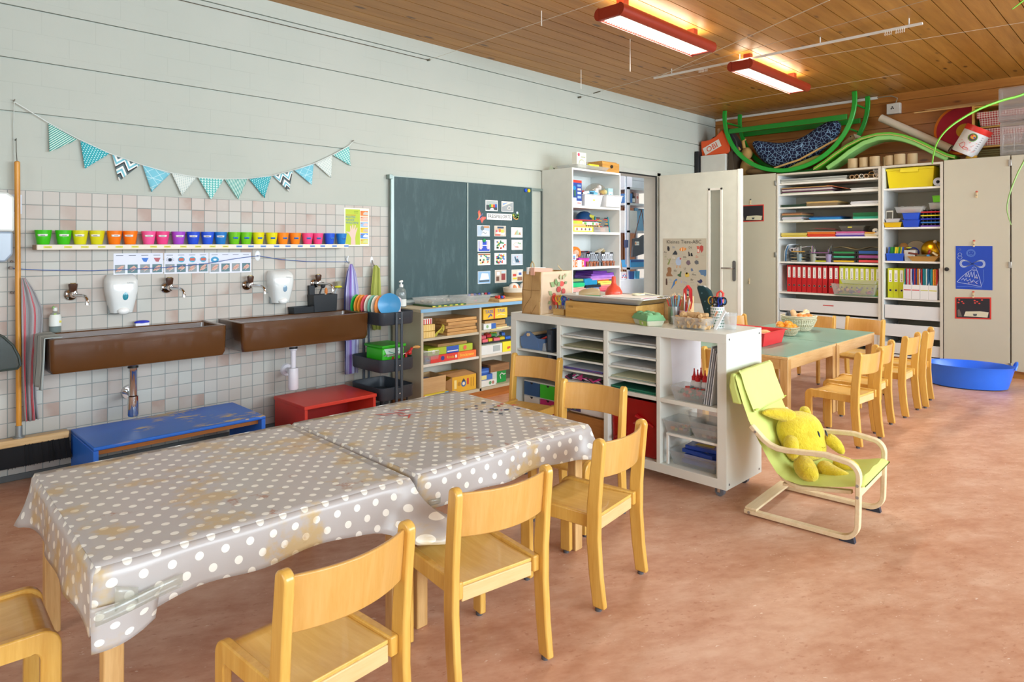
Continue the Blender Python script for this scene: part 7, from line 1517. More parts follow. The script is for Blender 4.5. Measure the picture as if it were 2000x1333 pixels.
# yellow plush cushion
def plushmat(n, a, c):
    m, t_, bs = newmat(n); s, x, y, z = pos(t_, True); f = noise(t_, s,16.0,4,.7); setc(t_, bs, ramp(t_, f,(.3, C(a)),(.7, C(c)))); bs.inputs['Roughness'].default_value = .95; bs.inputs['Sheen Weight'].default_value = .3
    bump(t_, bs, noise(t_, s,70.0,4,.7),.9,.012); return m
YP = plushmat('yellow_plush','DDC41C','F2DC3C'); YP2 = plushmat('yellow_plush_limb','D6BE1A','EED636')
t = thing('plush_cushion','yellow plush cushion figure with two slit eyes sitting in the armchair','plush toy',(3.27,1.245,.245), rad(180-25))
def fuzzy(b, amp=.004, seed=1):
    random.seed(seed); b.v = [(x+U(-amp, amp), y+U(-amp, amp), z+U(-amp, amp)) for x, y, z in b.v]; return b
b = MB(YP)
R = []; random.seed(77)
prof = [(0.001,-.01),(.07,-.008),(.108,.02),(.118,.06),(.124,.10),(.128,.14),(.120,.175),(.095,.205),(.06,.222),(.025,.232),(.001,.234)]
b.lathe(prof,(0,0,0), n=28, sx=1.0, sy=.62); b.xf(0, Matrix.Translation((.0,-.02,.01)) @ Matrix.Rotation(rad(24),4,'X')); obj('body', b, t, sub=1)
def limb(name, pts, rad, flat=.6, m=YP2):
    b = MB(m); b.tube(pts, rad,14); obj(name, b, t, sub=1)
limb('ear', [(.03,-.075,.205),(.08,-.085,.218),(.13,-.09,.228),(.175,-.095,.236),(.21,-.10,.236)], [.032,.036,.030,.022,.006])
limb('ear', [(-.05,-.09,.20),(-.08,-.13,.22),(-.11,-.16,.215)], [.03,.028,.008])
limb('arm', [(.105,-.02,.13),(.135,.01,.105),(.145,.03,.07),(.14,.045,.045)], [.035,.036,.032,.012])
limb('arm', [(-.10,-.02,.12),(-.135,.02,.08),(-.15,.05,.04)], [.032,.034,.012])
limb('foot', [(.09,.03,.04),(.115,.075,.012),(.125,.12,.0),(.12,.155,-.01)], [.046,.052,.046,.014])
limb('foot', [(.0,.06,.01),(.02,.12,.0),(.01,.18,.0),(-.01,.215,.01)], [.042,.040,.034,.010])
limb('foot', [(-.07,.06,.02),(-.09,.13,.02),(-.09,.19,.03)], [.042,.040,.014])
b = MB(M('1E2A34',.4))
for x in (-.022,.022): b.ball((x,.088,.142),(.0045,.004,.016),10,8,(.5,0,0))
b.xf(0, Matrix.Translation((0,-.022,.018))); obj('eye', b, t)
b = MB(M('B09C18',.9)); b.tube([(-.01,.072,.098),(0,.074,.095),(.01,.072,.098)],.002,5); obj('mouth_seam', b, t)
# ================================================================ THINGS ON THE GREEN TABLES
TG = .5305
t = thing('red_tray','deep red plastic tray with bread rolls on the near green table','tray',(4.96,2.38, TG))
RT = M('DA3238',.35,0,.03)
b = MB(RT); b.tray((4.965,2.38, TG),(.33,.40),(.37,.44),.105,.004,.014); ow('tray_body', b, t, bevel=.004)
for i,(x, y) in enumerate(((4.88,2.30),(4.98,2.34),(4.93,2.42),(5.05,2.28),(5.03,2.43))):
    b = MB(wood('bread_crust','D89850','F0D8A8','y',.8,2)); b.ball((x, y, TG+.055),(.05,.06,.042),16,10); top('bread_roll', b,'bread roll lying in the red tray','bread','bread rolls in the red tray')
def basket(name, x, y, r, h, label, sc=30, c1='A2926A', c2='E6DCC0', rings=1):
    t = thing(name, label,'basket',(x, y, TG)); b = MB(mat_weave('wicker_'+c1, c1, c2, sc))
    b.lathe([(0,0),(r*.55,0),(r*.7, h*.18),(r*.9, h*.6),(r, h*.97),(r*1.02, h),(r*.95, h*1.0),(r*.85, h*.6),(r*.62, h*.2),(0, h*.08)], n=40); obj('basket_body', b, t)
    b = MB(mat_weave('wicker_'+c1, c1, c2, sc)); n = 44
    for k in range(n):
        a = 2*PI*k/n
        b.tube([(r*.58*cos(a), r*.58*sin(a),.003),(r*.82*cos(a), r*.82*sin(a), h*.4),(r*1.0*cos(a), r*1.0*sin(a), h*.9)],.0035,5)
    obj('weave_stake', b, t); return t
basket('fruit_basket',5.55,2.31,.092,.075,'small woven basket heaped with oranges')
for i,(dx, dy, dz) in enumerate(((-.04,.035,.065),(-.045,-.03,.062),(.035,.045,.064),(.04,-.03,.066),(0,.0,.092),(-.02,.055,.085),(.05,.01,.085))):
    b = MB(M('F09A2C',.45,0,.1)); b.ball((5.55+dx,2.31+dy, TG+dz),(.034,.034,.031)); b.use(M('5C6C30',.6)).ball((5.55+dx,2.31+dy, TG+dz+.030),.003,8,6); top('orange', b,'orange in the small woven basket','orange','oranges in the small basket')
basket('bread_basket',5.93,2.37,.145,.115,'larger pale woven basket with wooden figures and orange things',26,'B4A67E','F2EAD2')
b = MB(mat_weave('wicker_B4A67E','B4A67E','F2EAD2',26)); b.lathe([(.118,.06),(.150,.125),(.145,.128),(.112,.062)],(5.93,2.37, TG+.008), n=40); top('woven_bowl', b,'second pale woven bowl nested inside the larger basket','basket')
for i,(dx, dy, dz, c) in enumerate(((-.09,.05,.135,'34383C'),(-.075,.02,.15,'D8B080'))):
    b = MB(M(c,.5)); b.ball((5.93+dx,2.37+dy, TG+dz),(.03,.03,.038)); top('wooden_egg', b,('black' if i == 0 else 'light wooden')+' egg shape at the left of the larger basket','wooden toy')
b = MB(wood('skittle','D8B888','ECD8B0','x')); b.tube([(5.90,2.36, TG+.14),(5.93,2.35, TG+.145),(5.955,2.34, TG+.148),(5.99,2.33, TG+.155),(6.01,2.325, TG+.155)], [.012,.017,.013,.032,.022],14); top('wooden_skittle', b,'pale wooden skittle lying on top of the larger basket','wooden toy')
for i,(dx, dy, dz) in enumerate(((-.05,-.03,.135),(.05,-.05,.14),(.03,-.08,.13),(.07,.0,.135),(-.02,-.06,.13))):
    b = MB(M('EC8C3C' if i % 2 == 0 else 'A8886C',.6)); b.ball((5.93+dx,2.37+dy, TG+dz),(.026,.024,.02)); top('wooden_block', b,('orange' if i % 2 == 0 else 'brown')+' rounded piece in the larger basket','wooden toy',('orange' if i % 2 == 0 else 'brown')+' pieces in the larger basket')
# ================================================================ BLUE TUB
t = thing('flexible_tub','bright blue flexible oval tub with two handles on the floor','tub',(7.22,1.36,0))
b = MB(M('2A70EC',.35,0,.03)); b.lathe([(0,.002),(.24,.002),(.262,.01),(.285,.10),(.305,.19),(.312,.20),(.304,.202),(.296,.19),(.276,.10),(.252,.016),(0,.012)], n=48, sx=.78, sy=1.12); obj('tub_body', b, t)
for s_ in (-1,1):
    b = MB(M('2A70EC',.35,0,.03)); b.tube([(-.07, s_*.335,.185),(-.06, s_*.345,.215),(-.03, s_*.352,.238),(0, s_*.355,.243),(.03, s_*.352,.238),(.06, s_*.345,.215),(.07, s_*.335,.185)],.010,8); obj('handle', b, t)
t.rotation_euler = (0,0, rad(14)); 
# ================================================================ BACK CUPBOARDS
cx0, cx1 = 7.90,8.43; CT = 2.13
CBW = M('DDE0DE',.4,0,.02)
def bay(name, label, y0, y1, shelves, drawers):
    t = thing(name, label,'cupboard',((cx0+cx1)/2,(y0+y1)/2,0))
    b = MB(CBW); b.box(cx0+.005, cx1, y1-.022, y1,.10, CT-.02); ow('side_panel', b, t, bevel=.001)
    b = MB(CBW); b.box(cx0+.005, cx1, y0, y0+.022,.10, CT-.02); ow('side_panel', b, t, bevel=.001)
    b = MB(M('CFCABB',.5)); b.box(cx0, cx1, y0, y1, CT-.022, CT); ow('top_panel', b, t, bevel=.001)
    b = MB(M('CFCABB',.5)); b.box(cx0-.001, cx0+.006, y0, y0+.026,.10, CT-.02); b.box(cx0-.001, cx0+.006, y1-.01, y1,.10, CT-.02); ow('front_strip', b, t)
    b = MB(M('B8B09C',.6)); b.box(cx1-.01, cx1, y0+.022, y1-.022,.10, CT-.02); ow('back_panel', b, t)
    b = MB(CBW); b.box(cx0+.01, cx1, y0, y1,.09,.112); ow('bottom_panel', b, t, bevel=.001)
    b = MB(wood('plinth_wood','B07A38','C8924C','y')); b.box(cx0+.04, cx1, y0, y1,0,.09); ow('plinth', b, t)
    for z in shelves: b = MB(WHITE); b.box(cx0+.02, cx1-.01, y0+.022, y1-.022, z-.02, z); ow('shelf_board', b, t, bevel=.001)
    for z0, z1 in drawers:
        b = MB(M('DDE1E2',.35,0,.02)); b.box(cx0+.012, cx0+.028, y0+.028, y1-.028, z0, z1); b.box(cx0+.028, cx1-.05, y0+.04, y0+.055, z0, z1-.03); b.box(cx0+.028, cx1-.05, y1-.055, y1-.04, z0, z1-.03); b.box(cx0+.028, cx1-.05, y0+.055, y1-.055, z0, z0+.01); ow('drawer', b, t, bevel=.0015)
    return t
LV1 = [2.012,1.885,1.727,1.567,1.372,1.08,.72]; LV2 = [1.885,1.468,1.108,.712]
c1 = bay('open_cupboard','wide open white cupboard bay full of coloured paper and red binders',2.281,3.42, LV1, [(.498,.645),(.335,.475),(.17,.31)])
b = MB(M('C8403C',.5)); p = Plane((cx0+.0115,2.888,.582),(0,-1,0),(0,0,1), b); p.rect(0,.116,0,.011, b.mats[0]); ow('drawer_label', b, c1, smooth=False)
c2 = bay('open_cupboard','narrow open white cupboard bay with the yellow box at its top',1.705,2.275, LV2, [(.497,.64),(.305,.437),(.125,.238)])
def cdoor(label, y0, y1, knob=None, hinges=(), name='cupboard_door_unit'):
    t = thing(name, label,'cupboard',((cx0+cx1)/2,(y0+y1)/2,0))
    b = MB(M('C6C3B0',.45,0,.015)); b.box(cx0-.003, cx0+.016, y0+.003, y1-.003,.075, CT+.01); d = ow('door', b, t, bevel=.001)
    b = MB(M('BDB6A4',.5)); b.box(cx0+.02, cx1, y0, y1,.09, CT); ow('carcass', b, t)
    b = MB(wood('plinth_wood','B07A38','C8924C','y')); b.box(cx0+.04, cx1, y0, y1,0,.09); ow('plinth', b, t)
    if knob: b = MB(M('201E1E',.4)); b.lathe([(.012,0),(.012,.006),(.02,.014),(.02,.024),(0,.027)],(cx0-.003, knob[0], knob[1]), axis=Matrix.Rotation(-PI/2,3,'Y')); ow('knob', b, d)
    for y, z in hinges: b = MB(M('A8A8A4',.3,.8)); b.box(cx0-.012, cx0+.002, y-.012, y+.012, z-.03, z+.03); ow('hinge', b, t, bevel=.002)
    return t
cdoor('closed beige cupboard between the open door and the open bays',3.43,4.48, None, [(3.435,2.02),(3.435,1.16)])
cdoor('closed beige cupboard door with the blue angel drawing pinned to it',1.150,1.700,(1.668,1.035), [(1.152,2.07),(1.152,1.09),(1.152,.12)])
cdoor('closed beige cupboard door at the right edge of the photo',.62,1.144, None)
cdoor('closed beige cupboard further right, beyond the photo edge',.08,.61, None)
# contents bay 1 (y runs 3.39 -> 2.31 left to right)
def stack(y0, y1, z, items, x0=None, dx=.36, grp='paper stacks in the open cupboard', name='paper_stack', jit=.012, seed=1, cat='paper'):
    """items: list of (thickness, colour, label); each a single ream or pad"""
    random.seed(seed); zz = z+.0006
    for th, c, lab in items:
        b = MB(); n = max(1, int(th/.008)); xx = (x0 or cx0+.04)
        for k in range(n):
            b.use(M(c if k % 2 == 0 else c,.75,0,.12)); j = U(-jit, jit); b.box(xx+abs(j)*.5, xx+dx+j, y0+j*.6, y1+j*.6, zz+th*k/n, zz+th*(k+.86)/n)
        top(name, b, lab, cat, grp, smooth=False); zz += th+.0004
stack(2.64,3.385, LV1[0], [(.012,'B8BCB4','greyish large sheets at the bottom of the top cupboard shelf'),(.01,'D8DAD4','white large sheets lying on the greyish ones on the top cupboard shelf'),(.018,'9CA09C','grey large sheets, middle of the flat pile on the top cupboard shelf'),(.008,'C4CCC8','pale sheets topping the flat pile on the top cupboard shelf')], grp=None)
TBM = M('C0A880',.6)
for i,(y, z, c) in enumerate(((2.585,2.036,'B09068'),(2.535,2.037,'B89870'),(2.487,2.04,'D4D0C4'),(2.437,2.037,'C0A480'),(2.345,2.036,'C8B08C'))):
    t = thing('cardboard_tube', f'{("first", "second", "third, whitish", "fourth", "fifth")[i]} tube from the left lying end-on on the top cupboard shelf','tube',(8.0, y, z-.024),0,'tubes lying on the top cupboard shelf')
    b = MB(M(c,.6)); b.lathe([(.024,0),(.024,.38),(.018,.38),(.018,0),(.024,0)],(cx0+.03, y, z), n=20, axis=Matrix.Rotation(PI/2,3,'Y')); ow('tube_body', b, t)
b = MB(M('D8D4CC',.7)); random.seed(3)
for i in range(5): b.obox((cx0+.12,2.315+.012*i,2.062),(.2,.003,.085),.15,0,-.35)
top('rolled_sheets', b,'crumpled white sheets at the right end of the top cupboard shelf','paper')
b = MB(M('A88040',.5)); b.tube([(cx0+.06,2.39+.028*cos(a),2.065+.018*sin(a)) for a in [2*PI*k/14 for k in range(15)]],.004,6, False); top('wire_coil', b,'brown coil lying above the tubes on the top cupboard shelf','coil')
stack(2.80,3.375, LV1[1], [(.014,'B8C4B0','pale green folder at the bottom of the second cupboard shelf'),(.016,'5C2C48','plum folder on the second cupboard shelf'),(.020,'CCC4C4','off-white folder on the second cupboard shelf'),(.010,'4C2440','dark plum folder on the second cupboard shelf'),(.012,'B89458','tan folder topping the pile on the second cupboard shelf')], grp=None, name='paper_folder')
b = MB(M('C8603C',.6)); b.add([(cx0+.04,2.86, LV1[1]+.078),(cx0+.38,2.86, LV1[1]+.078),(cx0+.38,2.62, LV1[1]+.03),(cx0+.04,2.64, LV1[1]+.028)], [(0,1,2,3)]); top('bent_card', b,'orange-brown card drooping off the pile on the second cupboard shelf','card', solid=.004, smooth=False)
stack(2.32,2.61, LV1[1], [(.010,'E4E4E0','loose white sheets at the right of the second cupboard shelf'),(.008,'DADCD8','upper loose white sheets at the right of the second cupboard shelf'),(.008,'E8E8E8','topmost curling white sheets at the right of the second cupboard shelf')], jit=.03, seed=4, grp=None)
stack(3.09,3.38, LV1[2], [(.030,'24402F','dark green card stack on the third cupboard shelf')], grp=None); stack(2.74,3.085, LV1[2], [(.034,'8C7858','brown card stack in the middle of the third cupboard shelf'),(.020,'C8A868','tan card sheets topping the brown stack on the third cupboard shelf')], grp=None); stack(2.32,2.60, LV1[2], [(.018,'E4E6E8','white sheets at the right of the third cupboard shelf'),(.018,'DADEE6','upper white pad at the right of the third cupboard shelf')], grp=None)
b = MB(M('1C1E20',.6)); b.obox((cx0+.2,3.10, LV1[2]+.036),(.3,.12,.004),0,0,-.1); top('black_sheet', b,'black card edge between the green and brown stacks','card')
stack(3.14,3.37, LV1[3], [(.014,'D4DCD4','pale sheets at the bottom left of the fourth cupboard shelf'),(.028,'D4D4E0','thick white pad on the fourth cupboard shelf'),(.020,'5C6C60','grey-green card on the fourth cupboard shelf'),(.018,'C08C5C','light brown card on the fourth cupboard shelf'),(.014,'6C4C3C','dark brown card on top at the left of the fourth cupboard shelf')], grp=None)
stack(2.71,3.05, LV1[3], [(.028,'2C8CD0','bright blue paper on the fourth cupboard shelf'),(.012,'1C3C70','navy sheets lying over the bright blue paper')], jit=.02, grp=None); stack(2.315,2.575, LV1[3], [(.016,'3CB898','turquoise paper at the right of the fourth cupboard shelf'),(.012,'2C9C7C','teal paper above the turquoise on the fourth cupboard shelf'),(.042,'1C6C3C','thick dark green paper at the right of the fourth cupboard shelf')], grp=None)
stack(3.08,3.38, LV1[4], [(.022,'D8C04C','yellow paper at the left of the fifth cupboard shelf'),(.026,'E4D46C','pale yellow paper on top at the left of the fifth cupboard shelf')], grp=None); stack(2.765,3.073, LV1[4], [(.032,'DC4428','red-orange paper on the fifth cupboard shelf'),(.024,'EC7C28','orange paper on the red-orange stack'),(.006,'C8C0A8','loose buff sheet over the orange paper')], grp=None)
stack(2.46,2.758, LV1[4], [(.020,'5C48A8','violet paper on the fifth cupboard shelf'),(.018,'C8A8DC','lilac paper on the fifth cupboard shelf'),(.020,'D468A0','pink paper topping the violet stack')], grp=None); stack(2.34,2.455, LV1[4], [(.03,'E8D8B0','cream pad at the right of the fifth cupboard shelf'),(.018,'E8B04C','amber paper on the cream pad')], dx=.2, grp=None)
gtb = clearbin('plastic_box', cx0+.17,2.60, LV1[4]+.062,(.16,.22),(.20,.27),.06,'grey translucent box with a yellow tag on the pink paper', col='8C9890', a=.7)
b = MB(M('D8D44C',.5)); p = Plane((cx0+.068,2.64, LV1[4]+.10),(0,-1,0),(0,0,1), b); p.rect(0,.045,0,.012, b.mats[0]); ow('tag', b, gtb, smooth=False)
b = MB(M('A02030',.5)); b.obox((cx0+.15,2.90, LV1[4]+.092),(.2,.22,.004),.2,0,.05); top('red_sheet', b,'dark red sheet curling over the orange paper','paper')
b = MB(M('E8E8E0',.8)); b.ball((cx0+.07,2.345, LV1[4]+.03),(.03,.035,.028)); b.ball((cx0+.08,2.36, LV1[4]+.065),(.03,.03,.025)); b.use(M('2C4C8C',.5)).ball((cx0+.045,2.345, LV1[4]+.05),.008,8,6); top('yarn_ball', b,'small white crumpled bundle at the right of the fifth cupboard shelf','bundle')
# sixth shelf
z = LV1[5]
t = thing('magazine_file','curved blue and white file standing at the left of the sixth cupboard shelf','file',(cx0+.15,3.32, z))
b = MB(M('D4DCE0',.4)); b.add([(cx0+.04,3.345, z+.001),(cx0+.04,3.34, z+.12),(cx0+.04,3.31, z+.195),(cx0+.04,3.27, z+.205),(cx0+.3,3.27, z+.205),(cx0+.3,3.31, z+.195),(cx0+.3,3.34, z+.12),(cx0+.3,3.345, z+.001)], [(0,1,6,7),(1,2,5,6),(2,3,4,5)]); ow('file_body', b, t, solid=.006)
b = MB(M('2C6C9C',.4)); b.add([(cx0+.038,3.335, z+.001),(cx0+.038,3.33, z+.12),(cx0+.038,3.303, z+.19),(cx0+.038,3.29, z+.19),(cx0+.038,3.315, z+.12),(cx0+.038,3.32, z+.001)], [(0,1,4,5),(1,2,3,4)]); ow('blue_edge', b, t, solid=.004)
b = MB(M('E4E4EC',.7)); b.lathe([(.024,0),(.024,.26),(.02,.26),(.02,0),(.024,0)],(cx0+.06,3.265, z+.14), n=20, axis=Matrix.Rotation(PI/2,3,'Y')); b.obox((cx0+.2,3.2, z+.165),(.26,.18,.006),.1,0,-.15); top('rolled_paper', b,'rolled white paper behind the left beaker of brushes','paper')
def letter_tray(y0, y1, n, label, cols):
    t = thing('letter_tray', label,'letter tray',(cx0+.15,(y0+y1)/2, z),0,'stacked letter trays')
    h = .145/n
    for k in range(n):
        b = MB(clear('8C949C',.6,.2)); zz = z+.002+h*k; b.box(cx0+.04, cx0+.32, y0, y1, zz, zz+.003); b.box(cx0+.04, cx0+.32, y0, y0+.003, zz, zz+h*.55); b.box(cx0+.04, cx0+.32, y1-.003, y1, zz, zz+h*.55); ow('tray_tier', b, t)
    for k,(c, lab, th) in enumerate(cols): b = MB(M(c,.7)); zz = z+.006+h*k; b.box(cx0+.045, cx0+.31, y0+.012, y1-.012, zz, zz+th); top('coloured_paper', b, lab,'paper', smooth=False)
letter_tray(3.095,3.275,4,'stacked letter trays behind the left beaker of brushes', [('C8C4B0','cream paper in the lowest letter tray behind the left beaker',.008),('B09C6C','tan paper in the letter trays behind the left beaker',.008),('5C5C50','dark grey paper in the letter trays behind the left beaker',.01),('C89C48','ochre paper in the top letter tray behind the left beaker',.01)])
letter_tray(2.825,3.05,3,'stacked letter trays behind the middle and right beakers', [('E0E02C','bright yellow sheet in the lowest tray behind the beakers',.01),('DCDCDC','white sheet in the middle tray behind the beakers',.01),('8C5C8C','plum sheet in the upper tray behind the beakers',.01)])
letter_tray(2.555,2.795,3,'letter trays with green paper on the sixth cupboard shelf', [('E8B820','golden yellow paper in the lowest tray of the green stack',.016),('3CAC84','mint green paper in the middle tray',.02),('2C8C4C','leaf green paper in the upper tray',.02)])
letter_tray(2.305,2.53,3,'letter trays with red and purple paper at the right of the sixth cupboard shelf', [('E44848','coral red paper in the lowest right tray',.026),('9C4C8C','purple paper in the middle right tray',.03),('2458A0','blue paper in the upper right tray',.03)])
b = MB(M('A89468',.7)); b.grid(lambda u, v: (cx0+.08+.2*v,2.80-.46*u, z+.163+.014*sin(u*9)),16,2); top('brown_sheet', b,'wavy brown paper lying across the letter trays','paper', solid=.002)
def beaker(y, c, label, seed):
    t = thing('brush_beaker', label,'beaker',(cx0+.06, y, z),0,'plastic beakers of brushes on the sixth cupboard shelf')
    b = MB(M(c,.35,0,.03, None,.85)); b.lathe([(0,0),(.028,0),(.034,.092),(.0325,.092),(.0265,.003),(0,.003)], n=24); obj('beaker_body', b, t)
    random.seed(seed)
    for i in range(7):
        dx, dy = U(-.015,.015), U(-.03,.03); c2, n_ = random.choice((('D8D8D4','white'),('A8B4A8','grey'),('9C7CB8','purple'),('3C4448','black'),('C8C0A0','cream')))
        b = MB(M(c2,.5)); x = cx0+.06; b.tube([(x+dx*.3, y+dy*.3, z+.01),(x+dx, y+dy*1.3, z+.15+.02*(i % 3))],.0035,6); b.use(M('4C4440',.7)).ball((x+dx, y+dy*1.3, z+.153+.02*(i % 3)),(.005,.005,.01),8,6); top('paint_brush', b, f'{n_} brush in the {label.split(" beaker")[0]} beaker','brush', f'{n_} brushes in the {label.split(" beaker")[0]} beaker')
beaker(3.172,'8CA4AC','grey-blue beaker of brushes',1); beaker(3.013,'A0A498','greenish grey beaker of brushes',2); beaker(2.842,'9C90B8','lilac beaker of brushes',3)
# binders on the seventh shelf
def binder(c, lab_c):
    t = thing('binder','x','binder',(0,0,0)); b = MB(M(c,.4,0,.04)); b.box(0,.29,-.0265,.0265,0,.315); obj('cover', b, t, bevel=.002)
    b = MB(PAPERW); p = Plane((-.0005,.015,.17),(0,-1,0),(0,0,1), b); p.rect(0,.03,0,.125, PAPERW); p.up().line([(.015,.03),(.015,.09)],.004, M('5C6068',.6)); p.disc(.015,.014,.006, M(lab_c,.6)); obj('spine_label', b, t, smooth=False)
    b = MB(M('C8C4BC',.3,.8)); p = Plane((-.0005,0,.08),(0,-1,0),(0,0,1), b); p.disc(0,0,.0125, b.mats[0]); p.up().disc(0,0,.0095, BLACK); obj('finger_hole', b, t, smooth=False); return t
rb = binder('C41C22','5C8CA8'); yb_ = binder('C6CE20','8C4C3C')
OR = ['leftmost','second','third','fourth','fifth','sixth','seventh','eighth','ninth','tenth']
def put(src, y, i, lab, grp, first=False, rz=0):
    if first: o = src; o.location = (cx0+.07, y, LV1[6]+.001)
    else: o = dup(src,(cx0+.07, y, LV1[6]+.001), rz)
    o['label'] = lab; o['group'] = grp; return o
for i in range(10): put(rb,3.298-.0585*i-(.008 if i > 7 else 0), i, f'{OR[i]} red binder from the left in the wide cupboard bay','red binders', i == 0)
for i in range(8): put(yb_,2.704-.0532*i, i, f'{OR[i]} yellow-green binder from the left in the wide cupboard bay','yellow-green binders in the wide bay', i == 0)
for i in range(3): o = dup(yb_,(cx0+.06,2.205-.0542*i, LV2[3]+.001),0, f'{OR[i]} yellow-green binder in the narrow cupboard bay','yellow-green binders in the narrow bay')
clearbin('plastic_box', cx0+.05,2.545, LV1[6]+.006,(.20,.40),(.23,.455),.12,'clear box with blue and pink things standing in front of the yellow-green binders', a=.33, contents=(34, ['4C5C8C','B8487C','D8A080','3C4470'],.022,.08))
clearbin('plastic_box', cx0+.06,2.50, LV1[6]+.128,(.17,.33),(.19,.36),.045,'shallow clear box stacked on the larger clear one', a=.4)
b = MB(M('2CA868',.4)); b.box(cx0-.06+.03, cx0+.16,2.315,2.75, LV1[6]+.001, LV1[6]+.005); top('green_mat', b,'green mat under the clear box on the binder shelf','mat')
# bay 2 contents
z = LV2[0]
t = thing('storage_box','large bright yellow lidded box at the top of the narrow bay','box',(cx0+.22,2.03, z))
b = MB(M('E8D408',.35,0,.02)); b.frustum((cx0+.23,2.02, z+.001),(.30,.41),(.34,.448),.195); ow('box_body', b, t, bevel=.006)
b = MB(M('EAD80C',.35,0,.02)); b.box(cx0+.05, cx0+.41,1.795,2.250, z+.19, z+.215); b.box(cx0+.045, cx0+.05,1.94,2.11, z+.165, z+.215); ow('lid', b, t, bevel=.004)
t = thing('tape_roll','pale grey roll lying end-on beside the yellow box','roll',(cx0+.08,1.785, z))
b = MB(M('B8BCC8',.4)); b.lathe([(.017,0),(.043,0),(.043,.12),(.017,.12),(.017,0)],(cx0+.03,1.757, z+.0445), n=28, axis=Matrix.Rotation(PI/2,3,'Y')); ow('roll_body', b, t)
z = LV2[1]
p = Plane((cx0+.045,2.248, z+.001),(0,-1,0),(.12,0,1)); p.card(0,.07,0,.18, M('D8DCD4',.5),.003); p.rect(.008,.062,.015,.165, M('4C4C44',.5)); p.up().disc(.035,.08,.02, M('8C8464',.5)); p.disc(.03,.03,.015, M('6C5C48',.5)); top('framed_photo', p.mb,'small dark photo leaning at the left of the narrow bay','photo', smooth=False)
clearbin('yellow_tub', cx0+.08,2.17, z,(.13,.145),(.15,.17),.052,'yellow tub at the lower left of the narrow bay', col='E8C01C', a=.95)
clearbin('white_tub', cx0+.08,2.175, z+.053,(.10,.12),(.12,.145),.04,'small white tub with an orange piece on the yellow tub', col='D8DCE4', a=.9, contents=(3, ['E89840'],.014,.05))
clearbin('blue_tub', cx0+.08,1.998, z,(.14,.13),(.16,.155),.075,'lower blue tub in the narrow bay', col='2450D0', a=.92)
clearbin('blue_tub', cx0+.08,1.998, z+.077,(.14,.13),(.16,.155),.072,'upper blue tub in the narrow bay', col='2858D8', a=.95)
clearbin('clear_tub', cx0+.09,2.02, z+.151,(.16,.22),(.18,.255),.065,'clear tub with pink pieces on the blue tubs', a=.4, contents=(16, ['E8688C','F08CA8','D8D0D8','E87858'],.018,.04))
for k,(c, n_) in enumerate((('6038A8','purple'),('2C7CD0','light blue'),('2438C8','dark blue'),('E0DC20','yellow'),('D42C30','red'))):
    t = thing('peg_tray', f'{n_} edged peg tray in the stack at the right of the narrow bay','tray',(cx0+.12,1.822, z+.036*k),0,'stack of peg trays')
    b = MB(M(c,.35)); b.box(cx0+.03, cx0+.25,1.732,1.913, z+.036*k+.001+(.002 if k else 0), z+.036*k+.016); ow('rim', b, t, bevel=.002)
    b = MB(M('2C2C3C',.5)); 
    for j in range(5): b.box(cx0+.035, cx0+.24,1.742+.036*j,1.748+.036*j, z+.036*k+.016, z+.036*k+.0345)
    ow('peg_row', b, t)
clearbin('clear_tub', cx0+.10,1.788, z+.184,(.10,.09),(.12,.105),.065,'small clear tub with orange and green bits on the peg trays', a=.45, contents=(14, ['E87848','4C8C6C','D8B8A8','C86C54'],.012,.045))
clearbin('green_tub', cx0+.13,1.775, z+.255,(.10,.07),(.11,.085),.068,'lime green tub on top of the peg tray stack', col='6CD01C', a=.95)
for i in range(6): b = MB(clear('B8B8B0',.35)); b.box(cx0+.34, cx0+.342,1.80+.07*i,1.83+.07*i, z, z+.24); top('divider_sheet', b,'upright clear divider at the back of the narrow bay','divider','clear dividers at the back of the narrow bay', smooth=False)
z = LV2[2]
t = thing('pen_box','blue box of chunky green and yellow pens in the narrow bay','pen box',(cx0+.07,2.16, z))
b = MB(M('1E54C8',.35)); b.tray((cx0+.08,2.158, z+.001),(.07,.155),(.08,.168),.08,.003); ow('box_body', b, t, bevel=.002)
for i,(c, n_) in enumerate((('2C5CB0','blue'),('20903C','green'),('188034','green'),('1C8C3C','green'),('E0D020','yellow'),('E4DC2C','yellow'),('1C8838','green'),('E4DC28','yellow'),('2050B0','blue'))):
    b = MB(M(c,.35)); y = 2.225-.0165*i; b.obox((cx0+.075+.01*(i % 2), y, z+.085),(.016,.014,.13),0,0,.12); top('fat_pen', b, f'{n_} pen standing in the blue pen box','pen', f'{n_} pens in the blue pen box')
t = thing('ribbed_pot','white ribbed square pot between the pen box and the basket','pot',(cx0+.1,2.02, z))
b = MB(M('D4D6D4',.5)); b.frustum((cx0+.1,2.02, z+.001),(.08,.09),(.095,.105),.115)
for k in range(8): b.box(cx0+.05, cx0+.054,1.975+.012*k,1.980+.012*k, z+.01, z+.11)
ow('pot_body', b, t)
t = thing('gong','golden hammered round gong shining at the back of the narrow bay','gong',(cx0+.2,1.85, z))
m, tt, bs = newmat('hammered_brass'); s, x, y, zz = pos(tt, True); bs.inputs['Metallic'].default_value = 1; bs.inputs['Roughness'].default_value = .28; bs.inputs['Base Color'].default_value = (*C('C8941C'),1); bump(tt, bs, noise(tt, s,34.0,2),.5,.006)
b = MB(m); b.lathe([(0,.035),(.05,.03),(.09,.012),(.105,0),(.108,-.012),(.102,-.012),(.09,.004),(.05,.022),(0,.027)],(cx0+.22,1.852, z+.118), n=40, axis=Matrix.Rotation(-PI/2+.12,3,'Y')); ow('disc', b, t)
t = thing('drum_beater','felt-tipped beater leaning beside the gong','beater',(cx0+.12,1.78, z))
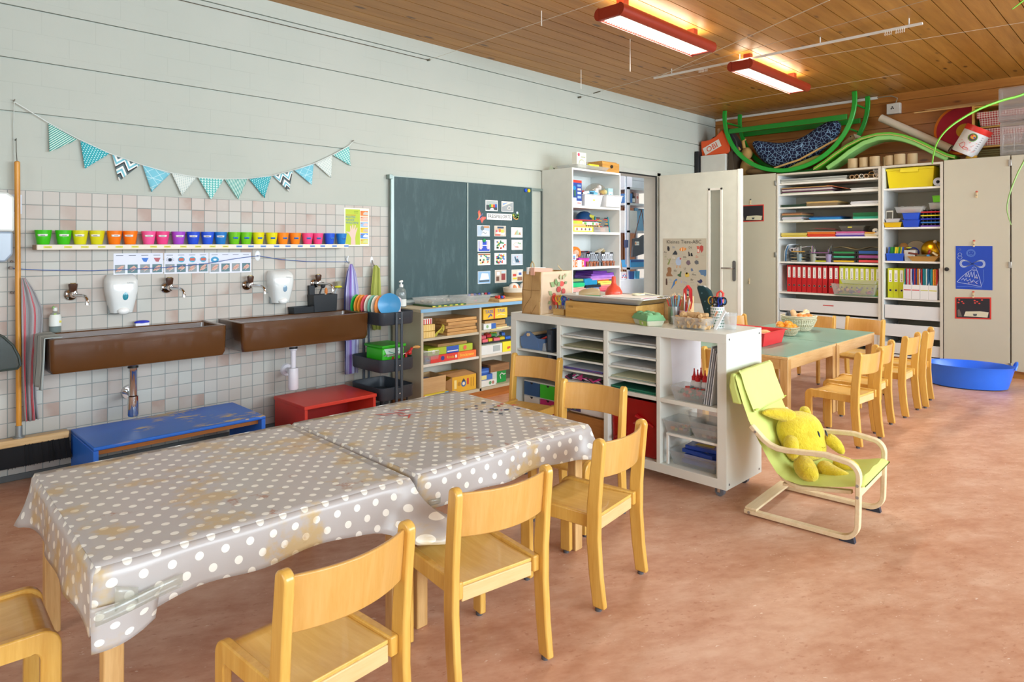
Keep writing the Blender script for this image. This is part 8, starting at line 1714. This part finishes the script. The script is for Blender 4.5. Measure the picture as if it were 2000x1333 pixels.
b = MB(M('D0BC98',.8)); b.ball((cx0+.12,1.802, z+.205),.018); ow('felt_head', b, t); b = MB(M('4C3424',.5)); b.tube([(cx0+.12,1.80, z+.20),(cx0+.12,1.745, z+.06)],.004,6); ow('stick', b, t)
b = MB(M('B8A88C',.7)); b.lathe([(.0,0),(.105,0),(.108,.012),(.1,.03),(.0,.03)],(cx0+.33,2.02, z+.115), n=36, axis=Matrix.Rotation(-PI/2,3,'Y')); top('frame_drum', b,'beige round frame drum behind the pen box','drum')
b = MB(M('B8803C',.6)); b.lathe([(0,0),(.04,.01),(.045,.03),(.03,.045),(0,.05)],(cx0+.33,2.14, z+.15), n=20, axis=Matrix.Rotation(-PI/2,3,'Y')); b.box(cx0+.3, cx0+.32,2.09,2.19, z+.001, z+.16); top('wooden_shaker', b,'brown wooden piece behind the pen box in the narrow bay','instrument')
t = thing('instrument_basket','tan basket of small instruments at the lower right of the narrow bay','basket',(cx0+.1,1.885, z))
b = MB(mat_weave('tan_basket','B07C30','DDAE60',80)); b.tray((cx0+.1,1.89, z+.001),(.12,.20),(.17,.275),.052,.006,.004); ow('basket_body', b, t)
for pts, r, c, lab, nm in (([(cx0+.05,2.03, z+.088),(cx0+.06,1.96, z+.075),(cx0+.07,1.92, z+.062)], [.010,.011,.006],'6C2C1C','dark brown stick handle at the left of the instrument basket','shaker_handle'),([(cx0+.05,1.845, z+.10),(cx0+.055,1.835, z+.098)], [.026,.026],'A02820','dark red wooden disc on the instrument basket','castanet'),([(cx0+.05,1.81, z+.095),(cx0+.055,1.765, z+.06)], [.012,.012],'E0D0A8','cream wooden block on the instrument basket','wood_block'),([(cx0+.05,1.86, z+.06),(cx0+.05,1.835, z+.058)], [.014,.014],'3C94D0','blue round piece in the instrument basket','rattle'),([(cx0+.06,1.95, z+.06),(cx0+.07,1.87, z+.058),(cx0+.07,1.82, z+.062)], [.012,.016,.012],'6C6440','olive bundle in the instrument basket','bell_strap')):
    b = MB(M(c,.5)); b.tube(pts, r,12); top(nm, b, lab,'instrument')
b = MB(M('1C3C9C',.4)); b.lathe([(.05,0),(.058,.004),(.05,.02),(.044,.012),(.05,0)],(cx0+.2,2.02, z+.09), n=24, axis=Matrix.Rotation(-PI/2,3,'Y')); b.use(M('E0DC3C',.4)).ball((cx0+.19,2.06, z+.14),(.01,.03,.008)); top('tambourine', b,'blue ring with a yellow edge behind the ribbed pot','instrument')
z = LV2[3]
for i,(y, c, tg) in enumerate(((2.030,0,'C83434'),(1.952,1,'C83434'),(1.874,2,'C8C86C'),(1.797,3,'D0CC5C'))):
    lab = ['leftmost white magazine file, red tag','second white magazine file, red tag','third white magazine file, yellow tag','rightmost white magazine file, yellow tag'][i]
    t = thing('magazine_file', lab+', in the narrow cupboard bay','magazine file',(cx0+.1, y, z),0,'white magazine files')
    b = MB(M('E2E4E4',.4,0,.02)); a, d = y-.038, y+.038
    b.prism([(cx0+.012, z+.001),(cx0+.28, z+.001),(cx0+.28, z+.30),(cx0+.20, z+.30),(cx0+.012, z+.15)],'y', a, a+.003); b.prism([(cx0+.012, z+.001),(cx0+.28, z+.001),(cx0+.28, z+.30),(cx0+.20, z+.30),(cx0+.012, z+.15)],'y', d-.003, d)
    b.box(cx0+.01, cx0+.013, a, d, z+.001, z+.15); b.box(cx0+.012, cx0+.28, a, d, z+.001, z+.004); b.box(cx0+.277, cx0+.28, a, d, z+.001, z+.30); ow('file_body', b, t, smooth=False)
    p = Plane((cx0+.0095, y+.034, z+.09),(0,-1,0),(0,0,1)); p.rect(0,.068,0,.010, M(tg,.6)); ow('tag_strip', p.mb, t, smooth=False)
    for k in range(5):
        c2, n_ = [[('2C8C8C','teal'),('B83C5C','crimson'),('DCDCE4','white'),('C83C4C','red'),('E0E0E8','white')], [('2848A8','blue'),('B8303C','red'),('28347C','navy'),('E8922C','orange'),('D0CCC8','white')], [('B82C34','red'),('1C8CA0','teal'),('2C9494','teal'),('CCDCE0','white'),('1C6C9C','blue')], [('1C7CA8','blue'),('2C9C9C','teal'),('F09828','orange'),('ECA030','orange'),('D83C3C','red')]][i][k]
        b = MB(M(c2,.5)); yy = d-.008-.0145*k; b.box(cx0+.03, cx0+.25, yy-.006, yy+.003, z+.005, z+.315+.004*(k % 2)); top('exercise_book', b, f'{n_} booklet in the {lab.split(",")[0]}','booklet', f'{n_} booklets in the {lab.split(",")[0]}', smooth=False)
b = MB(M('E4E6E6',.5)); b.box(cx0+.05, cx0+.27,1.735,1.752, z+.001, z+.325); top('white_folder', b,'tall white folder at the right end of the magazine files','folder')
# drawings on the cupboard doors
def peg(y, z, label, spot='C8604C'):
    t = thing('clothes_peg', label,'peg',(cx0-.02, y, z),0,'wooden pegs on the cupboard doors')
    b = MB(M('DCC69C',.6)); b.obox((cx0-.0085, y, z+.008),(.010,.014,.052),0,0,.05); ow('peg_body', b, t, bevel=.001)
    b = MB(M(spot,.5)); b.ball((cx0-.004, y, z+.042),(.003,.011,.009)); b.use(M('8C8C88',.3,.8)).cyl((cx0-.014, y-.006, z+.006),(cx0-.014, y+.006, z+.006),.003, n=8); ow('hook_dot', b, t)
peg(1.418,1.765,'wooden peg alone high on the right beige cupboard'); peg(1.44,1.28,'wooden peg holding the blue angel drawing'); peg(1.446,.775,'wooden peg holding the red-framed picture under the blue drawing'); peg(3.744,1.795,'wooden peg holding the red-framed picture beside the door','5C5C58'); peg(3.761,.815,'wooden peg low on the beige cupboard beside the open door','DCC69C')
p = Plane((cx0-.0045,1.594,.84),(0,-1,0),(0,0,1)); BW_, BH_ = .304,.43; p.card(0, BW_,0, BH_, M('1C48B8',.7),.001); K = M('C8D8F4',.8); K2 = M('7CA4E8',.8)
def circ(a, c, ra, rb, w_=.003, m=K, wob=0, n=26, loops=1): p.line([(a+(ra+wob*sin(i*2.3))*cos(2*PI*i/n), c+(rb+wob*sin(i*1.7))*sin(2*PI*i/n)) for i in range(n*loops+1)], w_, m)
circ(.128,.36,.036,.036,.003, K2); circ(.128,.36,.030,.028,.003, K2); p.line([(.115,.365),(.12,.372)],.003, K2); p.line([(.138,.365),(.143,.372)],.003, K2); p.line([(.115,.35),(.128,.342),(.14,.35)],.003, K2)
circ(.035,.345,.016,.016); circ(.036,.315,.018,.017); circ(.035,.395,.009,.007)
for k in range(4): p.line([(.14+(.105-.005*k)*sin(a),.255+(.042-.004*k)*sin(2*a)*.9) for a in [2*PI*i/40 for i in range(41)]],.0035, K)
circ(.155,.205,.018,.018); p.line([(.150,.205),(.152,.21)],.002, K); p.line([(.148,.199),(.155,.195),(.162,.2)],.002, K)
p.line([(.135,.195),(.10,.17),(.05,.12),(.012,.07),(.05,.06),(.12,.05),(.19,.035),(.215,.035),(.205,.09),(.19,.15),(.175,.195)],.0035, K)
p.line([(.08,.12),(.09,.165),(.095,.12),(.11,.17),(.115,.12),(.13,.175),(.138,.12),(.155,.18),(.16,.11),(.175,.15),(.18,.11)],.003, K); p.line([(.05,.09),(.065,.11),(.075,.085),(.09,.11),(.10,.08),(.12,.10),(.13,.075),(.15,.095),(.165,.07),(.19,.09)],.003, K)
random.seed(4)
for i in range(13): p.disc(U(.09,.19), U(.055,.13),.004, M('E8D8D0',.7), n=8)
p.line([(.01,.02),(.1,.03),(.22,.02)],.0025, K2); p.line([(.23,.2),(.235,.1),(.22,.05)],.002, K2); top('angel_drawing', p.mb,'blue sheet with a white chalk drawing of a figure with wings and a triangular dress','drawing', smooth=False)
def redpic(y1, z0, w_, h, label, dots, skew=.0):
    p = Plane((cx0-.0045, y1, z0),(0,-1, skew),(0,0,1)); p.card(0, w_,0, h, M('D83C30',.6),.001); p.rect(.012, w_-.012,.012, h-.012, M('26242C',.6)); p.up().poly([(w_*.25, h*.12),(w_*.9, h*.08),(w_*.93, h*.32),(w_*.7, h*.36),(w_*.3, h*.34)], M('D8D4B8',.6)); p.up().poly([(w_*.52, h*.14),(w_*.60, h*.14),(w_*.62, h*.24),(w_*.50, h*.24)], M('4C5458',.6)); p.poly([(w_*.08, h*.1),(w_*.2, h*.1),(w_*.16, h*.3),(w_*.12, h*.45),(w_*.07, h*.4)], M('6C645C',.6))
    for a, c in dots: p.disc(w_*a, h*c,.009, M('D84840',.6),.007,9)
    top('winter_picture', p.mb, label,'picture','red-framed dark pictures', smooth=False)
redpic(1.60,.54,.30,.215,'red-framed dark picture with red dots under the blue drawing', [(.12,.88),(.2,.8),(.1,.75),(.24,.72),(.55,.85),(.62,.8),(.56,.74),(.75,.88),(.68,.72)],.05); redpic(3.88,1.562,.305,.205,'red-framed dark picture partly hidden by the edge of the open door', [],.01)
# ================================================================ PILED ON THE CUPBOARDS
TT = CT+.0105
boxt('white_carton',7.93,8.18,4.10,4.44, TT, TT+.30,'white carton on the cupboards in the corner under the orange bag','carton','D4D4CC')
b = MB(M('14161A',.6)); b.box(7.88,8.40,4.452,4.50, TT-.0, TT+.36); top('dark_board', b,'black panel standing in the corner behind the white carton','panel', bevel=.003)
t = thing('shopping_bag','orange plastic shopping bag with a black gusset on the white carton','bag',(8.1,4.33, TT+.30))
b = MB(M('E8571C',.4)); z0 = TT+.302
fb = [(4.62-.05, z0+.001),(4.06, z0+.012),(4.075, z0+.10),(4.175, z0+.33),(4.25, z0+.255),(4.36, z0+.215),(4.50, z0+.205),(4.485, z0+.17)]
b.prism([(4.46, z0+.001),(4.06, z0+.004),(4.07, z0+.10),(4.165, z0+.32),(4.26, z0+.24),(4.35, z0+.205),(4.47, z0+.20)],'x',7.98,8.14); ow('bag_body', b, t, bevel=.012)
b = MB(M('2A2A2C',.5)); b.prism([(4.165, z0+.325),(4.06, z0+.08),(4.055, z0+.004),(3.96, z0+.02),(3.98, z0+.16),(4.10, z0+.335)],'x',8.0,8.14); ow('black_gusset', b, t, bevel=.008)
Rb = Matrix.Rotation(rad(-90),4,'Z') @ RA @ Matrix.Rotation(rad(24),4,'Z'); c_ = Vector((7.976,4.305, z0+.105))
b = MB(M('E8E4DC',.5)); u = Rb.to_3x3() @ Vector((1,0,0)); v = Rb.to_3x3() @ Vector((0,1,0)); b.add([tuple(c_+u*a+v*d) for a, d in ((-.125,-.05),(.125,-.05),(.125,.05),(-.125,.05))], [(0,1,2,3)]); glyph(b,'OBI', c_+Vector((-.0015,0,0))-v*.004,.098, Rb,'CENTER', M('E0501C',.4),.001,1.05); ow('logo', b, t, smooth=False)
t = thing('toy_animal','stuffed horse head and a pale pad sticking up behind the orange bag','toy',(8.25,4.36, TT+.30))
b = MB(M('D8D0BC',.8)); b.lathe([(0,0),(.12,0),(.125,.02),(0,.03)],(8.22,4.40, z0+.12), n=24, axis=Matrix.Rotation(-PI/2,3,'Y'), sx=.9, sy=.8); ow('round_pad', b, t)
b = MB(M('5C3018',.8)); b.ball((8.18,4.37, z0+.235),(.04,.05,.04)); b.ball((8.16,4.33, z0+.255),(.03,.03,.03)); b.use(M('D8D0C4',.7)).ball((8.15,4.325, z0+.235),(.03,.025,.015)); ow('head', b, t)
b = MB(wood('stick','B88860','C8A078','z')); b.cyl((8.17,4.29, z0+.10),(8.17,4.315, z0+.37),.016); ow('stick', b, t)
b = MB(M('463A2C',.7)); b.prism([(3.99, TT),(4.085, TT),(4.07, TT+.32),(4.02, TT+.34)],'x',7.97,8.2); top('brown_speaker', b,'dark brown upright box beside the white carton','box', bevel=.004)
# rocking frame: two rings of green wood
t = thing('rocking_boat','green wooden rocking frame lying on top of the cupboards','rocking toy',(8.1,3.35, TT))
GN = M('1E9A30',.3,0,.05); GND = M('188228',.3,0,.05)
def hoop(x, cy, cz, r, sc): return [(x, cy+r*sc*cos(a), cz+r*sin(a)) for a in [PI+rad(-6)+(PI+rad(12))*k/36 for k in range(37)]]
for x, dy, dz in ((7.955,0,0),(8.33,-.02,.0)):
    b = MB(GN); b.sweep(hoop(x,3.34+dy,2.915+dz,.745,1.045),(.03,0,0),.05); ow('rocker', b, t, bevel=.006)
    b = MB(GND); b.box(x-.012, x+.012,2.64+dy,4.06+dy,2.69,2.75); ow('side_bar', b, t, bevel=.004)
for y, z in ((4.085,2.83),(3.93,2.44),(2.58,2.86),(2.66,2.60),(3.7,2.26)): b = MB(GND); b.cyl((7.955, y, z),(8.33, y, z),.012); ow('crossbar', b, t)
t = thing('patterned_cushion','navy cushion with white scale pattern slung inside the green rocking frame','cushion',(8.15,3.3, TT+.1))
b = MB(mat_scales()); tp = [(3.80,2.60),(3.72,2.585),(3.60,2.555),(3.45,2.53),(3.30,2.545),(3.15,2.60),(3.05,2.67),(2.95,2.725),(2.84,2.74),(2.77,2.70)]; bt = [(3.84,2.56),(3.77,2.42),(3.70,2.31),(3.56,2.24),(3.40,2.205),(3.24,2.225),(3.09,2.30),(2.98,2.38),(2.87,2.48),(2.79,2.58)]
R = []
for (ya, za),(yb2, zb) in zip(tp, bt):
    r = []
    for k in range(16): a = 2*PI*k/16; f = (1-cos(a))/2; r.append((8.15-.09*sin(a), ya+(yb2-ya)*f, za+(zb-za)*f))
    R.append(r)
b.rings(R); ow('cushion_body', b, t, sub=1)
t = thing('sitting_toy','beige soft toy with big ears slumped behind the green frame','soft toy',(8.1,3.98, TT))
b = MB(M('B08C50',.9,0,.1)); b.ball((8.14,3.90, TT+.12),(.10,.09,.125)); b.ball((8.12,3.90, TT+.30),(.07,.07,.08)); b.tube([(8.05,3.96, TT+.34),(8.04,4.0, TT+.40),(8.03,4.03, TT+.39)], [.02,.022,.008],8); b.tube([(8.05,3.90, TT+.36),(8.04,3.91, TT+.45),(8.03,3.87, TT+.47)], [.02,.02,.008],8); ow('body', b, t)
b = MB(M('6C5230',.9,0,.1)); b.ball((8.05,3.72, TT+.055),(.10,.16,.05)); b.ball((8.1,3.60, TT+.04),(.09,.10,.035)); top('brown_bag', b,'dark brown limp bag under the green frame','bag')
b = MB(wood('bamboo','C0985C','D8B47C','y')); b.tube([(8.02,3.50, TT+.075),(8.02,3.2, TT+.15),(8.02,2.75, TT+.36),(8.02,2.70, TT+.39)],.012,8); top('wooden_pole', b,'pale wooden pole slanting through the green frame','pole')
b = MB(M('8C8C44',.9,0,.15)); b.tube([(8.0,3.35, TT+.03),(8.0,3.2, TT+.08),(8.02,3.0, TT+.15),(8.02,2.92, TT+.17)], [.02,.035,.035,.015],10); top('rope_bundle', b,'olive rope-like bundle beside the pole','rope')
t = thing('hobby_horse','beige hobby horse head with stringy mane between green frame and mat','toy',(8.25,2.72, TT+.25))
b = MB(M('B09868',.9,0,.08)); b.tube([(8.28,2.80, TT+.20),(8.28,2.76, TT+.31),(8.26,2.68, TT+.375),(8.26,2.62, TT+.36)], [.04,.05,.045,.03],12); b.use(BLACK).ball((8.215,2.69, TT+.39),.008,8,6); ow('head', b, t)
b = MB(M('E0D4B8',.9))
for k in range(12): b.tube([(8.23,2.66-.006*k, TT+.42-.003*k),(8.22,2.64-.008*k, TT+.37-.002*k),(8.12,2.63-.007*k, TT+.33+.004*(k % 3))],.003,5)
ow('mane', b, t)
# green curved mat
t = thing('arched_mat','bent green foam mat arching over a row of cardboard tubes','mat',(8.1,2.2, TT))
mp = [(3.02,2.165),(2.90,2.235),(2.78,2.32),(2.65,2.40),(2.50,2.465),(2.35,2.49),(2.22,2.485),(2.10,2.45),(1.98,2.39),(1.87,2.32),(1.77,2.25),(1.69,2.20),(1.62,2.175)]
b = MB(M('5CB82C',.5,0,.06)); b.sweep([(8.1, y, z) for y, z in mp],(.24,0,0),.035); ow('outer_layer', b, t, bevel=.006)
b = MB(M('C8A868',.6)); b.sweep([(7.975, y, z-.010) for y, z in mp],(.006,0,0),.008); ow('edge_cord', b, t)
b = MB(M('8CCB74',.6,0,.06)); ip = [(y*.985+.02, z-.040-.06*max(0,1-abs(y-2.9)/.5)) for y, z in mp[1:-1]]; b.sweep([(8.1, y, max(z, TT+.02)) for y, z in ip],(.23,0,0),.05); ow('inner_layer', b, t, bevel=.01)
def tube_(y, h, r, label, x=8.0, first=None):
    b = MB(M('BCA47C',.7,0,.05)); b.lathe([(r,0),(r, h),(r-.004, h),(r-.004,0),(r,0)],(x, y, TT), n=26); return top('cardboard_tube', b, label,'tube','cardboard tubes standing on the cupboards')
for i,(y, h, r, x) in enumerate(((2.595,.105,.052,8.0),(2.482,.107,.046,8.0),(2.37,.110,.052,8.0),(2.275,.105,.04,8.09),(2.222,.105,.041,8.0),(2.125,.112,.053,8.0),(2.012,.11,.048,8.03))):
    tube_(y, h, r, ['leftmost short cardboard tube under the green mat','second short cardboard tube from the left under the mat','third short cardboard tube from the left under the mat','narrow cardboard tube set back in the middle of the row','fifth short cardboard tube under the mat','sixth short cardboard tube, widest, under the mat','rightmost short cardboard tube under the mat'][i], x)
b = MB(M('E0D4C0',.6)); b.tube([(8.30,2.40,2.72),(8.28,1.72,2.30)],.042,20, False); b.use(M('8C7C64',.7)).tube([(8.30,2.398,2.719),(8.28,1.73,2.304)],.038,20, False); top('paper_roll', b,'long cream paper roll leaning behind the green mat','roll')
t = thing('felt_disc','large pinkish red felt disc with an orange rim leaning on the back wall','disc',(8.38,1.62, TT+.1))
ax_ = Matrix.Rotation(-PI/2+.06,3,'Y'); b = MB(M('B0283C',.95,0,.12)); b.lathe([(0,.015),(.245,.015),(.25,.008),(.25,0),(0,0)],(8.36,1.62,2.50), n=44, axis=ax_); ow('felt', b, t)
b = MB(M('E07A20',.9,0,.1)); b.lathe([(.243,.018),(.268,.014),(.268,-.004),(.243,-.004)],(8.36,1.62,2.50), n=44, axis=ax_); ow('rim', b, t)
b = MB(M('C8952C',.9)); b.lathe([(0,.01),(.075,.01),(.075,0)],(8.32,1.60,2.48), n=24, axis=ax_); top('felt_patch', b,'small olive-gold felt disc in front of the red one','disc')
b = MB(M('1C8C38',.5)); b.ball((8.30,1.43,2.52),(.03,.07,.06)); b.ball((8.30,1.37,2.62),(.03,.03,.04)); top('green_ball', b,'green rounded thing behind the striped tin','toy')
t = thing('paper_tin','large white cardboard drum with a red rim, tilted against the crate','drum',(8.05,1.56, TT))
ctr = Vector((8.02,1.585, TT+.012)); tilt = Matrix.Translation(ctr) @ Matrix.Rotation(rad(30),4,'X'); 
b = MB(M('DFE1E2',.4,0,.02)); b.lathe([(0,.06),(.105,.06),(.112,.07),(.118,.335),(.112,.335),(.106,.075),(0,.075)], n=36)
b.xf(0, tilt); ow('drum_body', b, t)
b = MB(M('DC3228',.35)); b.lathe([(.119,.29),(.122,.30),(.122,.345),(.114,.345),(.114,.29)], n=36); b.xf(0, tilt); ow('red_rim', b, t)
b = MB(); Rt = Matrix.Rotation(rad(30),3,'X')
def cylpt(a, z, r=.1195): return ctr+Rt @ Vector((-r*cos(a),-r*sin(a)*-1 if False else r*sin(-a), z))
def cdisc(a0, z0, ra, rz_, m, r=.1195, n=14):
    b.use(m); pts = [tuple(cylpt(a0+ra*cos(2*PI*k/n), z0+rz_*sin(2*PI*k/n), r)) for k in range(n)]; b.add([tuple(cylpt(a0, z0, r))]+pts, [(0,1+k,1+(k+1) % n) for k in range(n)])
cdisc(.15,.235,.36,.042, M('6CA848',.5)); cdisc(.15,.235,.30,.036, M('4C3C34',.5),.120); cdisc(.15,.242,.20,.022, M('E0A030',.5),.1205); cdisc(.05,.25,.07,.009, M('C83C48',.5),.121); cdisc(.26,.238,.07,.008, M('3C54B0',.5),.121)
ow('round_label', b, t, smooth=False)
b = MB(M('D83C30',.5)); b.tube([tuple(cylpt(-.25+.20*cos(a)+.0,.135+.02*sin(a)*(1.6 if cos(a) > 0 else 1))) for a in [2*PI*k/12 for k in range(13)]],.0022,5, False); b.tube([tuple(cylpt(.10+.24*cos(a),.115+.012*sin(a))) for a in [2*PI*k/12 for k in range(13)]],.0022,5, False); ow('heart_line', b, t)
b = MB(M('E8A8A0',.6)); random.seed(17)
for i in range(14): cdisc(U(-.6,.9), U(.09,.20),.05,.005, b.mats[0],.1192,6)
b.use(M('70747C',.6))
for k in range(7): cdisc(.85,.13+.022*k,.09,.0022, b.mats[-1],.1196,6)
ow('small_print', b, t, smooth=False)
for k in range(5): b = MB(wood('lath','B08850','D0A868','y')); b.obox((8.13+.02*k,1.62-.05*(k % 2),2.699+.009*k),(.018,.80-.04*k,.011),0,0,-.02*(k % 3)); top('wooden_lath', b,('lowest','second lowest','middle','second highest','topmost')[k]+' thin wooden lath lying on the yellow crate','lath','thin laths on the yellow crate', smooth=False)
t = thing('wooden_shelf_frame','pale yellow wooden frame holding red checked baskets on the cupboards','shelf frame',(8.2,1.3, TT))
YW2 = wood('yellow_frame','C8963C','E0B864','y')
for y in (1.485,1.02): b = MB(YW2); b.box(8.10,8.35, y-.012, y+.012, TT,2.69); ow('side_post', b, t, bevel=.002)
for z in (TT,2.26,2.455,2.67): b = MB(YW2); b.box(8.10,8.35,1.032,1.473, z, z+.016); ow('frame_shelf', b, t, bevel=.002)
CK2 = mat_check('red_gingham','E8DCD4','B83038',46)
for k,(z, h) in enumerate(((2.278,.165),(2.473,.14))):
    t = thing('gingham_basket',('lower' if k == 0 else 'upper')+' basket lined with red checked cloth in the yellow frame','basket',(8.2,1.25, z),0,'gingham-lined baskets')
    b = MB(CK2); b.frustum((8.2,1.26, z),(.20,.33),(.23,.37), h); ow('cloth_lining', b, t, bevel=.012); b = MB(CK2); b.box(8.07,8.085,1.07,1.45, z+h*.55, z+h+.002); ow('cloth_flap', b, t, bevel=.006)
b = MB(M('7C7448',.8)); 
for k in range(4): b.tube([(8.14,1.45, TT+.03+.022*k),(8.14,1.2, TT+.028+.022*k),(8.14,1.05, TT+.03+.022*k)],.010,8)
top('coiled_rope', b,'brownish rolls lying on the lowest level of the yellow frame','rolls')
b = MB(M('C8982C',.6)); b.ball((8.0,1.48, TT+.022),(.03,.05,.022)); top('small_wooden_piece', b,'small tan piece lying at the foot of the tilted drum','toy')
t = thing('clear_drawer_box','stack of two translucent boxes at the right edge of the cupboard top','box',(8.05,1.0, TT))
b = MB(clear('D4D8D8',.45,.15)); b.box(7.91,8.09,.72,1.235, TT, TT+.33); ow('lower_box', b, t, bevel=.012)
b = MB(clear('D0D4D4',.55,.15)); b.box(7.905,8.09,.70,1.245, TT+.335, TT+.66); ow('upper_box', b, t, bevel=.012)
b = MB(clear('E8ECEC',.7)); [b.box(7.912,7.92,.74,1.22, TT+.04+.055*k, TT+.046+.055*k) for k in range(5)]; [b.box(7.912,7.92,.76+.09*k,.764+.09*k, TT+.03, TT+.27) for k in range(6)]; ow('moulded_grid', b, t, smooth=False)
# hanging spider plant, mostly out of frame at the right
t = thing('hanging_plant','long thin green plant leaves arching into the photo at the upper right','plant',(4.0,.02,2.1))
LF = M('6CB824',.5,0,.12)
b = MB(M('C8704C',.7)); b.lathe([(0,0),(.07,0),(.10,.14),(.105,.14),(.105,.16),(.095,.16),(.09,.02),(0,.02)],(4.0,.02,2.10), n=28); ow('flower_pot', b, t)
b = MB(M('D8D4C4',.6)); b.tube([(4.0,.02,3.0),(4.0,.02,2.55)],.003,6); [b.tube([(4.0,.02,2.55),(4.0+.1*cos(a),.02+.1*sin(a),2.255)],.002,5) for a in (0,2.1,4.2)]; ow('hanger', b, t)
def leaf(pts, w_=.006, m=LF):
    b = MB(m); P = [Vector(p) for p in pts]; D = []
    for i in range(len(P)-1):
        p0, p1, p2, p3 = P[max(i-1,0)], P[i], P[i+1], P[min(i+2, len(P)-1)]
        for k in range(5):
            s_ = k/5; D.append(.5*((2*p1)+(-p0+p2)*s_+(2*p0-5*p1+4*p2-p3)*s_*s_+(-p0+3*p1-3*p2+p3)*s_**3))
    D.append(P[-1]); n = len(D)
    b.tube([tuple(d) for d in D], [w_*(.35+.65*sin(PI*min(1,(1-i/n)*1.0+.02)*.5+.0)) for i in range(n)],6); ow('leaf', b, t)
leaf([(4.0,.06,2.26),(3.97,.22,2.18),(3.93,.41,2.06),(3.874,.513,1.993),(3.764,.581,1.956),(3.655,.647,1.911),(3.561,.698,1.86),(3.483,.733,1.811),(3.42,.754,1.758),(3.371,.76,1.706),(3.33,.759,1.644)],.0065)
leaf([(4.0,.08,2.26),(3.92,.26,2.12),(3.80,.42,1.85),(3.749,.496,1.668),(3.725,.521,1.599),(3.703,.542,1.519),(3.695,.55,1.45),(3.708,.537,1.381)],.005, M('8CB45C',.5,0,.1))
leaf([(3.98,.06,2.26),(3.86,.22,2.42),(3.782,.464,2.44),(3.749,.496,2.394),(3.725,.521,2.366),(3.711,.534,2.352)],.005)
